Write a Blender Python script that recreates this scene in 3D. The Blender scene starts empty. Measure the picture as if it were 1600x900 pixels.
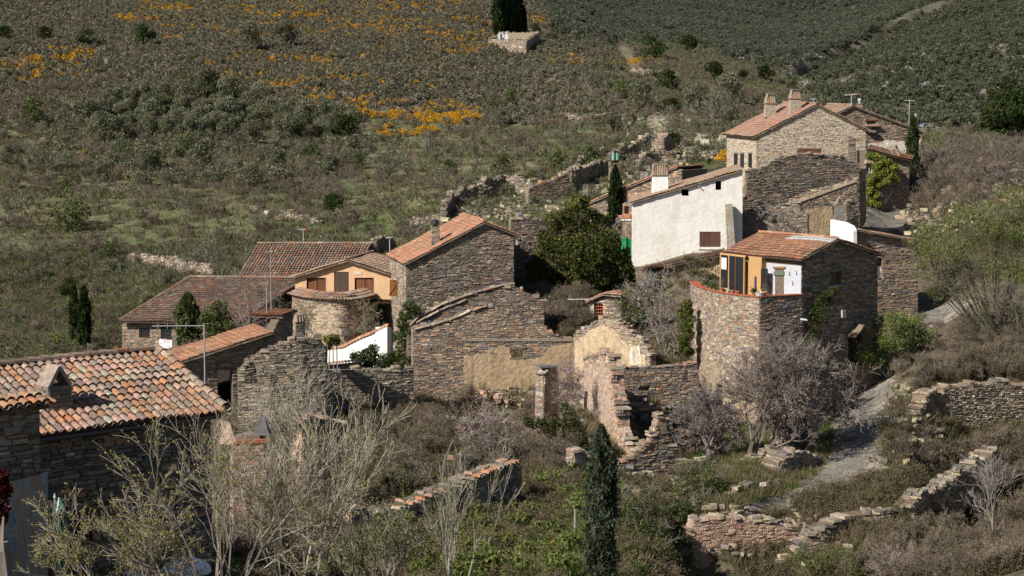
import bpy, math, random
import numpy as np
from mathutils import Vector, Matrix
from mathutils.geometry import tessellate_polygon

# ------------------------------------------------------------------ camera, light, world
C = bpy.context.scene
COL = C.collection
PITCH = math.radians(5.71)
F = 3200.0                       # focal length in pixels of a 1600 px wide frame
cam_d = bpy.data.cameras.new('camera')
cam_d.sensor_width = 36.0
cam_d.lens = 36.0 * F / 1600.0
cam_d.clip_start = 1.0
cam_d.clip_end = 8000.0
cam = bpy.data.objects.new('camera', cam_d)
COL.objects.link(cam)
cam.location = (0, 0, 0)
cam.rotation_euler = (math.radians(90) - PITCH, 0, 0)
C.camera = cam

SUN_AZ = math.radians(37)        # direction the light travels, measured from +X towards +Y
SUN_EL = math.radians(37)
sd = bpy.data.lights.new('sun', 'SUN')
sd.energy = 4.9
sd.angle = math.radians(0.53)
sd.color = (1.0, 0.93, 0.83)
sun = bpy.data.objects.new('sun', sd)
COL.objects.link(sun)
Ld = Vector((math.cos(SUN_AZ) * math.cos(SUN_EL), math.sin(SUN_AZ) * math.cos(SUN_EL), -math.sin(SUN_EL)))
sun.rotation_euler = Ld.to_track_quat('-Z', 'Y').to_euler()
sun.location = (-40, -20, 60)

W = bpy.data.worlds.new('World')
C.world = W
W.use_nodes = True
wn = W.node_tree
for n in list(wn.nodes):
    wn.nodes.remove(n)
sky = wn.nodes.new('ShaderNodeTexSky')
sky.sky_type = 'NISHITA'
sky.sun_disc = False
sky.sun_elevation = SUN_EL
# the sun stands opposite to the light's travel; rotation is measured clockwise from +Y
sky.sun_rotation = math.atan2(-Ld.x, -Ld.y)
sky.air_density = 1.0
sky.dust_density = 0.6
bg = wn.nodes.new('ShaderNodeBackground')
bg.inputs['Strength'].default_value = 0.05
wo = wn.nodes.new('ShaderNodeOutputWorld')
wn.links.new(sky.outputs[0], bg.inputs[0])
wn.links.new(bg.outputs[0], wo.inputs[0])
C.view_settings.view_transform = 'Standard'
C.view_settings.look = 'None'
C.view_settings.exposure = 0.36
C.view_settings.gamma = 1.0
C.render.engine = 'CYCLES'
C.cycles.max_bounces = 5
C.cycles.diffuse_bounces = 2
C.cycles.glossy_bounces = 1
C.cycles.transmission_bounces = 3
C.cycles.use_adaptive_sampling = True

rng = np.random.default_rng(7)
R = random.Random(11)
CP, SP = math.cos(PITCH), math.sin(PITCH)


# ------------------------------------------------------------------ survey: bearings to places
def ray(px, py):
    u = (px - 800.0) / F
    v = -(py - 450.0) / F
    return u, CP + v * SP, -SP + v * CP


def P(px, py, D):
    x, y, z = ray(px, py)
    t = D / y
    return Vector((x * t, D, z * t))


def proj(p):
    x, y, z = p[0], p[1], p[2]
    d = y * CP - z * SP
    v = y * SP + z * CP
    return 800 + F * x / d, 450 - F * v / d


# ------------------------------------------------------------------ mesh building
def link(o):
    COL.objects.link(o)
    return o


def tag(o, label=None, cat=None, group=None, kind=None):
    if label: o['label'] = label
    if cat: o['category'] = cat
    if group: o['group'] = group
    if kind: o['kind'] = kind
    return o


def thing(name, loc, label, cat, group=None):
    o = bpy.data.objects.new(name, None)
    o.empty_display_size = 0.3
    o.location = loc
    link(o)
    ORG[o.name] = Vector(loc)
    return tag(o, label, cat, group)


ORG = {}


def org(o):
    return ORG[o.name] if o is not None else Vector((0, 0, 0))


class MB:
    """collects faces, each with its own tone, and links them as one mesh object"""
    def __init__(s):
        s.v = []; s.f = []; s.t = []

    def face(s, pts, tone):
        i = len(s.v)
        s.v.extend([tuple(p) for p in pts])
        s.f.append(tuple(range(i, i + len(pts))))
        s.t.append(tone)

    def solid(s, vs, fs, tone):
        i = len(s.v)
        s.v.extend([tuple(p) for p in vs])
        for f in fs:
            s.f.append(tuple(i + k for k in f))
            s.t.append(tone)

    def hexa(s, p, tone, tones=None):
        """p: 8 points, 0-3 back/bottom ring, 4-7 front/top ring"""
        s.solid(p, [(3, 2, 1, 0), (4, 5, 6, 7), (0, 1, 5, 4), (1, 2, 6, 5), (2, 3, 7, 6), (3, 0, 4, 7)], tone)

    def box(s, c, sx, sy, sz, tone, rz=0.0):
        """box standing on c"""
        ca, sa = math.cos(rz), math.sin(rz)
        q = []
        for z in (0, sz):
            for a, b in ((-1, -1), (1, -1), (1, 1), (-1, 1)):
                x, y = a * sx / 2, b * sy / 2
                q.append((c[0] + x * ca - y * sa, c[1] + x * sa + y * ca, c[2] + z))
        s.hexa(q, tone)

    def tube(s, a, b, r0, r1, tone, n=5, cap=False):
        a = Vector(a); b = Vector(b)
        d = (b - a)
        if d.length < 1e-6: return
        d.normalize()
        e = Vector((0, 0, 1)) if abs(d.z) < 0.9 else Vector((1, 0, 0))
        x = d.cross(e).normalized(); y = d.cross(x)
        i = len(s.v)
        for p, r in ((a, r0), (b, r1)):
            for k in range(n):
                w = 2 * math.pi * k / n
                s.v.append(tuple(p + x * (r * math.cos(w)) + y * (r * math.sin(w))))
        for k in range(n):
            k2 = (k + 1) % n
            s.f.append((i + k, i + k2, i + n + k2, i + n + k)); s.t.append(tone)
        if cap:
            s.f.append(tuple(i + n + k for k in range(n))); s.t.append(tone)
            s.f.append(tuple(i + n - 1 - k for k in range(n))); s.t.append(tone)

    def lathe(s, c, prof, tone, n=10):
        """prof: list of (radius, height)"""
        i = len(s.v)
        for r, h in prof:
            for k in range(n):
                w = 2 * math.pi * k / n
                s.v.append((c[0] + r * math.cos(w), c[1] + r * math.sin(w), c[2] + h))
        for j in range(len(prof) - 1):
            for k in range(n):
                k2 = (k + 1) % n
                s.f.append((i + j * n + k, i + j * n + k2, i + (j + 1) * n + k2, i + (j + 1) * n + k)); s.t.append(tone)
        s.f.append(tuple(i + (len(prof) - 1) * n + k for k in range(n))); s.t.append(tone)
        s.f.append(tuple(i + n - 1 - k for k in range(n))); s.t.append(tone)

    def build(s, name, mat, parent=None, kind=None, label=None, smooth=False, origin=None):
        o0 = org(parent) if parent is not None else Vector(origin if origin is not None else (0, 0, 0))
        v = np.array(s.v, dtype=np.float64).reshape(-1, 3) - np.array(o0)
        me = bpy.data.meshes.new(name)
        me.from_pydata(v.tolist(), [], s.f)
        at = me.attributes.new('tone', 'FLOAT_COLOR', 'FACE')
        tt = np.ones((len(s.f), 4), dtype=np.float32)
        tt[:, :3] = np.array(s.t, dtype=np.float32).reshape(-1, 3)
        at.data.foreach_set('color', tt.ravel())
        if smooth:
            me.polygons.foreach_set('use_smooth', [True] * len(me.polygons))
        me.materials.append(mat)
        me.update()
        o = bpy.data.objects.new(name, me)
        link(o)
        if parent is not None:
            o.parent = parent
        else:
            o.location = o0
        ORG[o.name] = o0
        if kind: o['kind'] = kind
        if label: o['label'] = label
        return o


def raw_mesh(name, V, nper, tones, mat, smooth=False):
    """fast mesh from a flat vertex array, nper corners per face, no shared vertices"""
    n = len(V) // nper
    me = bpy.data.meshes.new(name)
    me.vertices.add(len(V))
    me.vertices.foreach_set('co', np.asarray(V, dtype=np.float32).ravel())
    me.loops.add(len(V))
    me.loops.foreach_set('vertex_index', np.arange(len(V), dtype=np.int32))
    me.polygons.add(n)
    me.polygons.foreach_set('loop_start', np.arange(0, len(V), nper, dtype=np.int32))
    me.update(calc_edges=True)
    at = me.attributes.new('tone', 'FLOAT_COLOR', 'FACE')
    tt = np.ones((n, 4), dtype=np.float32); tt[:, :3] = tones
    at.data.foreach_set('color', tt.ravel())
    me.materials.append(mat)
    return me


def obj(name, me, parent=None, loc=None, kind=None):
    o = bpy.data.objects.new(name, me)
    link(o)
    if parent is not None: o.parent = parent; ORG[o.name] = org(parent)
    else:
        o.location = loc if loc is not None else (0, 0, 0); ORG[o.name] = Vector(o.location)
    if kind: o['kind'] = kind
    return o


# ------------------------------------------------------------------ materials
def mat_tone(name, mott=0.35, mscale=3.0, bump=0.3, bscale=14.0, rough=0.9, stain=None, stain_scale=0.5, stain_amt=0.4,
             inst_random=0.0, trans=0.0, mult=1.0, spec=0.2, bdist=0.03, streak=None, streak_amt=0.4):
    m = bpy.data.materials.new(name); m.use_nodes = True
    nt = m.node_tree; N = nt.nodes; L = nt.links
    for n in list(N): N.remove(n)
    out = N.new('ShaderNodeOutputMaterial')
    at = N.new('ShaderNodeAttribute'); at.attribute_name = 'tone'
    col = at.outputs['Color']
    tc = N.new('ShaderNodeTexCoord')
    geo = N.new('ShaderNodeNewGeometry')

    def mul(a, bval):
        x = N.new('ShaderNodeVectorMath'); x.operation = 'SCALE'
        L.new(a, x.inputs[0]); L.new(bval, x.inputs['Scale'])
        return x.outputs[0]
    if mott > 0:
        nz = N.new('ShaderNodeTexNoise'); nz.inputs['Scale'].default_value = mscale; nz.inputs['Detail'].default_value = 4
        nz.inputs['Roughness'].default_value = 0.65
        L.new(geo.outputs['Position'], nz.inputs['Vector'])
        mr = N.new('ShaderNodeMapRange')
        mr.inputs['From Min'].default_value = 0.3; mr.inputs['From Max'].default_value = 0.7
        mr.inputs['To Min'].default_value = (1 - mott) * mult; mr.inputs['To Max'].default_value = (1 + mott) * mult
        L.new(nz.outputs['Fac'], mr.inputs['Value'])
        col = mul(col, mr.outputs[0])
    if stain is not None:
        nz2 = N.new('ShaderNodeTexNoise'); nz2.inputs['Scale'].default_value = stain_scale; nz2.inputs['Detail'].default_value = 5
        nz2.inputs['Roughness'].default_value = 0.7
        L.new(geo.outputs['Position'], nz2.inputs['Vector'])
        mr2 = N.new('ShaderNodeMapRange')
        mr2.inputs['From Min'].default_value = 0.48; mr2.inputs['From Max'].default_value = 0.66
        mr2.inputs['To Max'].default_value = stain_amt
        L.new(nz2.outputs['Fac'], mr2.inputs['Value'])
        mx = N.new('ShaderNodeMix'); mx.data_type = 'RGBA'
        L.new(mr2.outputs[0], mx.inputs[0]); L.new(col, mx.inputs[6]); mx.inputs[7].default_value = (*stain, 1)
        col = mx.outputs[2]
    if streak is not None:      # rain streaks running down the wall
        mp = N.new('ShaderNodeMapping'); mp.inputs['Scale'].default_value = (3.2, 3.2, 0.32)
        L.new(geo.outputs['Position'], mp.inputs[0])
        nz4 = N.new('ShaderNodeTexNoise'); nz4.inputs['Scale'].default_value = 1.0; nz4.inputs['Detail'].default_value = 5
        L.new(mp.outputs[0], nz4.inputs['Vector'])
        mr4 = N.new('ShaderNodeMapRange'); mr4.inputs['From Min'].default_value = 0.47; mr4.inputs['From Max'].default_value = 0.72
        mr4.inputs['To Max'].default_value = streak_amt
        L.new(nz4.outputs['Fac'], mr4.inputs['Value'])
        mx4 = N.new('ShaderNodeMix'); mx4.data_type = 'RGBA'
        L.new(mr4.outputs[0], mx4.inputs[0]); L.new(col, mx4.inputs[6]); mx4.inputs[7].default_value = (*streak, 1)
        col = mx4.outputs[2]
    if inst_random > 0:
        oi = N.new('ShaderNodeObjectInfo')
        mr3 = N.new('ShaderNodeMapRange')
        mr3.inputs['To Min'].default_value = 1 - inst_random; mr3.inputs['To Max'].default_value = 1 + inst_random
        L.new(oi.outputs['Random'], mr3.inputs['Value'])
        col = mul(col, mr3.outputs[0])
    if trans > 0:
        df = N.new('ShaderNodeBsdfDiffuse'); L.new(col, df.inputs[0])
        tr = N.new('ShaderNodeBsdfTranslucent'); L.new(col, tr.inputs[0])
        ms = N.new('ShaderNodeMixShader'); ms.inputs[0].default_value = trans
        L.new(df.outputs[0], ms.inputs[1]); L.new(tr.outputs[0], ms.inputs[2])
        L.new(ms.outputs[0], out.inputs[0])
        return m
    bs = N.new('ShaderNodeBsdfPrincipled')
    bs.inputs['Roughness'].default_value = rough
    bs.inputs['Specular IOR Level'].default_value = spec
    L.new(col, bs.inputs['Base Color'])
    if bump > 0:
        nb = N.new('ShaderNodeTexNoise'); nb.inputs['Scale'].default_value = bscale; nb.inputs['Detail'].default_value = 3
        L.new(geo.outputs['Position'], nb.inputs['Vector'])
        bp = N.new('ShaderNodeBump'); bp.inputs['Strength'].default_value = bump; bp.inputs['Distance'].default_value = bdist
        L.new(nb.outputs['Fac'], bp.inputs['Height']); L.new(bp.outputs[0], bs.inputs['Normal'])
    L.new(bs.outputs[0], out.inputs[0])
    return m


M_STONE = mat_tone('slate stone', 0.35, 5.0, 0.8, 18.0, 0.88, stain=(0.26, 0.24, 0.18), stain_scale=0.9, stain_amt=0.4, mult=1.34)
M_CORE = mat_tone('earth mortar', 0.35, 6.0, 0.8, 25.0, 0.95)
M_TILE = mat_tone('clay tile', 0.42, 9.0, 0.6, 24.0, 0.85, stain=(0.22, 0.20, 0.16), stain_scale=1.6, stain_amt=0.4)
M_PLASTER = mat_tone('old plaster', 0.2, 2.5, 0.9, 4.0, 0.95, stain=(0.28, 0.20, 0.13), stain_scale=1.3, stain_amt=0.7, bdist=0.09, streak=(.22, .17, .12), streak_amt=.5)
M_WHITE = mat_tone('whitewash', 0.05, 1.2, 0.55, 3.2, 0.85, stain=(0.50, 0.45, 0.38), stain_scale=0.7, stain_amt=0.4, bdist=0.07, streak=(.48, .43, .36), streak_amt=.22)
M_PAINT = mat_tone('smooth render', 0.1, 1.5, 0.4, 6.0, 0.8, streak=(.38, .30, .22), streak_amt=.35)
M_WOOD = mat_tone('old timber', 0.3, 8.0, 0.3, 30.0, 0.8)
M_METAL = mat_tone('weathered metal', 0.15, 6.0, 0.1, 30.0, 0.45, spec=0.5)
M_DARK = mat_tone('dark interior', 0.2, 3.0, 0.2, 10.0, 0.95)
M_LEAF = mat_tone('leaf', 0.25, 0.8, 0, 1, trans=0.3, inst_random=0.22)
M_TWIG = mat_tone('bark', 0.25, 2.0, 0.0, 1, 0.9, inst_random=0.15)
M_CLOTH = mat_tone('cloth', 0.12, 4.0, 0.2, 10.0, 0.85)

gl = bpy.data.materials.new('window glass'); gl.use_nodes = True
_b = gl.node_tree.nodes['Principled BSDF']
_b.inputs['Base Color'].default_value = (0.02, 0.025, 0.03, 1); _b.inputs['Roughness'].default_value = 0.08
_b.inputs['Specular IOR Level'].default_value = 0.6
M_GLASS = gl

PAL = {   # stone palettes: colour, weight
    'slate': [((.14, .12, .105), 5), ((.185, .15, .125), 6), ((.215, .155, .115), 5), ((.235, .14, .095), 1.5), ((.10, .09, .083), 3), ((.29, .23, .175), 3), ((.16, .15, .145), 2)],
    'tan': [((.28, .235, .185), 5), ((.235, .18, .135), 4), ((.185, .15, .13), 3), ((.34, .285, .225), 2.5), ((.25, .15, .10), 2), ((.14, .125, .12), 2.5)],
    'warm': [((.26, .19, .14), 5), ((.205, .16, .125), 4), ((.28, .165, .105), 2.4), ((.33, .26, .18), 2), ((.12, .11, .105), 3), ((.17, .16, .155), 2)],
    'pink': [((.36, .25, .19), 5), ((.30, .20, .15), 4), ((.40, .31, .24), 3), ((.24, .18, .15), 2), ((.33, .20, .14), 2)],
    'rubble': [((.22, .18, .14), 5), ((.28, .23, .17), 4), ((.15, .13, .11), 4), ((.34, .28, .20), 2), ((.11, .10, .095), 2)],
    'tilepink': [((.36, .20, .14), 5), ((.32, .21, .16), 4), ((.40, .23, .15), 3), ((.29, .20, .16), 3), ((.42, .19, .10), 1)],
    'tilered': [((.40, .18, .10), 4), ((.35, .18, .12), 4), ((.44, .22, .13), 3), ((.30, .17, .12), 2), ((.40, .27, .18), 2)],
    'tileold': [((.27, .16, .115), 5), ((.33, .21, .15), 4), ((.24, .19, .15), 4), ((.38, .18, .10), 2), ((.20, .16, .135), 3), ((.36, .30, .23), 2)],
    'tilemix': [((.33, .19, .125), 5), ((.39, .195, .11), 3.5), ((.27, .20, .16), 5), ((.35, .27, .20), 3), ((.21, .16, .135), 4), ((.46, .17, .07), .5), ((.25, .235, .185), 2), ((.36, .235, .19), 4), ((.30, .205, .17), 4)],
    'tiletan': [((.30, .21, .15), 5), ((.36, .25, .18), 4), ((.26, .20, .16), 4), ((.36, .17, .09), 2)],
}


def tone(pal):
    p = PAL[pal]
    c = R.choices([a for a, w in p], [w for a, w in p])[0]
    k = R.uniform(0.78, 1.25)
    return (c[0] * k * R.uniform(.95, 1.05), c[1] * k, c[2] * k * R.uniform(.93, 1.07))

# ------------------------------------------------------------------ terrain
CTRL = [  # bearing x, bearing y, distance
 (0,945,46),(300,950,46),(600,960,50),(900,950,60),(1200,980,75),(1500,970,80),(-100,900,50),
 (0,1150,25),(800,1150,30),(1600,1150,45),(-900,1100,30),(2500,1100,40),
 (150,860,62),(400,850,75),(300,760,90),(600,860,85),(600,760,103),(700,655,127),(560,630,134),(440,650,120),(350,650,118),(270,612,132),(310,590,146),(250,578,156),(230,575,160),
 (850,745,110),(850,850,92),(1000,810,100),(1000,738,119),(1040,705,128.5),(900,640,130),(760,632,141.5),(850,628,141.5),(900,622,141.2),(700,648,141.2),
 (1100,945,104),(1180,950,104),(1060,900,98),(1130,806,109),(1180,800,110),(1260,770,114),(1340,720,120),(1340,650,130),(1375,600,139),(1350,640,133),
 (1130,705,128),(1240,690,129),(1060,725,120),(1280,885,105.5),(1350,855,106),(1440,850,107),(1590,855,105),(1400,920,98),(1280,965,101),
 (1480,505,158),(1440,475,166),(1390,350,190),(1390,312,200),(1430,400,180),(1400,560,146),
 (1430,735,121),(1400,690,122),(1500,713,128.4),(1590,704,129.4),(1500,588,133),(1590,590,134),(1440,596,132.5),(1590,500,150),(1550,390,170),(1560,300,190),(1590,240,215),(1480,235,215),(1500,330,185),
 (1100,440,156),(1000,425,166),(1150,400,172),(1250,385,178),(1340,400,176),(1200,305,193),(1240,240,212),(1340,250,210),(1420,245,215),
 (700,600,149),(650,610,146),(560,565,154),(480,565,154),(560,470,168),(600,410,180),(700,400,182),(480,440,183),(300,450,183),(200,560,164),(100,560,163),(0,575,160),
 (100,700,100),(0,700,100),
 (860,470,155),(900,485,151),(850,530,149),(760,535,149),(960,537,149),(1040,545,145),(1020,572,137.5),(800,440,160),(740,460,156),
 (800,348,198),(900,335,198),(750,332,205),(700,325,215),(650,352,210),(900,295,215),(1000,305,203),(1030,252,228),(1050,222,240),(1100,285,213),(1110,232,236),
 (0,500,192),(100,480,198),(200,400,225),(0,400,225),(350,385,222),(500,362,224),(600,372,212),(600,300,248),(400,300,250),(200,300,260),(0,300,260),
 (0,200,315),(200,200,315),(400,200,310),(600,200,305),(800,220,280),(950,220,262),(1000,150,330),(900,150,330),(800,150,340),(600,100,370),(300,100,375),(0,100,380),
 (0,0,480),(300,0,480),(600,0,505),(800,85,432),(850,66,450),(800,30,480),(750,-20,540),(0,-60,560),(400,-60,600),
 (850,12,545),(880,45,500),(1000,100,450),(1050,92,520),(950,60,640),(1100,60,720),(1100,0,1000),(900,0,950),(1300,0,1000),(1300,60,760),(1200,112,520),(1100,140,400),(1120,185,320),
 (1600,0,600),(1480,10,700),(1450,60,560),(1300,130,430),(1250,150,400),(1400,100,440),(1500,60,500),(1600,100,420),(1600,200,320),(1500,205,315),(1400,185,335),
 (1900,300,250),(1900,500,150),(1900,100,420),(1900,-50,700),(2600,100,300),(2600,-100,700),(1900,700,110),(2600,500,120),
 (-300,500,190),(-300,300,260),(-300,0,480),(-900,300,260),(-900,0,480),(-300,750,80),(-900,600,120),
 (-900,-150,1000),(0,-120,900),(500,-130,1000),(900,-80,1500),(1300,-90,1500),(1700,-120,1200),(2600,-250,1500),
 (-900,-300,3000),(300,-300,3000),(1200,-260,3000),(2600,-330,3000),
]
KA = 5.0


def _feat(a, l):
    return np.stack([np.asarray(a) * KA, np.asarray(l)], -1)


_c = np.array(CTRL, dtype=float)
_rx, _ry, _rz = (_c[:, 0] - 800) / F, CP - (_c[:, 1] - 450) / F * SP, -SP - (_c[:, 1] - 450) / F * CP
_cf = _feat(_rx / _ry, np.log(_c[:, 2]))
_ce = _rz / _ry


def _U(r2):
    return np.where(r2 > 1e-12, 0.5 * r2 * np.log(np.maximum(r2, 1e-12)), 0)


_d2 = ((_cf[:, None] - _cf[None]) ** 2).sum(-1)
_n = len(_cf)
_A = np.zeros((_n + 3, _n + 3))
_A[:_n, :_n] = _U(_d2) + np.eye(_n) * 0.0006
_A[:_n, _n] = 1; _A[:_n, _n + 1:] = _cf
_A[_n, :_n] = 1; _A[_n + 1:, :_n] = _cf.T
_w = np.linalg.solve(_A, np.concatenate([_ce, np.zeros(3)]))


def _tps(a, l):
    q = _feat(a, l); sh = q.shape[:-1]; q = q.reshape(-1, 2)
    out = np.empty(len(q))
    for i in range(0, len(q), 20000):
        k = q[i:i + 20000]
        out[i:i + 20000] = _U(((k[:, None] - _cf[None]) ** 2).sum(-1)) @ _w[:_n] + _w[_n] + k @ _w[_n + 1:]
    return out.reshape(sh)


_perm = rng.permutation(4096)
_rv = rng.random(4096)


def vnoise(x, y):
    xi = np.floor(x).astype(int); yi = np.floor(y).astype(int)
    fx = x - xi; fy = y - yi
    fx = fx * fx * (3 - 2 * fx); fy = fy * fy * (3 - 2 * fy)
    h = lambda i, j: _rv[_perm[(_perm[i & 4095] + j) & 4095]]
    return (h(xi, yi) * (1 - fx) + h(xi + 1, yi) * fx) * (1 - fy) + (h(xi, yi + 1) * (1 - fx) + h(xi + 1, yi + 1) * fx) * fy


def fbm(x, y, o=3):
    s = 0; a = 1; t = 0
    for k in range(o):
        s = s + a * vnoise(x * 2 ** k + 17 * k, y * 2 ** k + 31 * k); t += a; a *= 0.5
    return s / t - 0.5


_aa = np.concatenate([np.linspace(-0.9, -0.29, 24), np.linspace(-0.285, 0.285, 250), np.linspace(0.29, 0.9, 24)])
_ll = np.linspace(math.log(9), math.log(3200), 470)
_AA, _LL = np.meshgrid(_aa, _ll)
_DD = np.exp(_LL)
_XX = _AA * _DD
_ZZ = _tps(_AA, _LL) * _DD
_far = np.clip((_DD - 195) / 120, 0, 1)
_ZZ = _ZZ + fbm(_XX / 3.0, _DD / 3.0) * (0.25 + 0.5 * _far) + fbm(_XX / 22.0, _DD / 22.0) * 3.2 * _far \
    + fbm(_XX / 90.0 + 5, _DD / 130.0) * 26 * np.clip((_DD - 520) / 500, 0, 1)
_d0 = _DD * CP - _ZZ * SP
_px0 = 800 + F * _XX / _d0; _py0 = 450 - F * (_DD * SP + _ZZ * CP) / _d0
_ZZ = _ZZ - 15 * np.exp(-((_py0 - (130 - (_px0 - 1215) * .49)) / 10) ** 2) * np.clip((_px0 - 1150) / 80, 0, 1) * np.clip((_DD - 430) / 120, 0, 1)


def gz(x, y):
    """ground height at a place (arrays or numbers)"""
    x = np.asarray(x, float); y = np.asarray(y, float)
    a = x / y; l = np.log(y)
    ia = np.clip(np.searchsorted(_aa, a) - 1, 0, len(_aa) - 2)
    fl = np.clip((l - _ll[0]) / (_ll[1] - _ll[0]), 0, len(_ll) - 1.001); il = fl.astype(int); fl = fl - il
    fa = np.clip((a - _aa[ia]) / (_aa[ia + 1] - _aa[ia]), 0, 1)
    return (_ZZ[il, ia] * (1 - fa) + _ZZ[il, ia + 1] * fa) * (1 - fl) + (_ZZ[il + 1, ia] * (1 - fa) + _ZZ[il + 1, ia + 1] * fa) * fl


def ground(px, py, dmin=60, dmax=2500):
    """the place on the ground seen at this bearing"""
    rx, ry, rz = ray(px, py)
    D = np.exp(np.linspace(math.log(dmin), math.log(dmax), 1500))
    g = gz(rx / ry * D, D); z = rz / ry * D
    k = np.argmax(g >= z)
    if not (g >= z).any(): k = -1
    return Vector((rx / ry * D[k], D[k], float(g[k])))


def gpt(px, D, dz=0.0):
    x = (px - 800) / F / CP * D
    return Vector((x, D, float(gz(x, D)) + dz))


def bearing(X, Y, Z):
    d = Y * CP - Z * SP
    return 800 + F * X / d, 450 - F * (Y * SP + Z * CP) / d


def ssm(x, a, b):
    t = np.clip((x - a) / (b - a), 0, 1); return t * t * (3 - 2 * t)


def zones(X, Y, Z):
    """what grows where: heath, gorse, grass, scrub, village weights"""
    bx, by = bearing(X, Y, Z)
    n = fbm(X / 18.0, Y / 18.0); n2 = fbm(X / 7.0 + 9, Y / 7.0 + 4)
    far = ssm(Y, 185, 215)
    left = 1 - ssm(bx + n * 120, 820, 1060)
    heath = left * ssm(-by + n * 90, -215, -150) * far
    scrubline = np.where(bx < 1060, 60 + 0 * bx, 60 + (np.clip(bx, 1060, 1300) - 1060) * 0.33)
    scrub = np.where(bx > 860, ssm(scrubline - by + n * 25, -10, 12), 0) * (Y > 380)
    scrub = np.maximum(scrub, ssm(bx + n * 40, 1230, 1290) * (Y > 235))
    scrub = np.maximum(scrub, (Y > 640) * (bx > 840))
    scrub = scrub * far
    heath = heath * (1 - scrub)
    grass = far * (1 - heath) * (1 - scrub)
    vill = 1 - far
    return bx, by, heath, grass, scrub, vill, n, n2


_bx, _by, _h, _g, _s, _v, _n1, _n2 = zones(_XX, _DD, _ZZ)
_c3 = lambda c: np.array(c)[None, None, :]
_fine = fbm(_XX / 1.6, _DD / 1.6)[..., None]
_col = _h[..., None] * (_c3((.19, .155, .125)) + _fine * .05) \
    + _g[..., None] * (_c3((.135, .14, .075)) + _fine * .06 + _n2[..., None] * _c3((.12, .05, .04))) \
    + _s[..., None] * (_c3((.085, .083, .055)) + _n2[..., None] * _c3((.14, .13, .11))) \
    + _v[..., None] * (_c3((.125, .105, .068)) + _n2[..., None] * _c3((.10, .05, .04)))
_dry = np.clip(_n1 * 2.2 + .1, 0, 1)[..., None] * _g[..., None] * .5
_col = _col * (1 - _dry) + _c3((.20, .165, .105)) * _dry
# meadow behind the stepped ruin, lush hollow below the hilltop houses


_pl = ssm(_n2, .10, .2)[..., None] * ((_bx > 1150) & (_DD < 620))[..., None] * _s[..., None]
_col = _col * (1 - _pl * .8) + _c3((.27, .245, .20)) * _pl * .8


def blob(cx, cy, rx, ry, c, amt=1.0):
    global _col
    w = np.clip(1.3 - np.sqrt(((_bx - cx) / rx) ** 2 + ((_by - cy) / ry) ** 2) + _n2 * .5, 0, 1)[..., None] * amt
    w = w * ((_DD > 120) & (_DD < 1100))[..., None]
    _col = _col * (1 - w) + _c3(c) * w


blob(1350,760,200,26,(.15,.12,.09),.7)
blob(830, 330, 110, 16, (.12, .15, .045))
blob(1090, 262, 60, 34, (.075, .115, .03))
blob(330, 232, 45, 8, (.05, .13, .02))
blob(1045, 205, 28, 26, (.34, .29, .22), .9)
blob(985, 95, 16, 16, (.34, .26, .17), .9)
blob(975, 75, 10, 8, (.34, .26, .17), .9)
blob(1000, 108, 60, 4, (.30, .24, .17), .7)
blob(1022, 185, 10, 22, (.34, .29, .22), .9)
blob(1385, 24, 26, 9, (.27, .22, .15), .9)
blob(1235, 104, 60, 9, (.24, .21, .15), .8)
blob(1300, 76, 26, 6, (.25, .22, .15), .8)
blob(1120, 100, 60, 12, (.19, .165, .12), .8)
blob(1180, 205, 50, 12, (.20, .18, .13), .7)
blob(300, 375, 260, 50, (.105, .13, .05), .6)
blob(620, 350, 150, 26, (.10, .14, .04), .8)
_col = np.clip(_col, .012, .6)

nr, nc = _XX.shape
me = bpy.data.meshes.new('ground')
vv = np.stack([_XX, _DD, _ZZ], -1).reshape(-1, 3)
idx = np.arange(nr * nc).reshape(nr, nc)
q = np.stack([idx[:-1, :-1], idx[:-1, 1:], idx[1:, 1:], idx[1:, :-1]], -1).reshape(-1, 4)
me.vertices.add(len(vv)); me.vertices.foreach_set('co', vv.astype(np.float32).ravel())
me.loops.add(q.size); me.loops.foreach_set('vertex_index', q.ravel().astype(np.int32))
me.polygons.add(len(q)); me.polygons.foreach_set('loop_start', np.arange(0, q.size, 4, dtype=np.int32))
me.update(calc_edges=True)
me.polygons.foreach_set('use_smooth', np.ones(len(q), dtype=bool))
at = me.attributes.new('tone', 'FLOAT_COLOR', 'POINT')
_t4 = np.ones((len(vv), 4), dtype=np.float32); _t4[:, :3] = _col.reshape(-1, 3)
at.data.foreach_set('color', _t4.ravel())
M_GROUND = mat_tone('hill soil and turf', 0.45, 0.9, 0.8, 3.0, 0.95, stain=(.16, .13, .085), stain_scale=0.22, stain_amt=.35, bdist=.25)
me.materials.append(M_GROUND)
go = obj('ground', me); tag(go, kind='structure')

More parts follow.
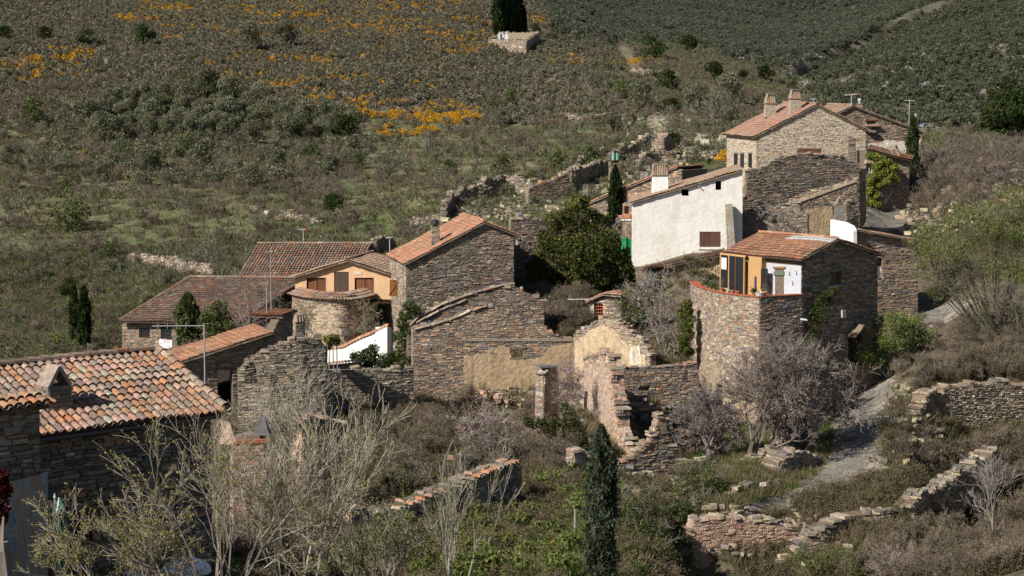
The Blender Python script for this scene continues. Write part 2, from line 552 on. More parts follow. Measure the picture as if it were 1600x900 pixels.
# ------------------------------------------------------------------ masonry and roofs
class Wl:
    """a vertical wall line on the ground plan; s runs along it, off towards the open side"""
    def __init__(s, pts=None, xy=None, curve=False):
        if xy is None:
            xy = [(((px - 800) / F / CP) * D, D) for px, D in pts]
        q = [Vector((a, b)) for a, b in xy]
        if curve:
            r = []
            for i in range(len(q) - 1):
                p0 = q[max(i - 1, 0)]; p1 = q[i]; p2 = q[i + 1]; p3 = q[min(i + 2, len(q) - 1)]
                for k in range(6):
                    t = k / 6
                    r.append(0.5 * ((2 * p1) + (p2 - p0) * t + (2 * p0 - 5 * p1 + 4 * p2 - p3) * t * t + (3 * p1 - p0 - 3 * p2 + p3) * t ** 3))
            r.append(q[-1]); q = r
        s.q = q
        s.S = [0.0]
        for i in range(len(q) - 1): s.S.append(s.S[-1] + (q[i + 1] - q[i]).length)
        s.len = s.S[-1]
        s.curved = len(q) > 2

    def seg(s, t):
        for i in range(len(s.q) - 1):
            if t <= s.S[i + 1] or i == len(s.q) - 2: return i
        return 0

    def frame(s, t):
        i = s.seg(t)
        u = (s.q[i + 1] - s.q[i]).normalized()
        p = s.q[i] + u * (t - s.S[i])
        return p, u, Vector((u.y, -u.x))

    def w(s, t, z, off=0.0):
        p, u, n = s.frame(t)
        return Vector((p.x + n.x * off, p.y + n.y * off, z))

    def n(s, t=0):
        _, u, n = s.frame(t); return Vector((n.x, n.y, 0))

    def u(s, t=0):
        _, u, n = s.frame(t); return Vector((u.x, u.y, 0))

    def h(s, px, py):
        rx, ry, rz = ray(px, py); a = rx / ry
        best = None
        m = len(s.q) - 1
        for i in range(m):
            A, B = s.q[i], s.q[i + 1]
            # A.x + k dx = a (A.y + k dy)
            dx, dy = (B - A)
            den = dx - a * dy
            if abs(den) < 1e-9: continue
            k = (a * A.y - A.x) / den
            lo = -1e9 if i == 0 else -1e-6; hi = 1e9 if i == m - 1 else 1 + 1e-6
            if lo <= k <= hi:
                ln = (B - A).length
                inside = -1e-6 <= k <= 1 + 1e-6
                if best is None or (inside and not best[3]):
                    best = (s.S[i] + k * ln, A.y + k * dy, 0, inside)
        t, D = best[0], best[1]
        return (t, rz / ry * D)


def spans(polys, z, axis=1):
    """even-odd crossings of polygons with the line axis = z; returns intervals on the other axis"""
    xs = []
    for p in polys:
        n = len(p)
        for i in range(n):
            a, b = p[i], p[(i + 1) % n]
            if (a[axis] > z) != (b[axis] > z):
                k = (z - a[axis]) / (b[axis] - a[axis])
                xs.append(a[1 - axis] + k * (b[1 - axis] - a[1 - axis]))
    xs.sort()
    return [(xs[i], xs[i + 1]) for i in range(0, len(xs) - 1, 2)]


def stone_pts(rnd=R):
    """unit stone, x across, y outwards (0 back, 1 front), z up, worn corners"""
    j = lambda a: rnd.uniform(-a, a)
    q = []
    for y, ins in ((0, 0.0), (1, 0.10)):
        for x, z in ((-.5, -.5), (.5, -.5), (.5, .5), (-.5, .5)):
            q.append((x * (1 - ins) + j(.09 if y else .05), y + (j(.3) if y else 0), z * (1 - ins * 1.6) + j(.17 if y else .10)))
    return q


STONE_SHAPES = [stone_pts() for _ in range(40)]
_sf = [(4, 5, 6, 7), (0, 1, 5, 4), (1, 2, 6, 5), (2, 3, 7, 6), (3, 0, 4, 7)]
_single = {}


def single_mesh(pal):
    if pal not in _single:
        L = []
        for i in range(18):
            t = tone(pal)
            m = MB(); m.solid(STONE_SHAPES[i], _sf, t)
            me = bpy.data.meshes.new('stone'); me.from_pydata(m.v, [], m.f)
            at = me.attributes.new('tone', 'FLOAT_COLOR', 'FACE')
            at.data.foreach_set('color', np.array([(*t, 1)] * len(m.f), dtype=np.float32).ravel())
            me.materials.append(M_STONE)
            L.append(me)
        _single[pal] = L
    return R.choice(_single[pal])


def core(mb, wl, outer, holes, thick, tn, z_off=0.0):
    if wl.curved:
        s0 = min(p[0] for p in outer); s1 = max(p[0] for p in outer)
        n = max(3, int((s1 - s0) / (0.35 if thick > .2 else .12)))
        for i in range(n):
            a = s0 + (s1 - s0) * i / n; b = s0 + (s1 - s0) * (i + 1) / n
            for z0, z1 in spans([outer] + holes, (a + b) / 2, axis=0):
                mb.hexa([wl.w(a, z0, -thick), wl.w(b, z0, -thick), wl.w(b, z0, 0), wl.w(a, z0, 0),
                         wl.w(a, z1, -thick), wl.w(b, z1, -thick), wl.w(b, z1, 0), wl.w(a, z1, 0)], tn)
        return
    allp = list(outer)
    loops = [outer] + holes
    for h in holes: allp += list(h)
    tris = tessellate_polygon([[Vector((p[0], p[1], 0)) for p in l] for l in loops])
    i0 = len(mb.v); n = len(allp)
    for off in (0, -thick):
        for p in allp: mb.v.append(tuple(wl.w(p[0], p[1], off)))
    for t in tris:
        mb.f.append(tuple(i0 + k for k in t)); mb.t.append(tn)
        mb.f.append(tuple(i0 + n + k for k in reversed(t))); mb.t.append(tn)
    b = 0
    for l in loops:
        for k in range(len(l)):
            k2 = (k + 1) % len(l)
            mb.f.append((i0 + b + k, i0 + b + k2, i0 + n + b + k2, i0 + n + b + k)); mb.t.append(tn)
        b += len(l)


def masonry(parent, wl, outline, holes=(), pal='slate', course=(.06, .14), width=(.18, .62), thick=.5, mortar=(.17, .135, .10),
            name='wall', singles=40, proud=.05, stones=True, mat=None, sz=False, cap=0.0, back=False, label=None, min_single=.55,
            gap=.014, thing_tag=None, big=0.06, ends=True):
    """a wall: earth core plus every stone laid in courses; returns the wall object"""
    o2 = [tuple(p) if sz else wl.h(*p) for p in outline]
    h2 = [[tuple(p) if sz else wl.h(*p) for p in h] for h in holes]
    mb = MB(); core(mb, wl, o2, h2, thick, mortar)
    if thing_tag:
        sc = sum(p[0] for p in o2) / len(o2)
        wob = mb.build(name, mat or M_CORE, None, origin=wl.w(sc, min(p[1] for p in o2)))
        tag(wob, *thing_tag)
    else:
        wob = mb.build(name, mat or M_CORE, parent, label=label)
    if not stones: return wob
    sm = MB(); sing = []
    z = min(p[1] for p in o2); zt = max(p[1] for p in o2)
    _ph = R.uniform(0, 99)
    wob_ = lambda s, zz: .05 * math.sin(s * 1.1 + _ph + zz * .6) + .03 * math.sin(s * 2.9 + _ph * 2 + zz)

    def emit(s0, s1, z0, z1, off0, off1, side=1):
        shp = R.choice(STONE_SHAPES)
        w_, h_ = s1 - s0, z1 - z0
        sc, zc = (s0 + s1) / 2, (z0 + z1) / 2
        p, u, n = wl.frame(sc)
        if side < 0: p = p - n * thick; n = -n
        pf = 1 + .17 * math.sin(sc * 1.7 + _ph + 1.3 * math.sin(zc * 1.1)) * math.sin(zc * 2.3 + _ph * 1.7) + .10 * math.sin(sc * 5.1 + zc * 3.7)
        big_ = side > 0 and w_ > min_single and R.random() < .8
        if big_ and len(sing) < 1200:
            sing.append((w_ * h_, p, u, n, w_, h_, zc, off0, off1)); return
        pts = []
        for x, y, zz in shp:
            o = off0 + (off1 - off0) * y
            pts.append((p.x + u.x * x * w_ + n.x * o, p.y + u.y * x * w_ + n.y * o, zc + zz * h_))
        sm.solid(pts, _sf, tuple(c * pf for c in tone(pal)))
    while z < zt:
        ch = R.uniform(*course)
        if R.random() < big: ch *= 1.7
        zc = z + ch / 2
        for a, b in spans([o2] + h2, zc):
            s = a
            while s < b - 0.04:
                w_ = R.uniform(*width) * (1 if R.random() > .3 else .6)
                if b - (s + w_) < width[0] * .7: w_ = b - s
                if ch > .14 and R.random() < .35 and w_ < .45:      # two thin ones on top of each other
                    hz = R.uniform(.4, .6) * ch
                    emit(s + gap / 2, s + w_ - gap / 2, z, z + hz - gap, -.03, proud * R.uniform(.3, 1.1))
                    emit(s + gap / 2, s + w_ - gap / 2, z + hz, z + ch - gap, -.03, proud * R.uniform(.3, 1.1))
                else:
                    dz = R.uniform(-.02, .02) + wob_(s, z)
                    emit(s + gap / 2, s + w_ - gap / 2, z + dz, z + ch - gap + dz, -.03, proud * R.uniform(.25, 1.2))
                    if back: emit(s + gap / 2, s + w_ - gap / 2, z, z + ch - gap, -.03, proud * R.uniform(.3, 1.1), -1)
                s += w_
        if thing_tag and ends and thick >= .35:
            sp = spans([o2], zc)
            for e_, sg in (((sp[0][0], -1), (sp[-1][1], 1)) if sp else ()):
                p, u, n = wl.frame(min(max(e_, 0), wl.len)); p = p + u * (e_ - min(max(e_, 0), wl.len))
                o_ = -thick; 
                while o_ < -.02:
                    w_ = min(R.uniform(.2, .5), -o_); pr = R.uniform(.02, .06)
                    q = lambda o, e, zz: (p.x + u.x * sg * e + n.x * o, p.y + u.y * sg * e + n.y * o, zz)
                    j = R.uniform(0, .02)
                    sm.hexa([q(o_ + .01, -.03, z), q(o_ + w_ - .01, -.03, z), q(o_ + w_ - .02, pr, z + j), q(o_ + .02, pr + j, z + .01),
                             q(o_ + .01, -.03, z + ch - gap), q(o_ + w_ - .01, -.03, z + ch - gap), q(o_ + w_ - .02, pr - j, z + ch - gap - .01), q(o_ + .02, pr, z + ch - gap - j)], tone(pal))
                    o_ += w_
        z += ch
    if cap > 0:
        s = min(p[0] for p in o2); e = max(p[0] for p in o2)
        while s < e:
            w_ = R.uniform(.25, .6)
            sp = spans([o2], min(s + w_ / 2, e - .01), axis=0)
            if sp:
                zt_ = sp[-1][1]
                for k in range(R.choice((0, 1, 1, 2, 3))):
                    h_ = R.uniform(.25, .8) * cap
                    tl = R.uniform(-.07, .07)
                    o0 = -thick * R.uniform(.9, 1.1) ; o1 = R.uniform(.0, .12)
                    if R.random() < .4: o0 = -thick * R.uniform(.3, .6)
                    a0, a1 = s + .01 + R.uniform(-.05, .05), s + w_ - .01
                    om = R.uniform(o0 * .3, o0 * .75) if R.random() < .7 else o0
                    J = lambda a: R.uniform(-a, a)
                    for (b0, b1) in (((o0, om - .02), (om, o1)) if om != o0 else ((o0, o1),)):
                        h2_ = h_ * R.uniform(.6, 1.1)
                        q = [wl.w(a0 + J(.06), zt_ - .04, b0), wl.w(a1 + J(.06), zt_ + tl - .04, b0), wl.w(a1 + J(.06), zt_ + tl - .04, b1 + J(.05)), wl.w(a0 + J(.06), zt_ - .04, b1 + J(.05)),
                             wl.w(a0 + J(.05), zt_ + h2_, b0 + .03), wl.w(a1 + J(.05), zt_ + h2_ + tl, b0 + .03), wl.w(a1 - .04 + J(.05), zt_ + h2_ + tl, b1 - .05), wl.w(a0 + .04 + J(.05), zt_ + h2_ * R.uniform(.7, 1), b1 - .05)]
                        sm.hexa(q, tuple(c * .85 for c in tone(pal if R.random() < .5 else 'rubble')))
                    zt_ += h_
            s += w_
    sing.sort(key=lambda x: -x[0])
    o0 = org(wob)
    for i, (ar, p, u, n, w_, h_, zc, off0, off1) in enumerate(sing):
        if i < singles:
            me = single_mesh(pal)
            so = bpy.data.objects.new('stone', me); link(so); so.parent = wob
            m = Matrix(((u.x * w_, n.x * (off1 - off0), 0, p.x + n.x * off0 - o0.x),
                        (u.y * w_, n.y * (off1 - off0), 0, p.y + n.y * off0 - o0.y),
                        (0, 0, h_, zc - o0.z), (0, 0, 0, 1)))
            so.matrix_basis = m
        else:
            pts = []
            for x, y, zz in R.choice(STONE_SHAPES):
                o = off0 + (off1 - off0) * y
                pts.append((p.x + u.x * x * w_ + n.x * o, p.y + u.y * x * w_ + n.y * o, zc + zz * h_))
            sm.solid(pts, _sf, tone(pal))
    if sm.f: sm.build('small_stones', M_STONE, wob, kind='stuff')
    return wob


def slab(parent, wl, poly, off0, off1, tn, mat, name='plaster', label=None, sz=False, holes=()):
    mb = MB()
    o2 = [tuple(p) if sz else wl.h(*p) for p in poly]
    h2 = [[tuple(p) if sz else wl.h(*p) for p in h] for h in holes]
    class _W:
        curved = wl.curved; len = wl.len
        def w(self, s, z, off): return wl.w(s, z, off1 + off)
    core(mb, _W(), o2, h2, off1 - off0, tn)
    return mb.build(name, mat, parent, label=label)


def rough_poly(wl, poly, step=.25, amp=.08):
    """break straight plaster edges into worn ones (s,z)"""
    q = [wl.h(*p) for p in poly]
    out = []
    for i in range(len(q)):
        a, b = Vector(q[i]), Vector(q[(i + 1) % len(q)])
        n = max(1, int((b - a).length / step))
        for k in range(n):
            p = a + (b - a) * (k / n)
            out.append((p.x + R.uniform(-amp, amp), p.y + R.uniform(-amp, amp)))
    return out


def patch(parent, wl, poly, tn, mat=None, off=.07, name='plaster', amp=.09):
    return slab(parent, wl, rough_poly(wl, poly, .22, amp), .0, off, tn, mat or M_PLASTER, name, sz=True)


def rect(x0, y0, x1, y1):
    return [(x0, y1), (x1, y1), (x1, y0), (x0, y0)]


def wbox(mb, wl, x0, y0, x1, y1, o0, o1, tn):
    a = wl.h(x0, y1); b = wl.h(x1, y1); c = wl.h(x1, y0); d = wl.h(x0, y0)
    mb.hexa([wl.w(*a, o0), wl.w(*b, o0), wl.w(*c, o0), wl.w(*d, o0), wl.w(*a, o1), wl.w(*b, o1), wl.w(*c, o1), wl.w(*d, o1)], tn)


def window(parent, wl, x0, y0, x1, y1, tn=(.12, .06, .035), nx=2, ny=1, bars=False, fr=.07, depth=-.16, glass=True, name='window', label=None, lintel=None, sill=None):
    """frame with panes set back in the opening"""
    s0, zb = wl.h(x0, y1); s1, zt = wl.h(x1, y0)
    fm = MB()

    def bx(a, b, c, d, o0, o1, m, t):
        m.hexa([wl.w(a, c, o0), wl.w(b, c, o0), wl.w(b, d, o0), wl.w(a, d, o0), wl.w(a, c, o1), wl.w(b, c, o1), wl.w(b, d, o1), wl.w(a, d, o1)], t)
    bx(s0, s0 + fr, zb, zt, depth - .06, depth + .03, fm, tn); bx(s1 - fr, s1, zb, zt, depth - .06, depth + .03, fm, tn)
    bx(s0 + fr, s1 - fr, zb, zb + fr, depth - .06, depth + .03, fm, tn); bx(s0 + fr, s1 - fr, zt - fr, zt, depth - .06, depth + .03, fm, tn)
    for k in range(1, nx):
        c = s0 + (s1 - s0) * k / nx; bx(c - fr * .4, c + fr * .4, zb + fr, zt - fr, depth - .05, depth + .025, fm, tn)
    f = fm.build(name, M_WOOD, parent, label=label)
    if glass:
        for k in range(nx):
            a = s0 + (s1 - s0) * k / nx + fr * .4; b = s0 + (s1 - s0) * (k + 1) / nx - fr * .4
            g = MB(); bx(max(a, s0 + fr), min(b, s1 - fr), zb + fr, zt - fr, depth - .04, depth - .02, g, (1, 1, 1)); g.build('pane', M_GLASS, f)
    if bars:
        g = MB(); n = max(3, int((s1 - s0) / .13))
        for k in range(n + 1):
            a = s0 + (s1 - s0) * k / n; bx(a - .012, a + .012, zb, zt, .03, .054, g, (.05, .05, .05))
        for k in range(1, 4):
            c = zb + (zt - zb) * k / 4; bx(s0 - .05, s1 + .05, c - .012, c + .012, .055, .075, g, (.05, .05, .05))
        g.build('grille', M_METAL, f)
    if lintel:
        g = MB(); bx(s0 - .15, s1 + .15, zt, zt + .16, -.3, .085, g, lintel); g.build('lintel', M_WOOD if lintel[0] > lintel[2] * 1.4 else M_STONE, f)
    if sill:
        g = MB(); bx(s0 - .08, s1 + .08, zb - .07, zb, -.2, .11, g, sill); g.build('sill', M_PAINT, f)
    return f


def boards(parent, wl, x0, y0, x1, y1, tn, o0, o1, n, name='shutter', part='board'):
    s0, zb = wl.h(x0, y1); s1, zt = wl.h(x1, y0)
    m = MB(); t = (o1 - o0)
    z0_, z1_ = zb + .03, zt - .03
    m.hexa([wl.w(s0, z0_, o0), wl.w(s1, z0_, o0), wl.w(s1, z1_, o0), wl.w(s0, z1_, o0),
            wl.w(s0, z0_, o0 + t * .4), wl.w(s1, z0_, o0 + t * .4), wl.w(s1, z1_, o0 + t * .4), wl.w(s0, z1_, o0 + t * .4)], tuple(c * .8 for c in tn))
    f = m.build(name, M_WOOD, parent)
    for k in range(n):
        a = s0 + (s1 - s0) * k / n + .006; b = s0 + (s1 - s0) * (k + 1) / n - .006
        g = MB(); kk = R.uniform(.85, 1.15); e = R.uniform(0, .006)
        g.hexa([wl.w(a, zb, o0 + t * .41), wl.w(b, zb, o0 + t * .41), wl.w(b, zt, o0 + t * .41), wl.w(a, zt, o0 + t * .41),
                wl.w(a, zb, o1 + e), wl.w(b, zb, o1 + e), wl.w(b, zt, o1 + e), wl.w(a, zt, o1 + e)], tuple(c * kk for c in tn))
        g.build(part, M_WOOD, f)
    return f


def tile_geo(mb, B, c, t, n, L, r0, r1, tn, seg=4, lift=.05, up=1):
    """barrel tile: B lower end centre, c across, t up the slope"""
    i = len(mb.v)
    for bp, r, lf in ((B, r0, lift), (B + t * L, r1, 0.0)):
        for k in range(seg + 1):
            w = math.pi * k / seg
            mb.v.append(tuple(bp + c * (r * math.cos(w)) + n * (up * (r * .85 * math.sin(w)) + lf)))
    for k in range(seg):
        mb.f.append((i + k, i + k + 1, i + seg + 2 + k, i + seg + 1 + k)); mb.t.append(tn)
    # thickness of the lower rim
    j = len(mb.v)
    for k in range(seg + 1):
        w = math.pi * k / seg
        mb.v.append(tuple(B + t * .004 + c * ((r0 - .018) * math.cos(w)) + n * (up * ((r0 * .85 - .018) * math.sin(w)) + lift)))
    for k in range(seg):
        mb.f.append((j + k, j + k + 1, i + k + 1, i + k)); mb.t.append(tuple(q * .8 for q in tn))


_tm = {}


def tile_single(pal, up):
    if (pal, up) not in _tm:
        L = []
        for i in range(26):
            t = tone(pal); m = MB()
            tile_geo(m, Vector((0, 0, 0)), Vector((1, 0, 0)), Vector((0, 1, 0)), Vector((0, 0, 1)), .46, R.uniform(.100, .114), R.uniform(.08, .09), t, seg=6, up=up, lift=.026)
            me = bpy.data.meshes.new('roof_tile'); me.from_pydata(m.v, [], m.f)
            at = me.attributes.new('tone', 'FLOAT_COLOR', 'FACE')
            at.data.foreach_set('color', np.array([(*c, 1) for c in m.t], dtype=np.float32).ravel())
            me.materials.append(M_TILE); L.append(me)
        _tm[(pal, up)] = L
    return R.choice(_tm[(pal, up)])


def tiled_roof(parent, E0, u, t, poly, tw=.225, tl=.36, pal='tileold', name='roof', singles=0, label=None, base=(.09, .06, .045), seg=4, white_top=0, thick=.09, row_tone=.0):
    """poly: 3D outline; columns of barrel tiles run along t; E0 lies on the eave, u along it"""
    u = u.normalized(); t = t.normalized()
    n = u.cross(t).normalized()
    if n.z < 0: n = -n
    c = t.cross(n).normalized()
    if c.dot(u) < 0: c = -c
    # oblique plane coordinates
    G = np.array([[u.dot(u), u.dot(t)], [u.dot(t), t.dot(t)]]); Gi = np.linalg.inv(G)

    def ab(p):
        d = p - E0
        r = Gi @ np.array([d.dot(u), d.dot(t)])
        return (float(r[0]), float(r[1]))
    q = [ab(p) for p in poly]
    at = lambda a, b, o=0.0: E0 + u * a + t * b + n * o
    mb = MB()
    vs = [at(a, b, .0) for a, b in q] + [at(a, b, -thick) for a, b in q]
    m = len(q)
    fs = [tuple(range(m)), tuple(reversed(range(m, 2 * m)))] + [(k, (k + 1) % m, m + (k + 1) % m, m + k) for k in range(m)]
    mb.solid(vs, fs, base)
    rf = mb.build(name, M_TILE, parent, label=label)
    o0 = org(rf)
    sinu = c.dot(u)
    step = tw / sinu
    a0 = min(p[0] for p in q); a1 = max(p[0] for p in q)
    nc = max(1, int(round((a1 - a0) / step))); step = (a1 - a0) / nc
    tm = MB(); items = []
    ph = R.uniform(0, 10)
    for k in range(nc):
        a = a0 + (k + .5) * step
        coltone = R.uniform(.9, 1.1)
        for b0, b1 in spans([q], a, axis=0):
            L = b1 - b0
            if L < .12: continue
            nr_ = max(1, int(round(L / tl))); tt = L / nr_
            for r_ in range(nr_):
                b = b0 + r_ * tt
                if r_ == 0: b -= .05
                sag = .03 * math.sin(a * 1.3 + ph) + .02 * math.sin(b * 2.1 + ph * 2)
                B = at(a + R.uniform(-.012, .012), b + R.uniform(-.03, .03), .03 + sag)
                items.append((B, min(.46 if L > .5 else L, b1 - b + .04), r_, nr_, k, coltone))
    # singles: those nearest the viewpoint
    order = sorted(range(len(items)), key=lambda i: items[i][0].y) if singles else []
    sset = set(order[:singles])
    for i, (B, LL, r_, nr_, k, ct) in enumerate(items):
        rot = R.uniform(-.03, .03)
        tv = (t + c * rot).normalized(); cv = tv.cross(n).normalized()
        if i in sset and LL > .4:
            me = tile_single(pal, 1)
            so = bpy.data.objects.new('roof_tile', me); link(so); so.parent = rf
            b_ = B - o0
            kx = tw / .225
            so.matrix_basis = Matrix(((cv.x * kx, tv.x, n.x, b_.x), (cv.y * kx, tv.y, n.y, b_.y), (cv.z * kx, tv.z, n.z, b_.z), (0, 0, 0, 1)))
        else:
            tn = tuple(x * ct for x in tone(pal))
            if white_top and r_ >= nr_ - white_top and k < nc * .55: tn = (.62, .60, .57)
            tile_geo(tm, B, cv, tv, n, LL, tw * .45, tw * .36, tn, seg=seg)
    if tm.f: tm.build('small_tiles', M_TILE, rf, kind='stuff')
    # channel tiles between the covers: only where they can be made out
    if singles:
        cm = MB()
        for k in range(nc + 1):
            a = a0 + k * step
            for b0, b1 in spans([q], min(max(a, a0 + .01), a1 - .01), axis=0):
                nr_ = max(1, int(round((b1 - b0) / tl))); tt = (b1 - b0) / nr_
                for r_ in range(nr_):
                    B = at(a, b0 + r_ * tt - (.1 if r_ == 0 else 0) + R.uniform(-.02, .02), .115)
                    tile_geo(cm, B, c, t, n, .44, tw * .46, tw * .38, tuple(x * .85 for x in tone(pal)), seg=4, up=-1, lift=.02)
        cm.build('channel_tiles', M_TILE, rf, kind='stuff')
    return rf


def ridge_tiles(parent, A, B, pal='tileold', r=.13, L=.42, name='ridge', tn=None, up=Vector((0, 0, 1)), lift=.03):
    d = (B - A); ln = d.length; d.normalize()
    c = d.cross(up).normalized(); n = c.cross(d).normalized()
    if n.z < 0: n = -n
    m = MB(); k = 0
    nn = max(1, int(ln / (L * .85)))
    for k in range(nn):
        p = A + d * (ln * k / nn) + n * lift
        tile_geo(m, p + n * R.uniform(0, .015), c, d, n, L, r, r * .85, tn or tone(pal), seg=5, lift=.03)
    return m.build(name, M_TILE, parent, kind='stuff' if nn > 1 else None)


def gable_roofs(parent, wl, tops, L, pal, over=.3, front=.22, tw=.225, label=None, seg=4, backover=.3, white_top=0, ridge=True, slabs=None):
    """one roof slope over each stretch between consecutive top points (s,z) of a gable wall"""
    n = wl.n(0)
    rfs = []
    for i in range(len(tops) - 1):
        a = wl.w(*tops[i]); b = wl.w(*tops[i + 1])
        lo, hi = (a, b) if a.z < b.z else (b, a)
        t = (hi - lo).normalized()
        lo2 = lo - t * over + Vector((0, 0, .10)); hi2 = hi + Vector((0, 0, .10))
        p0 = lo2 + n * front; p1 = lo2 - n * (L + backover); p2 = hi2 - n * (L + backover); p3 = hi2 + n * front
        rfs.append(tiled_roof(parent, p0, -n, t, [p0, p1, p2, p3], pal=pal, tw=tw, label=label, seg=seg, white_top=white_top))
        # slates closing the verge
        vm = MB(); ln = (p3 - p0).length; k = 0.0
        upn = (-n).cross(t).normalized()
        if upn.z < 0: upn = -upn
        while k < ln:
            w_ = R.uniform(.3, .6)
            q0 = p0 + t * k + n * R.uniform(.02, .08); q1 = p0 + t * min(k + w_, ln) + n * R.uniform(.02, .08)
            vm.hexa([q0 - upn * .10 , q1 - upn * .10, q1 - upn * .10 - n * .3, q0 - upn * .10 - n * .3,
                     q0 - upn * .05, q1 - upn * .05, q1 - upn * .05 - n * .3, q0 - upn * .05 - n * .3], tone('slate'))
            k += w_
        vm.build('verge_slates', M_STONE, rfs[-1], kind='stuff')
    if ridge and len(tops) > 2:
        j = max(range(len(tops)), key=lambda k: tops[k][1])
        ap = wl.w(*tops[j]) + Vector((0, 0, .16))
        ridge_tiles(rfs[0], ap - n * (L + backover), ap + n * front, pal)
    return rfs


def shell(parent, wl, pts, L, tn, th=.35, mat=None, name='rear_walls'):
    """side and back walls behind a gable outline: pts (s,z) left-bottom, tops..., right-bottom"""
    m = MB(); n = wl.n(0)
    W_ = lambda p, o, di=0: wl.w(p[0] + di, p[1], o)
    a0, a1 = pts[0], pts[1]; b0, b1 = pts[-1], pts[-2]
    for (lo, hi, sgn) in ((a0, a1, 1), (b0, b1, -1)):
        m.hexa([W_(lo, -.5), W_(lo, -.5, th * sgn), W_(lo, -L, th * sgn), W_(lo, -L),
                W_(hi, -.5), W_(hi, -.5, th * sgn), W_(hi, -L, th * sgn), W_(hi, -L)], tn)
    k = len(pts)
    vs = [W_(p, -L - .002) for p in pts] + [W_(p, -L - th) for p in pts]
    m.solid(vs, [tuple(range(k)), tuple(reversed(range(k, 2 * k)))] + [(i, (i + 1) % k, k + (i + 1) % k, k + i) for i in range(k)], tn)
    return m.build(name, mat or M_CORE, parent)


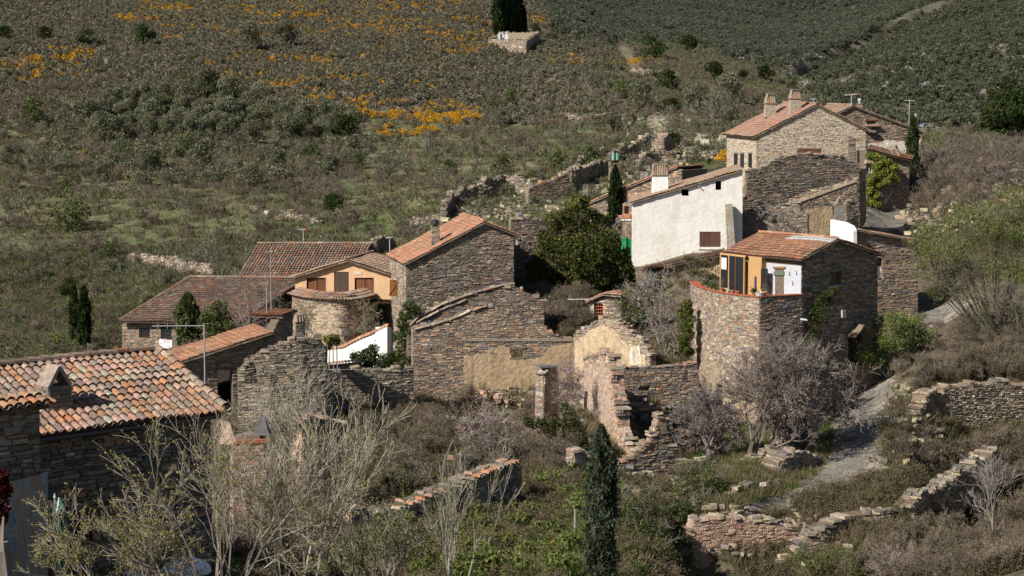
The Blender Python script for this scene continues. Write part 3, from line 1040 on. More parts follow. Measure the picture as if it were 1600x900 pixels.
def chimney(parent, c, w, d, h, rz, pal='slate', top='slabs', plain=None, name='chimney', taper=.85, cap_pal='tilered', cap_h=.5):
    """stack standing at c (centre of its foot)"""
    c = Vector(c); ca, sa = math.cos(rz), math.sin(rz)
    ux = Vector((ca, sa, 0)); uy = Vector((-sa, ca, 0))
    m = MB()
    ring = lambda z, k: [c + ux * (x * w / 2 * k) + uy * (y * d / 2 * k) + Vector((0, 0, z)) for x, y in ((-1, -1), (1, -1), (1, 1), (-1, 1))]
    m.hexa(ring(0, .97) + ring(h, taper * .97), plain if plain else (.17, .14, .11))
    o = m.build(name, (M_PAINT if plain and plain[0] > .5 else M_PLASTER) if plain else M_CORE, parent)
    if not plain:
        sm = MB(); z = 0
        while z < h - .03:
            ch = R.uniform(.07, .14); k = 1 + (taper - 1) * z / h
            for (a, b, half, l) in ((ux, -uy, d / 2, w), (ux, uy, d / 2, w), (uy, -ux, w / 2, d), (uy, ux, w / 2, d)):
                s = -l / 2 * k
                while s < l / 2 * k - .02:
                    ww = min(R.uniform(.15, .4), l / 2 * k - s); pr = R.uniform(.01, .04)
                    p = c + b * (half * k) + Vector((0, 0, z))
                    sm.hexa([p + a * s - b * .03, p + a * (s + ww - .01) - b * .03, p + a * (s + ww - .01) + b * pr, p + a * s + b * pr,
                             p + a * s - b * .03 + Vector((0, 0, ch - .012)), p + a * (s + ww - .01) - b * .03 + Vector((0, 0, ch - .012)),
                             p + a * (s + ww - .02) + b * pr + Vector((0, 0, ch - .014)), p + a * s + b * pr + Vector((0, 0, ch - .014))], tone(pal))
                    s += ww
            z += ch
        sm.build('stones', M_STONE, o, kind='stuff')
    zt = c + Vector((0, 0, h))
    if top == 'slabs':
        k = MB(); k.box(zt + Vector((0, 0, .0)), w * 1.15, d * 1.15, .06, (.14, .13, .12), rz)
        for sx, sy in ((-1, -1), (1, -1), (1, 1), (-1, 1)):
            k.box(zt + ux * (sx * w * .36) + uy * (sy * d * .36) + Vector((0, 0, .06)), .12, .12, .22, (.16, .14, .12), rz)
        k.box(zt + Vector((0, 0, .28)), w * 1.2, d * 1.2, .06, (.12, .115, .11), rz)
        k.build('cap', M_STONE, o)
    elif top == 'tiles':       # tiles stood on end round a clay box
        k = MB(); k.box(zt, w * taper * 1.18, d * taper * 1.18, .06, (.34, .24, .17), rz)
        k.box(zt + Vector((0, 0, .06)), w * taper * .8, d * taper * .8, cap_h, (.10, .07, .05), rz)
        kk = k.build('cap', M_TILE, o)
        q = MB()
        for (a, b, half, l) in ((ux, -uy, d / 2, w), (ux, uy, d / 2, w), (uy, -ux, w / 2, d), (uy, ux, w / 2, d)):
            nn = max(3, int(l / .2))
            for j in range(nn):
                p = zt + b * (half * taper * .98) + a * ((j + .5) / nn - .5) * l * taper + Vector((0, 0, .06))
                up_ = (Vector((0, 0, 1)) - b * .22).normalized()
                tile_geo(q, p, a, up_, b, cap_h, l * taper / nn * .52, l * taper / nn * .42, tone(cap_pal) if j % 2 else (.30, .27, .22), seg=4, lift=.0)
        q.build('cap_tiles', M_TILE, kk, kind='stuff')
        q2 = MB(); q2.box(zt + Vector((0, 0, .06 + cap_h * .97)), w * taper * .85, d * taper * .85, .05, (.36, .26, .20), rz); q2.build('top_slab', M_TILE, kk)
    elif top == 'tent':        # two leaning slabs
        k = MB(); hw = w * taper / 2 * 1.1; hd = d * taper / 2 * 1.1
        for s in (-1, 1):
            k.hexa([zt + ux * (s * hw) - uy * hd, zt + ux * (s * (hw - .1)) - uy * hd, zt + ux * (s * (hw - .1)) + uy * hd, zt + ux * (s * hw) + uy * hd,
                    zt + ux * (s * .03) - uy * hd + Vector((0, 0, cap_h)), zt - ux * (s * .03) - uy * hd + Vector((0, 0, cap_h - .06)), zt - ux * (s * .03) + uy * hd + Vector((0, 0, cap_h - .06)), zt + ux * (s * .03) + uy * hd + Vector((0, 0, cap_h))], (.30, .24, .20))
        k.build('cap', M_TILE, o)
    elif top == 'pot':
        k = MB(); k.box(zt, w * 1.1, d * 1.1, .06, (.2, .19, .18), rz); k.lathe(zt + Vector((0, 0, .06)), [(w * .26, 0), (w * .26, .22), (w * .38, .24), (w * .38, .44), (w * .3, .5)], (.45, .46, .48), 10)
        k.build('cowl', M_METAL, o)
    elif top == 'dark':
        k = MB(); k.lathe(zt, [(w * .3, 0), (w * .3, .15), (w * .5, .17), (w * .5, .42), (w * .2, .55)], (.035, .035, .04), 8); k.build('cowl', M_METAL, o)
    return o

# ------------------------------------------------------------------ buildings
def side_line(wl, s, L, left=True):
    a = wl.w(s, 0, 0); b = wl.w(s, 0, -L)
    return Wl(xy=[(b.x, b.y), (a.x, a.y)]) if left else Wl(xy=[(a.x, a.y), (b.x, b.y)])


def base_of(wl, px, py):
    s, z = wl.h(px, py); return wl.w(s, z, 0)


def gable_house(name, label, cat, wl, outline, L, pal, roofpal, holes=(), side=None, side_pal=None, group=None, tops=None, rear=(.17, .14, .11),
                singles=40, course=(.08, .17), width=(.2, .65), tw=.225, mortar=(.17, .135, .10), roof_label=None, over=.3, front=.22, backover=.3,
                white_top=0, side_mat=None, side_holes=(), stones=True, mat=None, ridge=True, th=.5, side_stones=True, side_mortar=None, proud=.05, gap=.014):
    t = thing(name, base_of(wl, outline[0][0], outline[0][1]), label, cat, group)
    o2 = [wl.h(*p) for p in outline]
    wall = masonry(t, wl, outline, holes, pal, course, width, th, mortar, 'front_wall', singles, stones=stones, mat=mat, proud=proud, gap=gap)
    shell(t, wl, o2, L, rear)
    tp = [wl.h(*p) for p in (tops or outline[1:-1])]
    rf = gable_roofs(t, wl, tp, L, roofpal, tw=tw, label=roof_label, over=over, front=front, backover=backover, white_top=white_top, ridge=ridge)
    sw = None
    if side:
        left = side == 'left'
        sA = o2[0][0] if left else o2[-1][0]
        zt = (o2[1] if left else o2[-2])[1]; zb = (o2[0] if left else o2[-1])[1]
        sl = side_line(wl, sA, L, left)
        ol = [(0, zb), (sl.len, zb), (sl.len, zt), (0, zt)]
        # stones laid a little proud of the rear shell
        of_ = .03 + (max(0, o2[0][0] - o2[1][0]) if left else max(0, o2[-2][0] - o2[-1][0]))
        sl2 = Wl(xy=[(p.x + sl.n().x * of_, p.y + sl.n().y * of_) for p in sl.q])
        masonry(t, sl2, ol, [], side_pal or pal, course, width, .25, side_mortar or mortar, 'side_wall', 30, sz=True, stones=side_stones, mat=side_mat, proud=proud, gap=gap)
        sw = sl2
    return t, wall, rf, sw


# --- big stone house in the middle, gable to the front
wG = Wl([(636, 150), (802, 151.7)])
G, _, Gr, Gs = gable_house('stone_house', 'large dark slate-stone house with orange gable roof and one chimney, mid village', 'house', wG,
    [(636, 592), (636, 412), (756, 349), (803, 367), (803, 600)], 7.6, 'slate', 'tilered', side='left', side_pal='tan', singles=110, width=(.2, .6), course=(.07, .14))
for i_ in range(1): pass
cG = wG.w(*wG.h(684, 380), -1.1)
chimney(G, cG - Vector((0, 0, 1.0)), .62, .62, 2.15, .2, 'rubble', 'dark')
m = MB(); m.box(wG.w(*wG.h(806, 383), -.3), .42, .5, .85, (.62, .6, .56), .1); m.build('gutter_block', M_PLASTER, G)
# open wooden shutter standing out from its left wall
sh = Gs
s_, z_ = sh.h(622, 463)
wSh = Wl(xy=[tuple((sh.w(s_, 0, .72)).xy), tuple((sh.w(s_, 0, .03)).xy)])
st = boards(G, wSh, 609, 437, 622, 463, (.30, .13, .045), -.02, .03, 4)
m = MB(); a = wSh.w(0, sh.h(622, 461)[1], .04); b = wSh.w(wSh.len, sh.h(622, 440)[1], .04)
m.tube(a, b, .035, .035, (.22, .09, .03), 4); m.build('brace', M_WOOD, st)

# dark walled yard building right of it
wH = Wl([(790, 160.0), (868, 161.5)])
H = masonry(None, wH, [(790, 500), (790, 372), (868, 378), (868, 500)], [], 'slate', singles=30, thing_tag=('dark stone wall standing in the shade of the large stone house, beside the evergreen tree', 'wall'), name='shaded_wall', cap=.12)
wH2 = Wl([(798, 166), (870, 167)])
masonry(None, wH2, [(798, 420), (798, 343), (820, 341), (868, 346), (868, 420)], [], 'slate', singles=20, thing_tag=('low ruined wall topped with loose stones behind the large stone house', 'wall'), name='ruined_wall', cap=.2)

# --- stepped ruin gables in front
wI1 = Wl([(636, 147), (800, 147.8)])
t = masonry(None, wI1, [(636, 590), (637, 508), (655, 495), (690, 476), (730, 462), (786, 448), (812, 452), (850, 470), (850, 560)], [], 'slate', singles=70,
    thing_tag=('roofless gable wall with pale slab-topped slope, just in front of the large stone house', 'ruin'), name='ruined_gable', cap=.22)
wI2 = Wl([(645, 142.6), (905, 143.2)])
hole = [rect(673, 541, 679, 547), rect(800, 544, 817, 558)]
I2 = masonry(None, wI2, [(645, 660), (645, 514), (672, 508), (700, 500), (738, 484), (760, 478), (800, 492), (850, 512), (872, 526), (905, 530), (905, 625), (860, 650), (790, 640), (740, 640)], hole, 'warm', singles=160,
    thing_tag=('broad ruined stone wall with patches of ochre plaster and a small square window hole', 'ruin'), name='ruined_wall', cap=.2)
def coping(parent, wl, pts, pal='tan', w=(.4, .95), th=(.06, .13), name='coping_slab'):
    q = [wl.h(*p) for p in pts]
    for (a, b) in zip(q, q[1:]):
        s = a[0]
        while s < b[0] - .1:
            e = min(s + R.uniform(*w), b[0]); f = lambda v: a[1] + (b[1] - a[1]) * (v - a[0]) / (b[0] - a[0])
            h_ = R.uniform(*th); o0, o1 = -.55 + R.uniform(-.06, .06), .16 + R.uniform(-.05, .08); m = MB(); j = lambda: R.uniform(-.04, .04)
            m.hexa([wl.w(s + .01, f(s) + j(), o0), wl.w(e - .01, f(e) + j(), o0), wl.w(e - .01, f(e) + j(), o1), wl.w(s + .01, f(s) + j(), o1),
                    wl.w(s + .03, f(s) + h_, o0), wl.w(e - .03, f(e) + h_, o0), wl.w(e - .03, f(e) + h_, o1 - .03), wl.w(s + .03, f(s) + h_, o1 - .03)], tuple(c * 1.12 for c in tone(pal)))
            m.build(name, M_STONE, parent)
            s = e


coping(t, wI1, [(640, 508), (655, 495), (690, 476), (730, 461), (786, 446)])
coping(t, wI1, [(650, 504), (690, 483), (730, 468)], th=(.05, .08))
coping(I2, wI2, [(646, 515), (672, 509), (700, 501), (738, 485), (760, 478)])
slI = side_line(wI2, wI2.h(645, 580)[0], 1.9, True)
masonry(I2, Wl(xy=[(p.x - .04, p.y) for p in slI.q]), [(0, wI2.h(645, 655)[1]), (slI.len, wI2.h(645, 655)[1]), (slI.len, wI2.h(645, 513)[1]), (0, wI2.h(645, 517)[1])], [], 'tan', thick=.4, name='side_wall', singles=20, sz=True, mortar=(.40, .32, .23))
patch(I2, wI2, [(727, 606), (723, 556), (752, 553), (795, 550), (801, 562), (845, 560), (862, 541), (905, 535), (905, 618), (862, 608), (800, 614), (752, 622)], (.44, .33, .21), holes if False else None)
patch(I2, wI2, [(760, 549), (780, 541), (797, 543), (797, 552), (770, 556)], (.42, .31, .2))
m = MB(); wbox(m, wI2, 796, 558, 821, 561, -.3, .09, (.17, .13, .10)); wbox(m, wI2, 796, 541, 821, 544, -.3, .1, (.2, .17, .14)); m.build('lintel', M_WOOD, I2)
m = MB(); wbox(m, wI2, 726, 529, 905, 533, -.5, .10, (.20, .17, .14)); m.build('ledge', M_STONE, I2)
# bright plaster return to the right
wJ = Wl([(897, 142.8), (1015, 135.5)])
J = masonry(None, wJ, [(897, 625), (897, 524), (925, 507), (940, 498), (968, 503), (985, 520), (1003, 530), (1015, 556), (1015, 610)], [], 'tan', singles=30,
    thing_tag=('sunlit ruined wall in cream and ochre plaster, below the tiny tiled shed', 'ruin'), name='plastered_wall', cap=.15, mortar=(.42, .32, .21))
patch(J, wJ, [(899, 600), (900, 533), (925, 514), (945, 508), (962, 520), (980, 536), (992, 545), (1010, 556), (1010, 590), (960, 596)], (.53, .41, .27))
patch(J, wJ, [(985, 570), (987, 540), (1001, 538), (1005, 570)], (.66, .60, .50), off=.1)
# tiny shed with tiled top and barred hatch
wK = Wl([(924, 150.5), (962, 149.5)])
K = thing('garden_shed', base_of(wK, 924, 520), 'tiny stone shed with a red barred hatch in the overgrown plot', 'shed')
masonry(K, wK, [(924, 520), (924, 471), (944, 463), (972, 464), (972, 520)], [rect(930, 474, 942, 502)], 'tan', name='front_wall', singles=10, thick=.4)
shell(K, wK, [wK.h(924, 520), wK.h(924, 471), wK.h(944, 463), wK.h(972, 464), wK.h(972, 520)], 2.2, (.2, .17, .13))
m = MB(); wbox(m, wK, 922, 468, 929, 514, .05, .12, (.45, .42, .38)); m.build('jamb', M_PLASTER, K)
gt = window(K, wK, 930, 474, 942, 502, (.28, .08, .05), 3, glass=False, depth=-.1, fr=.05, name='hatch')
m = MB()
for k in range(5): wbox(m, wK, 930, 478 + k * 5, 942, 479.2 + k * 5, -.12, -.07, (.30, .085, .05))
m.build('bar', M_METAL, gt, kind='stuff')
gable_roofs(K, wK, [wK.h(922, 471), wK.h(945, 461)], 2.2, 'tilered', over=.25, front=.3)
gable_roofs(K, wK, [wK.h(972, 463.5), wK.h(944, 461.5)], 2.2, 'tilered', over=.1, front=.3)

# --- rust-orange rendered house with shuttered windows
wD = Wl([(461, 158.5), (617, 156.8)])
Dh, _, Dr, _ = gable_house('orange_house', 'apricot rendered house front with brown shutters above a curved tile-edged stone wall', 'house', wD,
    [(461, 475), (461, 434), (545, 408), (617, 431), (617, 475)], 6.5, 'slate', 'tiletan', holes=[rect(479, 434, 509, 457), rect(522, 425, 545, 462), rect(554, 434, 584, 457)],
    stones=False, mat=M_PAINT, mortar=(.62, .40, .235), rear=(.6, .38, .22), front=.35, over=.35)
for x0 in (479, 554):
    f = window(Dh, wD, x0, 434, x0 + 30.5, 457, (.10, .045, .025), 2, depth=-.12, sill=(.5, .42, .33), glass=False)
    for k in range(2):
        boards(Dh, wD, x0 + 2 + k * 13.5, 436, x0 + 14.5 + k * 13.5, 455, (.17, .07, .035), -.2, -.14, 3)
boards(Dh, wD, 523, 426, 544.5, 462, (.085, .055, .05), -.15, -.07, 7, name='door', part='board')
m = MB(); wbox(m, wD, 553, 424.5, 565, 429, .0, .035, (.62, .52, .42)); m.build('plaque', M_PAINT, Dh)
wD2 = Wl([(455, 157.6), (478, 155), (510, 153.6), (540, 153.4), (566, 155), (588, 158.2), (602, 161.5), (613, 165)], curve=True)
zc = wD2.h(466, 463)[1]
DL = masonry(None, wD2, [(457, 590), (457, 463.5), (480, 463), (540, 462), (580, 459.5), (612, 452), (612, 590)], [], 'warm', singles=60,
    thing_tag=('curved stone wall patched with cream plaster below the apricot house', 'wall'), name='curved_wall', thick=.8)
patch(DL, wD2, [(478, 505), (484, 486), (500, 478), (515, 477), (530, 481), (545, 484), (555, 478), (560, 490), (556, 520), (540, 540), (500, 545), (478, 535), (474, 520)], (.48, .38, .27), amp=.2, off=.035)
m = MB(); tm_ = MB(); s = 0
while s < wD2.len:
    zt_ = 0
    p, u, n = wD2.frame(s)
    y_ = (p.y); z0 = wD2.h(457, 461)[1]
    q = Vector((p.x, p.y, z0 + .12)); cN = Vector((n.x, n.y, 0)); uu = Vector((u.x, u.y, 0))
    tdir = (-cN * .9 + Vector((0, 0, .42))).normalized(); nn = uu.cross(tdir).normalized()
    if nn.z < 0: nn = -nn
    tile_geo(tm_, q + cN * .32 - Vector((0, 0, .1)), uu, tdir, nn, .46, .115, .09, tone('tilemix'), seg=4)
    tile_geo(tm_, q - cN * .05 + Vector((0, 0, .06)), uu, tdir, nn, .46, .115, .09, tone('tilemix'), seg=4)
    tile_geo(tm_, q - cN * .38 + Vector((0, 0, .21)), uu, tdir, nn, .46, .115, .09, tone('tilemix'), seg=4)
    s += .22
tm_.build('tile_coping', M_TILE, DL, kind='stuff')
core(m, wD2, [(0, z0 - .14), (wD2.len, z0 - .14), (wD2.len, z0 + .02), (0, z0 + .02)], [], .9, (.2, .13, .1)); m.build('coping_bed', M_CORE, DL)
# floor behind the curved wall (terrace of the apricot house)
m = MB(); fl = [wD2.w(wD2.len * k / 12, z0 - .3, -.1) for k in range(13)] + [wD.w(wD.h(617, 460)[0], z0 - .3, .0), wD.w(wD.h(461, 460)[0], z0 - .3, .0)]
m.face(fl, (.35, .2, .13)); m.build('terrace_floor', M_TILE, DL)

# --- house with the broad red roof, behind on the left
Ea, Eb = P(369, 436.5, 172), P(553, 437, 170.2)
Ra, Rb = P(403, 381.5, 178), P(548, 381.5, 176.4)
Ch = thing('red_roofed_house', P(372, 500, 172.3), 'house behind the apricot one with a wide red-brown tile roof', 'house')
tR = (Ra - Ea)
Rb2 = Eb + tR
rC = tiled_roof(Ch, Ea, Eb - Ea, tR, [Ea, Eb, Rb2 - (Eb - Ea) * .0, Ra], pal='tileold', tw=.27, tl=.4)
ridge_tiles(rC, Ra + Vector((0, 0, .05)), Rb2 + Vector((0, 0, .05)), 'tileold')
wC = Wl([(373, 172.4), (550, 170.6)])
masonry(Ch, wC, [(373, 520), (373, 438), (550, 437.5), (550, 520)], [], 'slate', name='front_wall', singles=30)
bk = Rb2 - Ra
hd = Vector((tR.x, tR.y, 0))
m = MB()
for a in (Ea + (Eb - Ea) * .02, Eb - (Eb - Ea) * .02):
    q0 = a + hd * .07; u_ = (Eb - Ea).normalized() * .3
    if a is not None:
        m.hexa([q0 + Vector((0, 0, -4)), q0 + u_ + Vector((0, 0, -4)), q0 + u_ + hd * 1.8 + Vector((0, 0, -4)), q0 + hd * 1.8 + Vector((0, 0, -4)),
                q0 + Vector((0, 0, -.15)), q0 + u_ + Vector((0, 0, -.15)), q0 + u_ + hd * 1.8 + Vector((0, 0, -.15)), q0 + hd * 1.8 + Vector((0, 0, -.15))], (.15, .13, .11))
m.hexa([Ra + Vector((0, 0, -6)), Rb2 + Vector((0, 0, -6)), Rb2 + hd * .05 + Vector((0, 0, -6)), Ra + hd * .05 + Vector((0, 0, -6)),
        Ra - Vector((0, 0, .1)), Rb2 - Vector((0, 0, .1)), Rb2 + hd * .05 - Vector((0, 0, .1)), Ra + hd * .05 - Vector((0, 0, .1))], (.15, .13, .11))
m.build('rear_walls', M_CORE, Ch)
Rr = Rb2 + hd * .9 - Vector((0, 0, 2.2)); Rl = Ra + hd * .9 - Vector((0, 0, 2.2))
tiled_roof(Ch, Rr, Ra - Rb2, Rb2 - Rr, [Rr, Rl, Ra, Rb2], pal='tileold', tw=.27, tl=.4)

# --- left house with barred windows
Ea, Eb = P(186, 503, 165.5), P(372, 506, 161.5)
Ra, Rb = P(298, 434, 173.5), P(420, 436, 171)
Bh = thing('left_house', P(190, 560, 165.3), 'leftmost house, brown tile roof over a stone wall with two barred windows', 'house')
tR = Ra - Ea; Rb = Eb + tR
rB = tiled_roof(Bh, Ea, Eb - Ea, tR, [Ea, Eb, Rb, Ra], pal='tileold', tw=.27, tl=.4)
ridge_tiles(rB, Ra + Vector((0, 0, .05)), Rb + Vector((0, 0, .05)), 'tileold')
ridge_tiles(rB, Ea + Vector((0, 0, .08)), Ra + Vector((0, 0, .08)), 'tiletan', name='verge')
wB = Wl([(191, 166.2), (372, 162.2)])
masonry(Bh, wB, [(191, 580), (191, 506), (372, 508), (372, 580)], [rect(218, 512, 234, 527), rect(252, 511, 268, 530)], 'warm', name='front_wall', singles=40)
window(Bh, wB, 218, 512, 234, 527, (.06, .05, .05), 2, bars=True)
window(Bh, wB, 252, 511, 268, 530, (.06, .05, .05), 2, bars=True)
hd = Vector((tR.x, tR.y, 0)); u_ = (Eb - Ea).normalized()
m = MB()
for q0, uu in ((Ea + u_ * .2 + hd * .08, u_ * .3), (Eb - u_ * .5 + hd * .08, u_ * .3)):
    m.hexa([q0 + Vector((0, 0, -4.5)), q0 + uu + Vector((0, 0, -4.5)), q0 + uu + hd * 1.8 + Vector((0, 0, -4.5)), q0 + hd * 1.8 + Vector((0, 0, -4.5)),
            q0 + Vector((0, 0, -.1)), q0 + uu + Vector((0, 0, -.1)), q0 + uu + hd * 1.8 + Vector((0, 0, -.1)), q0 + hd * 1.8 + Vector((0, 0, -.1))], (.15, .13, .11))
m.hexa([Ra + Vector((0, 0, -7)), Rb + Vector((0, 0, -7)), Rb + hd * .05 + Vector((0, 0, -7)), Ra + hd * .05 + Vector((0, 0, -7)),
        Ra - Vector((0, 0, .1)), Rb - Vector((0, 0, .1)), Rb + hd * .05 - Vector((0, 0, .1)), Ra + hd * .05 - Vector((0, 0, .1))], (.15, .13, .11))
m.build('rear_walls', M_CORE, Bh)
Rr = Rb + hd * .9 - Vector((0, 0, 2.4)); Rl = Ra + hd * .9 - Vector((0, 0, 2.4))
tiled_roof(Bh, Rr, Ra - Rb, Rb - Rr, [Rr, Rl, Ra, Rb], pal='tileold', tw=.27, tl=.4)
# banner under its window
m = MB()
for i in range(6):
    wbox(m, wB, 250 + i * 3.35, 529.5 + .3 * i, 250 + (i + 1) * 3.35, 543.5 + .15 * i, .09 + .015 * (i % 2), .105 + .015 * (i % 2), (.80, .80, .82))
bn = m.build('banner', M_CLOTH, None, origin=base_of(wB, 260, 543)); tag(bn, 'white banner with faint red lettering hung below the barred window of the leftmost house', 'banner')
m = MB()
for i, (x, y, w_) in enumerate(((256, 530.6, 11), (257, 532.6, 4), (262, 532.6, 2), (265, 533, 4), (257, 534.8, 8))):
    wbox(m, wB, x, y, x + w_, y + .8, .122, .127, (.65, .25, .28))
m.build('print', M_CLOTH, bn)
m = MB()
for x, y, w_ in ((251.8, 536, 2.6), (251, 539.6, 2), (260, 539.6, 2.4), (264.5, 540.4, 3)): wbox(m, wB, x, y, x + w_, y + 1.4, .122, .128, (.18, .25, .33))
m.build('logo', M_CLOTH, bn)

# --- low house with the long orange lean-to roof
wE = Wl([(285, 117.5), (424, 119.6)])
Eh = thing('low_house', base_of(wE, 285, 640), 'low stone house with a long slanting orange roof and dark doorway', 'house')
masonry(Eh, wE, [(285, 690), (285, 566), (340, 550), (424, 522), (424, 690)], [rect(340, 578, 363, 645)], 'warm', name='front_wall', singles=110, width=(.2, .6))
shell(Eh, wE, [wE.h(*p) for p in [(285, 690), (285, 566), (424, 522), (424, 690)]], 4.2, (.15, .12, .1))
gable_roofs(Eh, wE, [wE.h(281, 567), wE.h(424, 521)], 3.2, 'tilered', over=.3, front=.35)
m = MB(); wbox(m, wE, 338, 573, 366, 578, -.3, .08, (.13, .09, .06)); m.build('lintel', M_WOOD, Eh)
slE = side_line(wE, 0.0, 4.2, True)
masonry(Eh, Wl(xy=[(p.x - .03, p.y) for p in slE.q]), [(0, wE.h(285, 680)[1]), (slE.len, wE.h(285, 680)[1]), (slE.len, wE.h(285, 566)[1]), (0, wE.h(285, 566)[1])], [], 'tan', thick=.2, name='side_wall', singles=0, sz=True, mortar=(.4, .32, .24))
wE2 = Wl([(421, 119.4), (461, 124)])
E2 = thing('chimney_annex', base_of(wE2, 421, 560), 'dark upright stone annex with a tiled edge and stout chimney behind the long orange roof', 'building')
masonry(E2, wE2, [(421, 640), (421, 528), (437, 497), (461, 487), (461, 640)], [], 'slate', name='front_wall', singles=15, thick=.5)
gable_roofs(E2, wE2, [wE2.h(436, 497), wE2.h(461, 487)], 1.6, 'tilered', over=.1, front=.15)
m = MB(); cc = wE2.w(*wE2.h(440, 548), 1.1)
ch_ = chimney(E2, cc, .62, .5, 1.75, .5, 'rubble', 'tiles', cap_h=.35)

# --- ruined walls below the low house, with garden
wR = Wl([(372, 113.4), (420, 113.4), (470, 113.8), (506, 114.4), (520, 114.8)])
RW = masonry(None, wR, [(372, 700), (372, 582), (385, 562), (410, 550), (440, 538), (470, 532), (500, 528), (508, 545), (512, 585), (520, 590), (520, 680)], [[(384, 600), (384, 575), (392, 563), (400, 570), (404, 600)]], 'rubble', singles=120,
    thing_tag=('crumbling brown stone wall with a dark hollow, joined to the low house', 'ruin'), name='ruined_wall', cap=.25, thick=.7)
wR2 = Wl([(500, 127), (646, 129)])
masonry(None, wR2, [(500, 660), (500, 582), (560, 577), (646, 580), (646, 650)], [], 'rubble', singles=120, thing_tag=('dark dry-stone garden wall in front of the ivy and the white garden wall', 'wall'), name='garden_wall', cap=.2)
wR3 = Wl([(506, 131), (566, 132.2)])
g3 = masonry(None, wR3, [(506, 600), (506, 572), (566, 567), (566, 600)], [], 'rubble', singles=0, thing_tag=('low wall edged with a row of small red tiles behind the dark garden wall', 'wall'), name='tile_topped_wall')
tm_ = MB(); s = 0
while s < wR3.len:
    tile_geo(tm_, wR3.w(s, wR3.h(506, 571)[1] + s * .03, .2), wR3.u(), (-wR3.n() + Vector((0, 0, .25))).normalized(), Vector((0, 0, 1)), .45, .11, .09, tone('tilered'))
    s += .22
tm_.build('tile_edge', M_TILE, g3, kind='stuff')
# white garden wall
wT = Wl([(508, 140), (560, 137.2), (606, 134.8)])
Tg = masonry(None, wT, [(508, 570), (508, 548), (535, 545), (560, 532), (580, 524), (603, 512), (606, 512), (606, 575)], [], 'tan', stones=False, mat=M_PAINT, mortar=(.66, .66, .66), thing_tag=('white garden wall with a rising red tile coping and a square end pier', 'wall'), name='white_garden_wall', thick=.3)
m = MB(); wbox(m, wT, 588, 511, 606, 552, -.2, .06, (.78, .77, .74)); m.build('pier', M_PAINT, Tg)
m = MB(); p = wT.w(*wT.h(606, 552)); q = wT.w(*wT.h(606, 512))
wbox(m, Wl(xy=[(p.x + .02, p.y), (p.x + .55, p.y + .55)]), 606, 513, 614, 552, -.3, .0, (.36, .14, .09)); m.build('brick_side', M_TILE, Tg)
tm_ = MB()
for (xa, ya), (xb, yb) in zip([(508, 547), (535, 544), (560, 531), (580, 523)], [(535, 544), (560, 531), (580, 523), (606, 510)]):
    a = wT.h(xa, ya); b = wT.h(xb, yb); n_ = max(1, int((b[0] - a[0]) / .3))
    for k in range(n_):
        s = a[0] + (b[0] - a[0]) * k / n_; z = a[1] + (b[1] - a[1]) * k / n_
        tile_geo(tm_, wT.w(s, z + .0, -.15), wT.n(), (wT.u() + Vector((0, 0, .35))).normalized(), Vector((-.3, 0, .95)), .4, .26, .22, tone('tilered'))
tm_.build('tile_coping', M_TILE, Tg, kind='stuff')
m = MB(); c_ = P(590, 540, 141); m.lathe(P(586, 552, 141), [(.75, 0), (.9, .1), (.8, .35), (.4, .5), (.05, .55)], (.42, .22, .17), 12)

# --- white house
wM = Wl([(987, 168.0), (1160, 167.3)])
Mh, _, Mr, _ = gable_house('white_house', 'whitewashed house with two small square holes and one brown shuttered window', 'house', wM,
    [(987, 445), (987, 318), (1160, 267), (1160, 420)], 8.2, 'tan', 'tiletan', holes=[rect(1065, 296, 1076, 306), rect(1118, 283, 1127, 297), rect(1093, 362, 1126, 386)],
    stones=False, mat=M_WHITE, mortar=(.74, .725, .69), rear=(.3, .26, .2), front=.2, over=.15, th=.6)
boards(Mh, wM, 1093, 362, 1126, 386, (.115, .06, .045), -.12, -.05, 11)
m = MB(); wbox(m, wM, 1091, 386, 1129, 389.5, -.1, .10, (.78, .76, .72)); m.build('sill', M_PAINT, Mh)
m = MB(); a = wM.w(*wM.h(1091, 290), .02); m.tube(a, a + wM.n() * .3 + Vector((.1, 0, -.1)), .05, .05, (.4, .38, .34), 6, True); m.build('drain_spout', M_PLASTER, Mh)
wMc = Wl([(1132, 166.4), (1150, 166.3)])
bt = MB(); q = [wMc.h(*p) for p in [(1137, 412), (1151, 412), (1144, 319), (1133, 320)]]
bt.hexa([wMc.w(*q[0], -.8), wMc.w(*q[1], -.8), wMc.w(*q[1], 0), wMc.w(*q[0], 0), wMc.w(*q[3], -.8), wMc.w(*q[2], -.8), wMc.w(*q[2], -.05), wMc.w(*q[3], -.05)], (.36, .33, .28))
bt.build('buttress', M_PLASTER, Mh)
# lean-to in front
wL = Wl([(1005, 163), (1060, 161), (1132, 158.5)])
Lt = thing('lean_to', base_of(wL, 1005, 450), 'low lean-to with a pale brown tile roof along the foot of the white house', 'shed')
Ea, Eb = P(1003, 425, 162.6), P(1130, 398, 158.5)
Ra = P(1008, 416, 166.8); Rb = P(1130, 384, 163.0)
n_ = (Ra - Ea).cross(Eb - Ea).normalized()
tiled_roof(Lt, Ea, Eb - Ea, Ra - Ea, [Ea, Eb, Eb + (Ra - Ea) * 1.1, Ra], pal='tiletan', tw=.21)
wL2 = Wl([(1008, 163.2), (1132, 159.2)])
masonry(Lt, wL2, [(1008, 450), (1008, 427), (1132, 400), (1132, 450)], [rect(1030, 428, 1056, 450)], 'tan', name='front_wall', stones=False, mat=M_PLASTER, mortar=(.45, .36, .22), thick=.3)
m = MB(); p = wL2.w(*wL2.h(1008, 450)); r_ = wL2.w(*wL2.h(1132, 450))
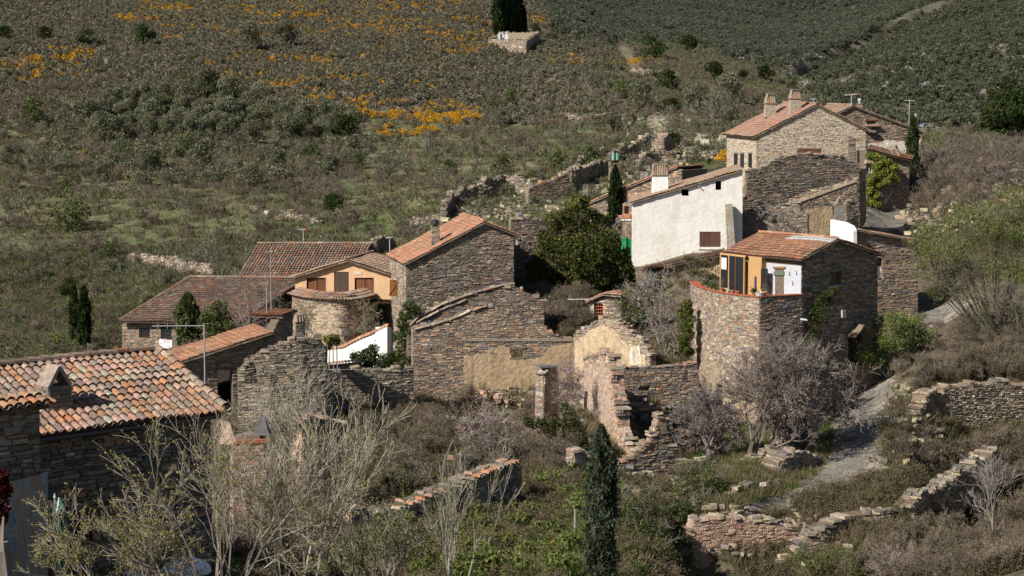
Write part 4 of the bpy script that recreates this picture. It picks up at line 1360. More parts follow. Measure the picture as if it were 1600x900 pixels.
m.hexa([p + Vector((0, 3.2, 0)), r_ + Vector((0, 3.2, 0)), r_ + Vector((0, 3.4, 0)), p + Vector((0, 3.4, 0)), p + Vector((0, 3.2, 1.2)), r_ + Vector((0, 3.2, 2.4)), r_ + Vector((0, 3.4, 2.4)), p + Vector((0, 3.4, 1.2))], (.3, .25, .18)); m.build('rear_wall', M_PLASTER, Lt)
# back wing with the white chimney
wN = Wl([(905, 183), (1062, 177)])
Nh, _, Nr, _ = gable_house('back_wing', 'narrow stone wing behind the white house with a sloping orange tile edge', 'house', wN,
    [(915, 400), (915, 322), (1058, 263), (1066, 266), (1066, 330)], 4.0, 'warm', 'tilered', rear=(.2, .17, .13), over=.1, front=.2, ridge=False, tops=[(912, 323), (1060, 262)])
wc = wM.w(*wM.h(1031, 300), -3.2)
ccz = P(1031, 306, wc.y)
chimney(Mh, ccz, 1.45, 1.3, 1.75, -.05, plain=(.80, .80, .80), top='tiles', cap_h=.85, taper=.92)
m = MB(); 
ch2 = chimney(Nh, P(915, 306, 184), .45, .45, .65, 0, 'rubble', 'slabs')
wN2 = Wl([(973, 174), (988, 173)])
nb = masonry(None, wN2, [(973, 400), (973, 318), (988, 314), (988, 400)], [rect(975.5, 322, 985, 334)], 'warm', singles=0, thing_tag=('strip of brick-red wall with a pale band, squeezed between cypress and white house', 'wall'), name='brick_wall', mortar=(.3, .14, .09))
m = MB(); wbox(m, wN2, 971, 341, 988, 345, 0, .15, (.62, .58, .54)); m.build('band', M_PAINT, nb)
m = MB(); wbox(m, wN2, 970, 336, 988, 340.6, 0, .25, (.42, .16, .09)); m.build('tile_course', M_TILE, nb)
# stone gate pillar with dark top among the ruins behind
chp = thing('stone_pillar', P(959, 300, 192), 'square stone pillar standing up behind the slim cypress', 'pillar')
chimney(chp, P(959, 300, 192), .8, .8, 2.3, .1, 'warm', None, name='shaft', taper=1.0)

# --- upper stone house, pale gable
wO = Wl([(1182, 196), (1352, 197.5)])
Oh, _, Or, Os = gable_house('upper_stone_house', 'tall pale-mortared stone house with two tapering tile-capped chimneys, at the top of the village', 'house', wO,
    [(1182, 330), (1182, 213), (1276, 165), (1352, 204), (1352, 345)], 11.5, 'tan', 'tilepink', holes=[rect(1246, 232, 1284, 239), rect(1299, 242, 1317, 250)], side='left', side_pal='tan', singles=120,
    mortar=(.64, .55, .42), width=(.25, .8), course=(.08, .19), proud=.02, gap=.055, roof_label=None, side_mortar=(.58, .50, .39), over=.45, front=.14)
boards(Oh, wO, 1247, 232.5, 1283, 239, (.16, .07, .05), -.1, -.03, 8, name='shutter')
window(Oh, wO, 1299, 242, 1317, 250, (.40, .33, .25), 1, depth=-.05, fr=.1)
wq = Wl([(1325, 195.7), (1338, 195.8)])
masonry(Oh, wq, [(1326, 345), (1326, 212), (1337, 217), (1337, 345)], [], 'slate', course=(.12, .25), width=(.5, .9), singles=20, name='quoin', thick=.2)
for i_, x in enumerate((1150, 1160, 1172.5)):
    f = MB(); s, z = Os.h(x, 255)
    s0, z1 = Os.h(x - 2.6, 239); s1, z0 = Os.h(x + 2.6, 262)
    f.hexa([Os.w(s0, z0, -.05), Os.w(s1, z0, -.05), Os.w(s1, z0, .045), Os.w(s0, z0, .045), Os.w(s0, z1, -.05), Os.w(s1, z1, -.05), Os.w(s1, z1, .045), Os.w(s0, z1, .045)], (.012, .012, .014)); ff = f.build('slit_window', M_GLASS, Oh)
    f = MB()
    f.hexa([Os.w(s0 - .08, z1, -.05), Os.w(s1 + .08, z1, -.05), Os.w(s1 + .08, z1, .12), Os.w(s0 - .08, z1, .12), Os.w(s0 - .08, z1 + .12, -.05), Os.w(s1 + .08, z1 + .12, -.05), Os.w(s1 + .08, z1 + .12, .12), Os.w(s0 - .08, z1 + .12, .12)], (.22, .2, .18)); f.build('lintel', M_STONE, ff)
chimney(Oh, P(1241.5, 181, 198.6), 1.25, 1.1, 1.65, .08, plain=(.38, .33, .26), top='tiles', cap_h=.85, taper=.80)
chimney(Oh, P(1203, 183, 203.5), 1.2, 1.1, 1.35, .08, plain=(.38, .33, .26), top='tiles', cap_h=.9, taper=.82, cap_pal='tiletan')

# --- rear house right of it
wP = Wl([(1300, 212), (1442, 213.5)])
Ph, _, Pr, _ = gable_house('rear_house', 'brown stone house behind the tall pale one, with two metal flue pipes', 'house', wP,
    [(1305, 290), (1305, 180), (1332, 167), (1441, 207), (1441, 290)], 8, 'warm', 'tiletan', holes=[rect(1354, 189, 1369, 194), rect(1362, 197, 1370, 203)], singles=60, rear=(.2, .16, .12))
window(Ph, wP, 1354, 189, 1369, 194, (.1, .05, .03), 2, lintel=(.14, .07, .04))
window(Ph, wP, 1361, 197, 1370, 204, (.6, .58, .55), 1)
patch(Ph, wP, [(1354, 242), (1357, 224), (1378, 222), (1384, 219), (1405, 221), (1438, 218), (1438, 240)], (.74, .66, .57), off=.09)
m = MB(); wbox(m, wP, 1352, 194.2, 1372, 197, .0, .5, (.33, .22, .15)); wbox(m, wP, 1352, 203.5, 1366, 206.5, .0, .6, (.2, .17, .14)); m.build('balcony_slab', M_STONE, Ph)
chimney(Ph, P(1343, 175, 214.5), .55, .55, .85, 0, 'slate', 'pot')
chimney(Ph, P(1430, 206, 215.5), .5, .5, 1.3, 0, 'slate', 'pot')
# low red roof and ivy wing
wX = Wl([(1353, 194.6), (1421, 195.6)])
Xh = thing('ivy_wing', base_of(wX, 1353, 320), 'low wing under a dark red roof, its wall covered in bright yellow-green ivy', 'house')
masonry(Xh, wX, [(1353, 330), (1353, 236), (1372, 236), (1421, 250), (1421, 330)], [rect(1353, 254, 1364, 271)], 'warm', name='front_wall', singles=10)
shell(Xh, wX, [wX.h(*p) for p in [(1353, 330), (1353, 236), (1421, 250), (1421, 330)]], 6.5, (.16, .13, .1))
window(Xh, wX, 1354, 256, 1364, 270, (.75, .75, .75), 2, lintel=(.45, .38, .3))
m = MB(); wbox(m, wX, 1351, 250, 1367, 254.5, .0, .5, (.45, .34, .25)); m.build('ledge', M_PLASTER, Xh)
Ea, Eb = P(1354, 234, 194.2), P(1424, 251, 195.0)
Ra, Rb = P(1360, 228.5, 200.5), P(1418, 240, 200.5)
tiled_roof(Xh, Ea, Eb - Ea, Ra - Ea, [Ea, Eb, Eb + (Ra - Ea), Ra], pal='tilered', tw=.23)
chimney(Xh, P(1398.5, 250, 196.4), .75, .6, 1.0, .1, 'rubble', 'tent', cap_h=.5)

# --- long ruin wall below the upper house
wQ = Wl([(1150, 178.5), (1350, 182)])
Q = masonry(None, wQ, [(1150, 400), (1150, 330), (1166, 300), (1168, 268), (1190, 262), (1215, 250), (1240, 242), (1262, 240), (1290, 244), (1322, 250), (1343, 256), (1343, 380), (1300, 400)], [], 'slate', singles=200, width=(.2, .8),
    thing_tag=('long roofless dark stone wall in front of the tall pale house', 'ruin'), name='ruined_wall', cap=.18)
wQ2 = Wl([(1232, 173.5), (1350, 175)])
Q2 = masonry(None, wQ2, [(1236, 400), (1236, 312), (1262, 303), (1300, 292), (1338, 279), (1340, 330), (1340, 400)], [], 'warm', singles=80, width=(.2, .6),
    thing_tag=('ruined wall with a slanting pale plaster rim and ochre plaster, above the tower house roof', 'ruin'), name='ruined_wall', cap=.1)
patch(Q2, wQ2, [(1258, 388), (1256, 332), (1275, 324), (1300, 322), (1303, 345), (1303, 386)], (.50, .38, .23))
m = MB(); a = wQ2.h(1237, 316); b = wQ2.h(1338, 281)
m.hexa([wQ2.w(a[0], a[1] - .15, -.5), wQ2.w(b[0], b[1] - .15, -.5), wQ2.w(b[0], b[1] - .15, .12), wQ2.w(a[0], a[1] - .25, .12),
        wQ2.w(a[0], a[1] + .15, -.5), wQ2.w(b[0], b[1] + .12, -.5), wQ2.w(b[0], b[1] + .1, .08), wQ2.w(a[0], a[1] + .15, .08)], (.50, .40, .28)); m.build('plaster_rim', M_PLASTER, Q2)
wQ3 = Wl([(1152, 170), (1262, 168)])
masonry(None, wQ3, [(1150, 410), (1150, 335), (1180, 330), (1205, 326), (1236, 318), (1247, 316), (1251, 330), (1262, 334), (1262, 400)], [rect(1201, 330, 1215, 350)], 'slate', singles=70,
    thing_tag=('broken slate wall with a boarded opening, between the white house and the tower house roof', 'ruin'), name='ruined_wall', cap=.15)
wQ4 = Wl([(1303, 170.5), (1325, 171)])
qp = thing('ruined_chimney', base_of(wQ4, 1304, 350), 'grey rendered chimney stub with a pointed stone, on the ruin above the tower house', 'chimney')
chimney(qp, P(1311, 350, 170.6), .85, .7, 1.6, 0, plain=(.20, .19, .18), top='tent', cap_h=.7, name='stack')
wQ5 = Wl([(1322, 172), (1342, 172.5)])
masonry(None, wQ5, [(1322, 390), (1322, 319), (1330, 312), (1341, 318), (1341, 390)], [], 'warm', singles=12, thing_tag=('short stone pillar with ragged top at the end of the ruin, by the upper lane', 'pillar'), name='stone_pillar', cap=.2)
wQ6 = Wl([(1337, 184), (1353, 186)])
masonry(None, wQ6, [(1337, 370), (1337, 270), (1353, 262), (1353, 345)], [], 'warm', singles=12, thing_tag=('narrow stone corner wall beside the yellow-green ivy', 'wall'), name='corner_wall', cap=.1)

# --- stone house right of the tower house, with a white end
wR_ = Wl([(1333, 160.5), (1434, 162.3)])
Rh = thing('lane_house', base_of(wR_, 1333, 480), 'stone house by the lane with white curved end wall, right of the tower', 'house')
masonry(Rh, wR_, [(1333, 500), (1333, 360), (1434, 379), (1434, 500)], [rect(1370, 402, 1378, 434)], 'warm', name='front_wall', singles=100, width=(.25, .8), course=(.09, .18))
window(Rh, wR_, 1370, 402, 1378.5, 416, (.04, .03, .03), 1); 
m = MB(); wbox(m, wR_, 1370, 416, 1378.5, 434, -.15, -.1, (.7, .7, .7)); m.build('blind', M_PAINT, Rh)
shell(Rh, wR_, [wR_.h(*p) for p in [(1333, 500), (1333, 360), (1434, 379), (1434, 500)]], 3.7, (.2, .16, .12))
_q = side_line(wR_, 0.0, 4.2, True); wRl = Wl(xy=[(p.x + _q.n().x * .4, p.y + _q.n().y * .4) for p in _q.q])
masonry(Rh, wRl, [(1297.5, 420), (1297.5, 343), (1318, 347), (1330, 353), (1333.5, 361), (1333.5, 420)], [], 'tan', stones=False, mat=M_WHITE, mortar=(.80, .80, .80), name='end_wall', thick=.3)
gable_roofs(Rh, wR_, [wR_.h(1331, 360), wR_.h(1434, 378)], 3.5, 'tiletan', over=.15, front=.35)
Ea = P(1331, 361, 160.2); Eb = P(1298, 344, 167.8)

# --- the tower house
wS = Wl([(1252, 134.8), (1371, 139.6)])
zt_ = lambda px, py: wS.h(px, py)
Sh = thing('tower_house', base_of(wS, 1252, 640), 'tower-like slate house with an orange tile roof and a walled flower terrace, above the lane', 'house')
masonry(Sh, wS, [(1252, 660), (1252, 404), (1303, 376), (1371, 400), (1371, 640)], [rect(1298, 423, 1314, 446), rect(1325, 520, 1347, 572)], 'slate', name='gable_wall', singles=240, width=(.25, .7), course=(.09, .17), min_single=.45, mortar=(.13, .105, .085))
shell(Sh, wS, [wS.h(*p) for p in [(1252, 660), (1252, 404), (1303, 376), (1371, 400), (1371, 640)]], 7.0, (.16, .13, .1))
SR = gable_roofs(Sh, wS, [wS.h(1252, 404), wS.h(1303, 376), wS.h(1371, 399)], 6.6, 'tilered', over=.45, front=.3, white_top=2, seg=5)
window(Sh, wS, 1298, 423, 1314, 446, (.10, .09, .085), 1, fr=.12, sill=(.3, .29, .27), lintel=(.13, .12, .11))
boards(Sh, wS, 1325, 522, 1347, 572, (.035, .028, .025), -.35, -.28, 5, name='door')
m = MB()
a = wS.w(*wS.h(1322, 526), 0); b = wS.w(*wS.h(1350, 526), 0); c_ = wS.w(*wS.h(1336, 508), 0); nn = wS.n() * .9
for p, q in ((a, c_), (c_, b)):
    m.hexa([p, q, q + nn, p + nn, p + Vector((0, 0, .1)), q + Vector((0, 0, .1)), q + nn + Vector((0, 0, .1)), p + nn + Vector((0, 0, .1))], (.20, .15, .11))
m.build('door_hood', M_TILE, Sh)
m = MB(); wbox(m, wS, 1311, 484, 1317, 496, .02, .3, (.55, .57, .58)); m.build('meter_box', M_PAINT, Sh)
m = MB(); wbox(m, wS, 1310, 522, 1318, 537, .02, .06, (.34, .32, .29)); m.build('notice_panel', M_PAINT, Sh)
# eave-side wall, seen to the left of the gable
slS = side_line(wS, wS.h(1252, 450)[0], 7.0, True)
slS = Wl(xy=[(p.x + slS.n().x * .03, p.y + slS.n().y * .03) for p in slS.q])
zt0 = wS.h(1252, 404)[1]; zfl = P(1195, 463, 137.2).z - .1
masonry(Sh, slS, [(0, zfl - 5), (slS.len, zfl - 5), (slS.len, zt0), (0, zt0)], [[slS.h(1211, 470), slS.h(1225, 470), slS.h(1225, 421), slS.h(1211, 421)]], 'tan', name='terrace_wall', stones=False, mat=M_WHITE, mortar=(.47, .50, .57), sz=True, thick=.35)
# ochre strip, proud of the white wall
m = MB(); s0 = slS.h(1176, 440)[0]; s1 = slS.h(1197, 440)[0]
m.hexa([slS.w(s0, zfl, 0), slS.w(s1, zfl, 0), slS.w(s1, zfl, .45), slS.w(s0, zfl, .45), slS.w(s0, zt0 - .1, 0), slS.w(s1, zt0 - .1, 0), slS.w(s1, zt0 - .1, .45), slS.w(s0, zt0 - .1, .45)], (.47, .28, .12)); oc = m.build('ochre_wall', M_PAINT, Sh)
wOc = Wl(xy=[tuple(slS.w(0, 0, .46).xy), tuple(slS.w(slS.len, 0, .46).xy)])
window(Sh, wOc, 1190, 420, 1200, 452, (.035, .03, .03), 2, bars=True, depth=.06, name='window')
# door in the white wall
fm = window(Sh, slS, 1211, 421, 1225, 468, (.42, .33, .26), 2, depth=-.1, fr=.09, name='door'); 
m = MB(); wbox(m, slS, 1210, 424, 1226, 430, -.02, .08, (.12, .16, .12)); m.build('rolled_blind', M_CLOTH, fm)
m = MB(); wbox(m, slS, 1209, 416.5, 1228, 419.5, -.1, .1, (.28, .15, .08)); m.build('lintel', M_WOOD, fm)
# little iron figures on the white wall
for x, y in ((1234, 431), (1245, 430), (1239, 446)):
    m = MB(); p = slS.w(*slS.h(x, y), .04)
    m.tube(p, p + Vector((0, 0, .28)), .02, .015, (.05, .05, .06), 4, True); m.tube(p + Vector((0, 0, .14)), p + Vector((.1, -.1, .04)), .012, .012, (.05, .05, .06), 4, True); m.tube(p + Vector((0, 0, .2)), p + Vector((-.08, .08, .3)), .012, .012, (.05, .05, .06), 4, True); m.build('wall_ornament', M_METAL, Sh)
# glazed porch
wPo = Wl(xy=[tuple(slS.w(slS.h(1131, 440)[0], 0, .35).xy), tuple(slS.w(slS.h(1176, 440)[0], 0, .75).xy)])
zt1 = zt0 - .05
po = MB()
px_ = [0, .30, .36, .62, .68, .97, 1.0]
fr_ = (.50, .29, .12)
def pbox(mb, a, b, z0, z1, o0, o1, t): mb.hexa([wPo.w(a, z0, o0), wPo.w(b, z0, o0), wPo.w(b, z0, o1), wPo.w(a, z0, o1), wPo.w(a, z1, o0), wPo.w(b, z1, o0), wPo.w(b, z1, o1), wPo.w(a, z1, o1)], t)
Lp = wPo.len
for a in (0, .34, .62, .96): pbox(po, a * Lp, a * Lp + .10, zfl, zt1 - .1, -.05, .05, fr_ if a != .62 else (.14, .05, .03))
pbox(po, 0, Lp + .06, zt1 - .12, zt1, -.06, .06, (.55, .33, .14)); pbox(po, .1, .34 * Lp, zfl + .35, zfl + .43, -.04, .04, fr_)
pof = po.build('glazed_porch', M_WOOD, Sh)
for a, b in ((0.0, .34), (.34, .62), (.62, .96)):
    g = MB(); pbox(g, a * Lp + .10, b * Lp, zfl, zt1 - .12, -.01, .01, (1, 1, 1)); g.build('pane', M_GLASS, pof)
m = MB()
for k in range(5): pbox(m, .42 + k * .14, .54 + k * .14, zt1 - .95 + .06 * abs(k - 2), zt1 - .25, .03 + .02 * (k % 2), .05 + .02 * (k % 2), (.66, .65, .66))
# the far end of the porch
m2 = MB(); e0 = wPo.w(0, 0, 0)
# terrace wall: long curved left face, short right face
zcop = -13.93
def Dz(py): return zcop * 1.0 / (ray(800, py)[2] / ray(800, py)[1])
cl = [(1079, 440.5), (1082, 443), (1090, 447), (1104, 452), (1130, 458), (1160, 462), (1187, 464.2)]
wV = Wl([(x, Dz(y)) for x, y in cl], curve=True)
wV2 = Wl([(1187, Dz(464.2)), (1254, Dz(460.6))])
TV = masonry(Sh, wV, [(0, -24.5), (wV.len, -24.5), (wV.len, zcop), (0, zcop)], [], 'tan', name='round_terrace_wall', singles=180, width=(.18, .55), course=(.08, .2), min_single=.38, sz=True, thick=.6, mortar=(.40, .31, .21), proud=.045)
patch(TV, wV, [(1140, 640), (1143, 620), (1150, 590), (1160, 600), (1164, 640), (1174, 680), (1150, 690)], (.42, .32, .21), off=.035, amp=.28)
patch(TV, wV, [(1096, 600), (1102, 555), (1118, 560), (1128, 590), (1122, 650), (1104, 640)], (.36, .28, .19), off=.03, amp=.3)
masonry(Sh, wV2, [(0, -24.5), (wV2.len, -24.5), (wV2.len, zcop), (0, zcop)], [], 'slate', name='terrace_front_wall', singles=150, width=(.2, .6), course=(.09, .18), min_single=.38, sz=True, thick=.6, mortar=(.20, .16, .12))
cp = MB()
for w_ in (wV, wV2):
    s = 0
    while s < w_.len:
        e = min(s + .3, w_.len)
        o_ = .1
        cp.hexa([w_.w(s + .005, zcop + .003, -.4), w_.w(e - .005, zcop + .003, -.4), w_.w(e - .005, zcop + .003, o_), w_.w(s + .005, zcop + .003, o_),
                 w_.w(s + .005, zcop + .06, -.4), w_.w(e - .005, zcop + .06, -.4), w_.w(e - .005, zcop + .06, o_), w_.w(s + .005, zcop + .06, o_)], tuple(c * R.uniform(.85, 1.15) for c in (.42, .11, .06)))
        s += .3
cp.build('coping_tiles', M_TILE, Sh, kind='stuff')
m = MB(); fl = [wV.w(wV.len * k / 14, zfl - .12, -.3) for k in range(15)] + [wV2.w(wV2.len, zfl - .12, -.1), slS.w(0, zfl - .12, -.1)]
m.face(fl, (.40, .22, .15)); m.build('terrace_floor', M_TILE, Sh)

# pots and plants on the terrace (each stands on the parapet or floor)
TER = []
def pot(px, py, D, r, h, col, label, name='flower_pot', z=None):
    t_ = MB(); b = P(px, py, D)
    if z is not None: b.z = z
    t_.lathe(b, [(r * .7, 0), (r * .95, h * .85), (r * 1.1, h * .85), (r * 1.1, h), (r * .9, h), (r * .85, h * .8)], col, 12)
    o = t_.build(name, M_TILE if col[0] > col[2] * 1.6 else M_PAINT, None, origin=b); tag(o, label, 'flower pot')
    TER.append((o, b, r, h)); return o
zc_ = zcop + .06
def on_cop(px): 
    s = wV.h(px, 460)[0]; return wV.w(s, zc_, -.16)
pots = [(1092, .16, .2, (.42, .16, .08), 'wide terracotta pot at the far left end of the terrace parapet'),
        (1101, .13, .2, (.12, .2, .1), 'small green pot near the left end of the terrace parapet'),
        (1106, .12, .16, (.40, .14, .06), 'small terracotta pot holding a bright green plant on the terrace parapet'),
        (1113, .15, .16, (.1, .22, .12), 'low green bowl planter on the terrace parapet'),
        (1124, .17, .24, (.44, .17, .08), 'terracotta pot with a bare twiggy plant, left of the glazed porch'),
        (1134, .13, .18, (.6, .57, .5), 'white painted pot with a red mark on the terrace parapet'),
        (1141, .14, .2, (.45, .18, .08), 'terracotta pot below the white hanging cloth of the porch'),
        (1149, .16, .18, (.42, .15, .07), 'squat terracotta trough in front of the porch glass'),
        (1176, .15, .2, (.5, .19, .08), 'orange terracotta pot beside the metal tub on the terrace corner'),
        (1198, .13, .28, (.55, .30, .09), 'tall ochre jar at the terrace corner')]
for i, (x, r, h, c, lb) in enumerate(pots):
    p = on_cop(min(x, 1183)) if x < 1185 else wV2.w(wV2.h(x, 460)[0], zc_, -.16)
    m = MB(); m.lathe(p, [(r * .7, 0), (r * .95, h * .85), (r * 1.12, h * .85), (r * 1.12, h), (r * .9, h), (r * .85, h * .8)], c, 12)
    o = m.build('flower_pot', M_TILE, None, origin=p); tag(o, lb, 'flower pot'); TER.append((o, p, r, h))
p = wV2.w(wV2.h(1191, 460)[0], zc_, -.3); m = MB(); m.lathe(p, [(.25, 0), (.32, .2), (.34, .2), (.34, .23), (.3, .22), (.26, .05)], (.55, .58, .62), 14)
tb = m.build('metal_tub', M_METAL, None, origin=p); tag(tb, 'shallow grey metal tub on the corner of the terrace parapet', 'tub')
p = wPo.w(wPo.len * .2, zt1 - .3, .12); m = MB()
for k in range(6): 
    a = p + wPo.u() * (.1 * k - .25); m.hexa([a + Vector((0, 0, -.75 - .1 * (k % 2))), a + wPo.u() * .1 + Vector((0, 0, -.8)), a + wPo.u() * .1 + wPo.n() * .04 + Vector((0, 0, -.8)), a + wPo.n() * .04 + Vector((0, 0, -.75)),
                                           a, a + wPo.u() * .1, a + wPo.u() * .1 + wPo.n() * .04, a + wPo.n() * .04], (.62, .61, .63))
cl_ = m.build('hanging_cloth', M_CLOTH, None, origin=p); tag(cl_, 'white lacy cloth hanging at the left end of the glazed porch', 'cloth')
# hose reel, folded parasol, leaning boards on the terrace
p = wOc.w(wOc.h(1181, 450)[0], zfl + .2, .1); m = MB(); m.tube(p, p + Vector((0, 0, 1.25)), .09, .05, (.16, .13, .24), 6, True)
o = m.build('folded_parasol', M_CLOTH, None, origin=p); tag(o, 'folded purple-grey parasol leaning on the ochre wall strip', 'parasol')
p = slS.w(slS.h(1204, 450)[0], zfl, .5); m = MB(); 
for dx in (0, .16): m.hexa([p + Vector((dx, 0, 0)), p + Vector((dx + .1, 0, 0)), p + Vector((dx + .1, .05, 0)), p + Vector((dx, .05, 0)), p + Vector((dx + .25, .3, 1.1)), p + Vector((dx + .35, .3, 1.1)), p + Vector((dx + .35, .35, 1.1)), p + Vector((dx + .25, .35, 1.1))], (.13, .09, .07))
o = m.build('leaning_boards', M_WOOD, None, origin=p); tag(o, 'two dark boards leaning beside the white terrace wall', 'boards')
# street lamp bracket on the terrace wall
p = wV2.w(wV2.h(1248, 498)[0], wV2.h(1248, 498)[1], 0); m = MB(); m.tube(p + wV2.n() * .02 + Vector((.6, 0, -.35)), p + wV2.n() * .7, .03, .03, (.1, .1, .1), 5)
lp = m.build('wall_lamp', M_METAL, None, origin=p); tag(lp, 'white street lamp on a slanting bracket fixed to the slate terrace wall', 'street lamp')
m = MB(); q = p + wV2.n() * .75
m.hexa([q + Vector((-.3, 0, 0)), q + Vector((.15, 0, -.05)), q + Vector((.15, .25, -.05)), q + Vector((-.3, .25, 0)), q + Vector((-.25, .02, .1)), q + Vector((.13, .02, .03)), q + Vector((.13, .22, .03)), q + Vector((-.25, .22, .1))], (.7, .7, .7)); m.build('lamp_head', M_PAINT, lp)

# buttress and stairs wall beside the lane
wU = Wl([(1262, 130.5), (1300, 131.5)])
masonry(None, wU, [(1258, 735), (1258, 640), (1268, 600), (1290, 570), (1300, 600), (1302, 735)], [], 'warm', singles=60, thing_tag=('rough stone buttress wall at the foot of the tower house beside the lane', 'wall'), name='buttress_wall', cap=.15, thick=1.6, min_single=.4)
wU2 = Wl([(1300, 131.6), (1318, 134.5)])
masonry(None, wU2, [(1300, 735), (1300, 600), (1310, 585), (1318, 590), (1318, 680)], [], 'slate', singles=20, thing_tag=('dark end face of stacked slate beside the flagged lane, below the tower house door', 'wall'), name='slate_stack', cap=.12, thick=1.2)
p = P(1311, 650, 134.5); m = MB()
for k in range(14): m.box(p + Vector((R.uniform(-.03, .03), 0, .16 * k)), .35 * R.uniform(.9, 1.15), .35, .145, tone('tan'), R.uniform(-.1, .1))
o = m.build('slate_pillar', M_STONE, None, origin=p); tag(o, 'slim pale pillar of stacked stones at the lane edge by the tower house', 'pillar')
for (px, py, D, r, h, lb) in ((1336.5, 600, 138.5, .27, .55, 'upright terracotta pot with a bare plant outside the tower house door'), (1327, 628, 135.2, .36, .34, 'low wide terracotta bowl lying at the edge of the lane')):
    p = gpt(px, D, .02); m = MB(); m.lathe(p, [(r * .6, 0), (r * .95, h * .85), (r * 1.1, h * .85), (r * 1.1, h), (r * .9, h), (r * .8, h * .7)], (.46, .18, .09), 14); o = m.build('flower_pot', M_TILE, None, origin=p); tag(o, lb, 'flower pot')

# ------------------------------------------------------------------ the near house, lower left
E1 = P(352, 643, 53.6); E0_ = P(70, 683, 50.0)
ue = (E0_ - E1); ue.z = 0; ue.normalize()                      # towards the left end
EL = E1 + ue * 7.6
R1 = P(245, 549, 56.3)
tA = (R1 - E1)
A = thing('near_house', EL + Vector((0, 0, -4)), 'big near house at lower left, patchy barrel-tile roof and wall in deep shade', 'house')
ex = -ue
rA = tiled_roof(A, EL, ex, tA, [EL, E1, E1 + tA, EL + tA], pal='tilemix', tw=.235, tl=.33, singles=300, seg=6, base=(.10, .065, .05), thick=.12)
ridge_tiles(rA, EL + tA + Vector((0, 0, .03)), E1 + tA + Vector((0, 0, .03)), 'tiletan', r=.14, L=.5)
ridge_tiles(rA, E1 + Vector((0, 0, .09)), E1 + tA + Vector((0, 0, .09)), 'tiletan', r=.12, L=.42, name='verge_tiles')
back = tA + Vector((tA.x, tA.y, -tA.z))
tiled_roof(A, E1 + back, ue, -Vector((tA.x, tA.y, -tA.z)), [E1 + back, EL + back, EL + tA, E1 + tA], pal='tilemix', tw=.25, tl=.4, base=(.10, .065, .05))
hin = Vector((tA.x, tA.y, 0)).normalized()
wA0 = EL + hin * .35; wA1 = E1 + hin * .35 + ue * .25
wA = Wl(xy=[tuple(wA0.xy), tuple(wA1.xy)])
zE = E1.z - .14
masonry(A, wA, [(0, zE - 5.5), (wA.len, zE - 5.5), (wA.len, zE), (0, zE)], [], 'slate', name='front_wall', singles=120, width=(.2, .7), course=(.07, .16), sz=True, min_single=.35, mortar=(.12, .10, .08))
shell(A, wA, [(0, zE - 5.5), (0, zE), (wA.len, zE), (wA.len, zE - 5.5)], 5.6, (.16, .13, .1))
m = MB(); hl = Vector((tA.x, tA.y, 0)).length
pa = wA.w(wA.len - .01, zE, -.0); pb = wA.w(wA.len - .01, zE, -hl * 2 + .7); pc = (pa + pb) / 2 + Vector((0, 0, tA.z - .25))
m.solid([pa, pb, pc, pa + ue * .3, pb + ue * .3, pc + ue * .3], [(0, 1, 2), (5, 4, 3), (0, 3, 4, 1), (1, 4, 5, 2), (2, 5, 3, 0)], (.2, .16, .12)); m.build('gable_end', M_CORE, A)
gm = MB(); gm.tube(EL - hin * .06 + Vector((0, 0, -.12)), E1 - hin * .06 + Vector((0, 0, -.10)), .055, .055, (.10, .08, .07), 6); gm.build('gutter', M_METAL, A)
cA = chimney(A, P(86, 657, 51.6) - Vector((0, 0, .2)), .68, .58, 1.12, math.radians(43), 'slate', 'tent', cap_h=.52, taper=.95)
# pale rendered cheek of the chimney
# wing at the far left with its own strip of tiles
wW = Wl([(-140, 44.9), (62, 47.3)])
Wg = thing('near_wing', base_of(wW, 71, 900), 'dark stone wing at the left edge with a short strip of tiles on top', 'building')
masonry(Wg, wW, [(-140, 1080), (-140, 640), (62, 634), (62, 1080)], [], 'slate', name='front_wall', singles=60, width=(.25, .7), course=(.08, .17), min_single=.4, mortar=(.12, .10, .08))
zW = wW.h(62, 634)[1]
shell(Wg, wW, [(0, zW - 5), (0, zW), (wW.len, zW), (wW.len, zW - 5)], 2.6, (.15, .12, .1))
e0 = wW.w(-.1, zW + .03, .22); e1 = wW.w(wW.len + .05, zW + .03, .22); tt_ = -wW.n() * .55 + Vector((0, 0, .14))
tiled_roof(Wg, e0, wW.u(), tt_, [e0, e1, e1 + tt_, e0 + tt_], pal='tilemix', tw=.24, singles=40, seg=6, base=(.1, .065, .05))
# red-brown window frame in the dark wall
window(A, wA, 119, 793, 142, 850, (.16, .045, .025), 2, depth=.06, fr=.05)
# painted board on the wing
M_MURAL = bpy.data.materials.new('painted waves'); M_MURAL.use_nodes = True
nt = M_MURAL.node_tree; bs = nt.nodes['Principled BSDF']; bs.inputs['Roughness'].default_value = .8
gp = nt.nodes.new('ShaderNodeNewGeometry'); mp = nt.nodes.new('ShaderNodeMapping'); mp.inputs['Scale'].default_value = (1.0, 1.0, .35)
wv = nt.nodes.new('ShaderNodeTexWave'); wv.inputs['Scale'].default_value = .9; wv.inputs['Distortion'].default_value = 14; wv.inputs['Detail'].default_value = 3; wv.inputs['Detail Scale'].default_value = 1.6
rp = nt.nodes.new('ShaderNodeValToRGB'); el = rp.color_ramp.elements
el[0].position = 0; el[0].color = (.30, .24, .19, 1); el[1].position = 1; el[1].color = (.36, .20, .13, 1)
for p_, c_ in ((.3, (.40, .33, .26, 1)), (.42, (.03, .20, .36, 1)), (.52, (.42, .36, .30, 1)), (.66, (.16, .22, .24, 1)), (.75, (.45, .36, .28, 1)), (.88, (.05, .26, .45, 1))):
    e = el.new(p_); e.color = c_
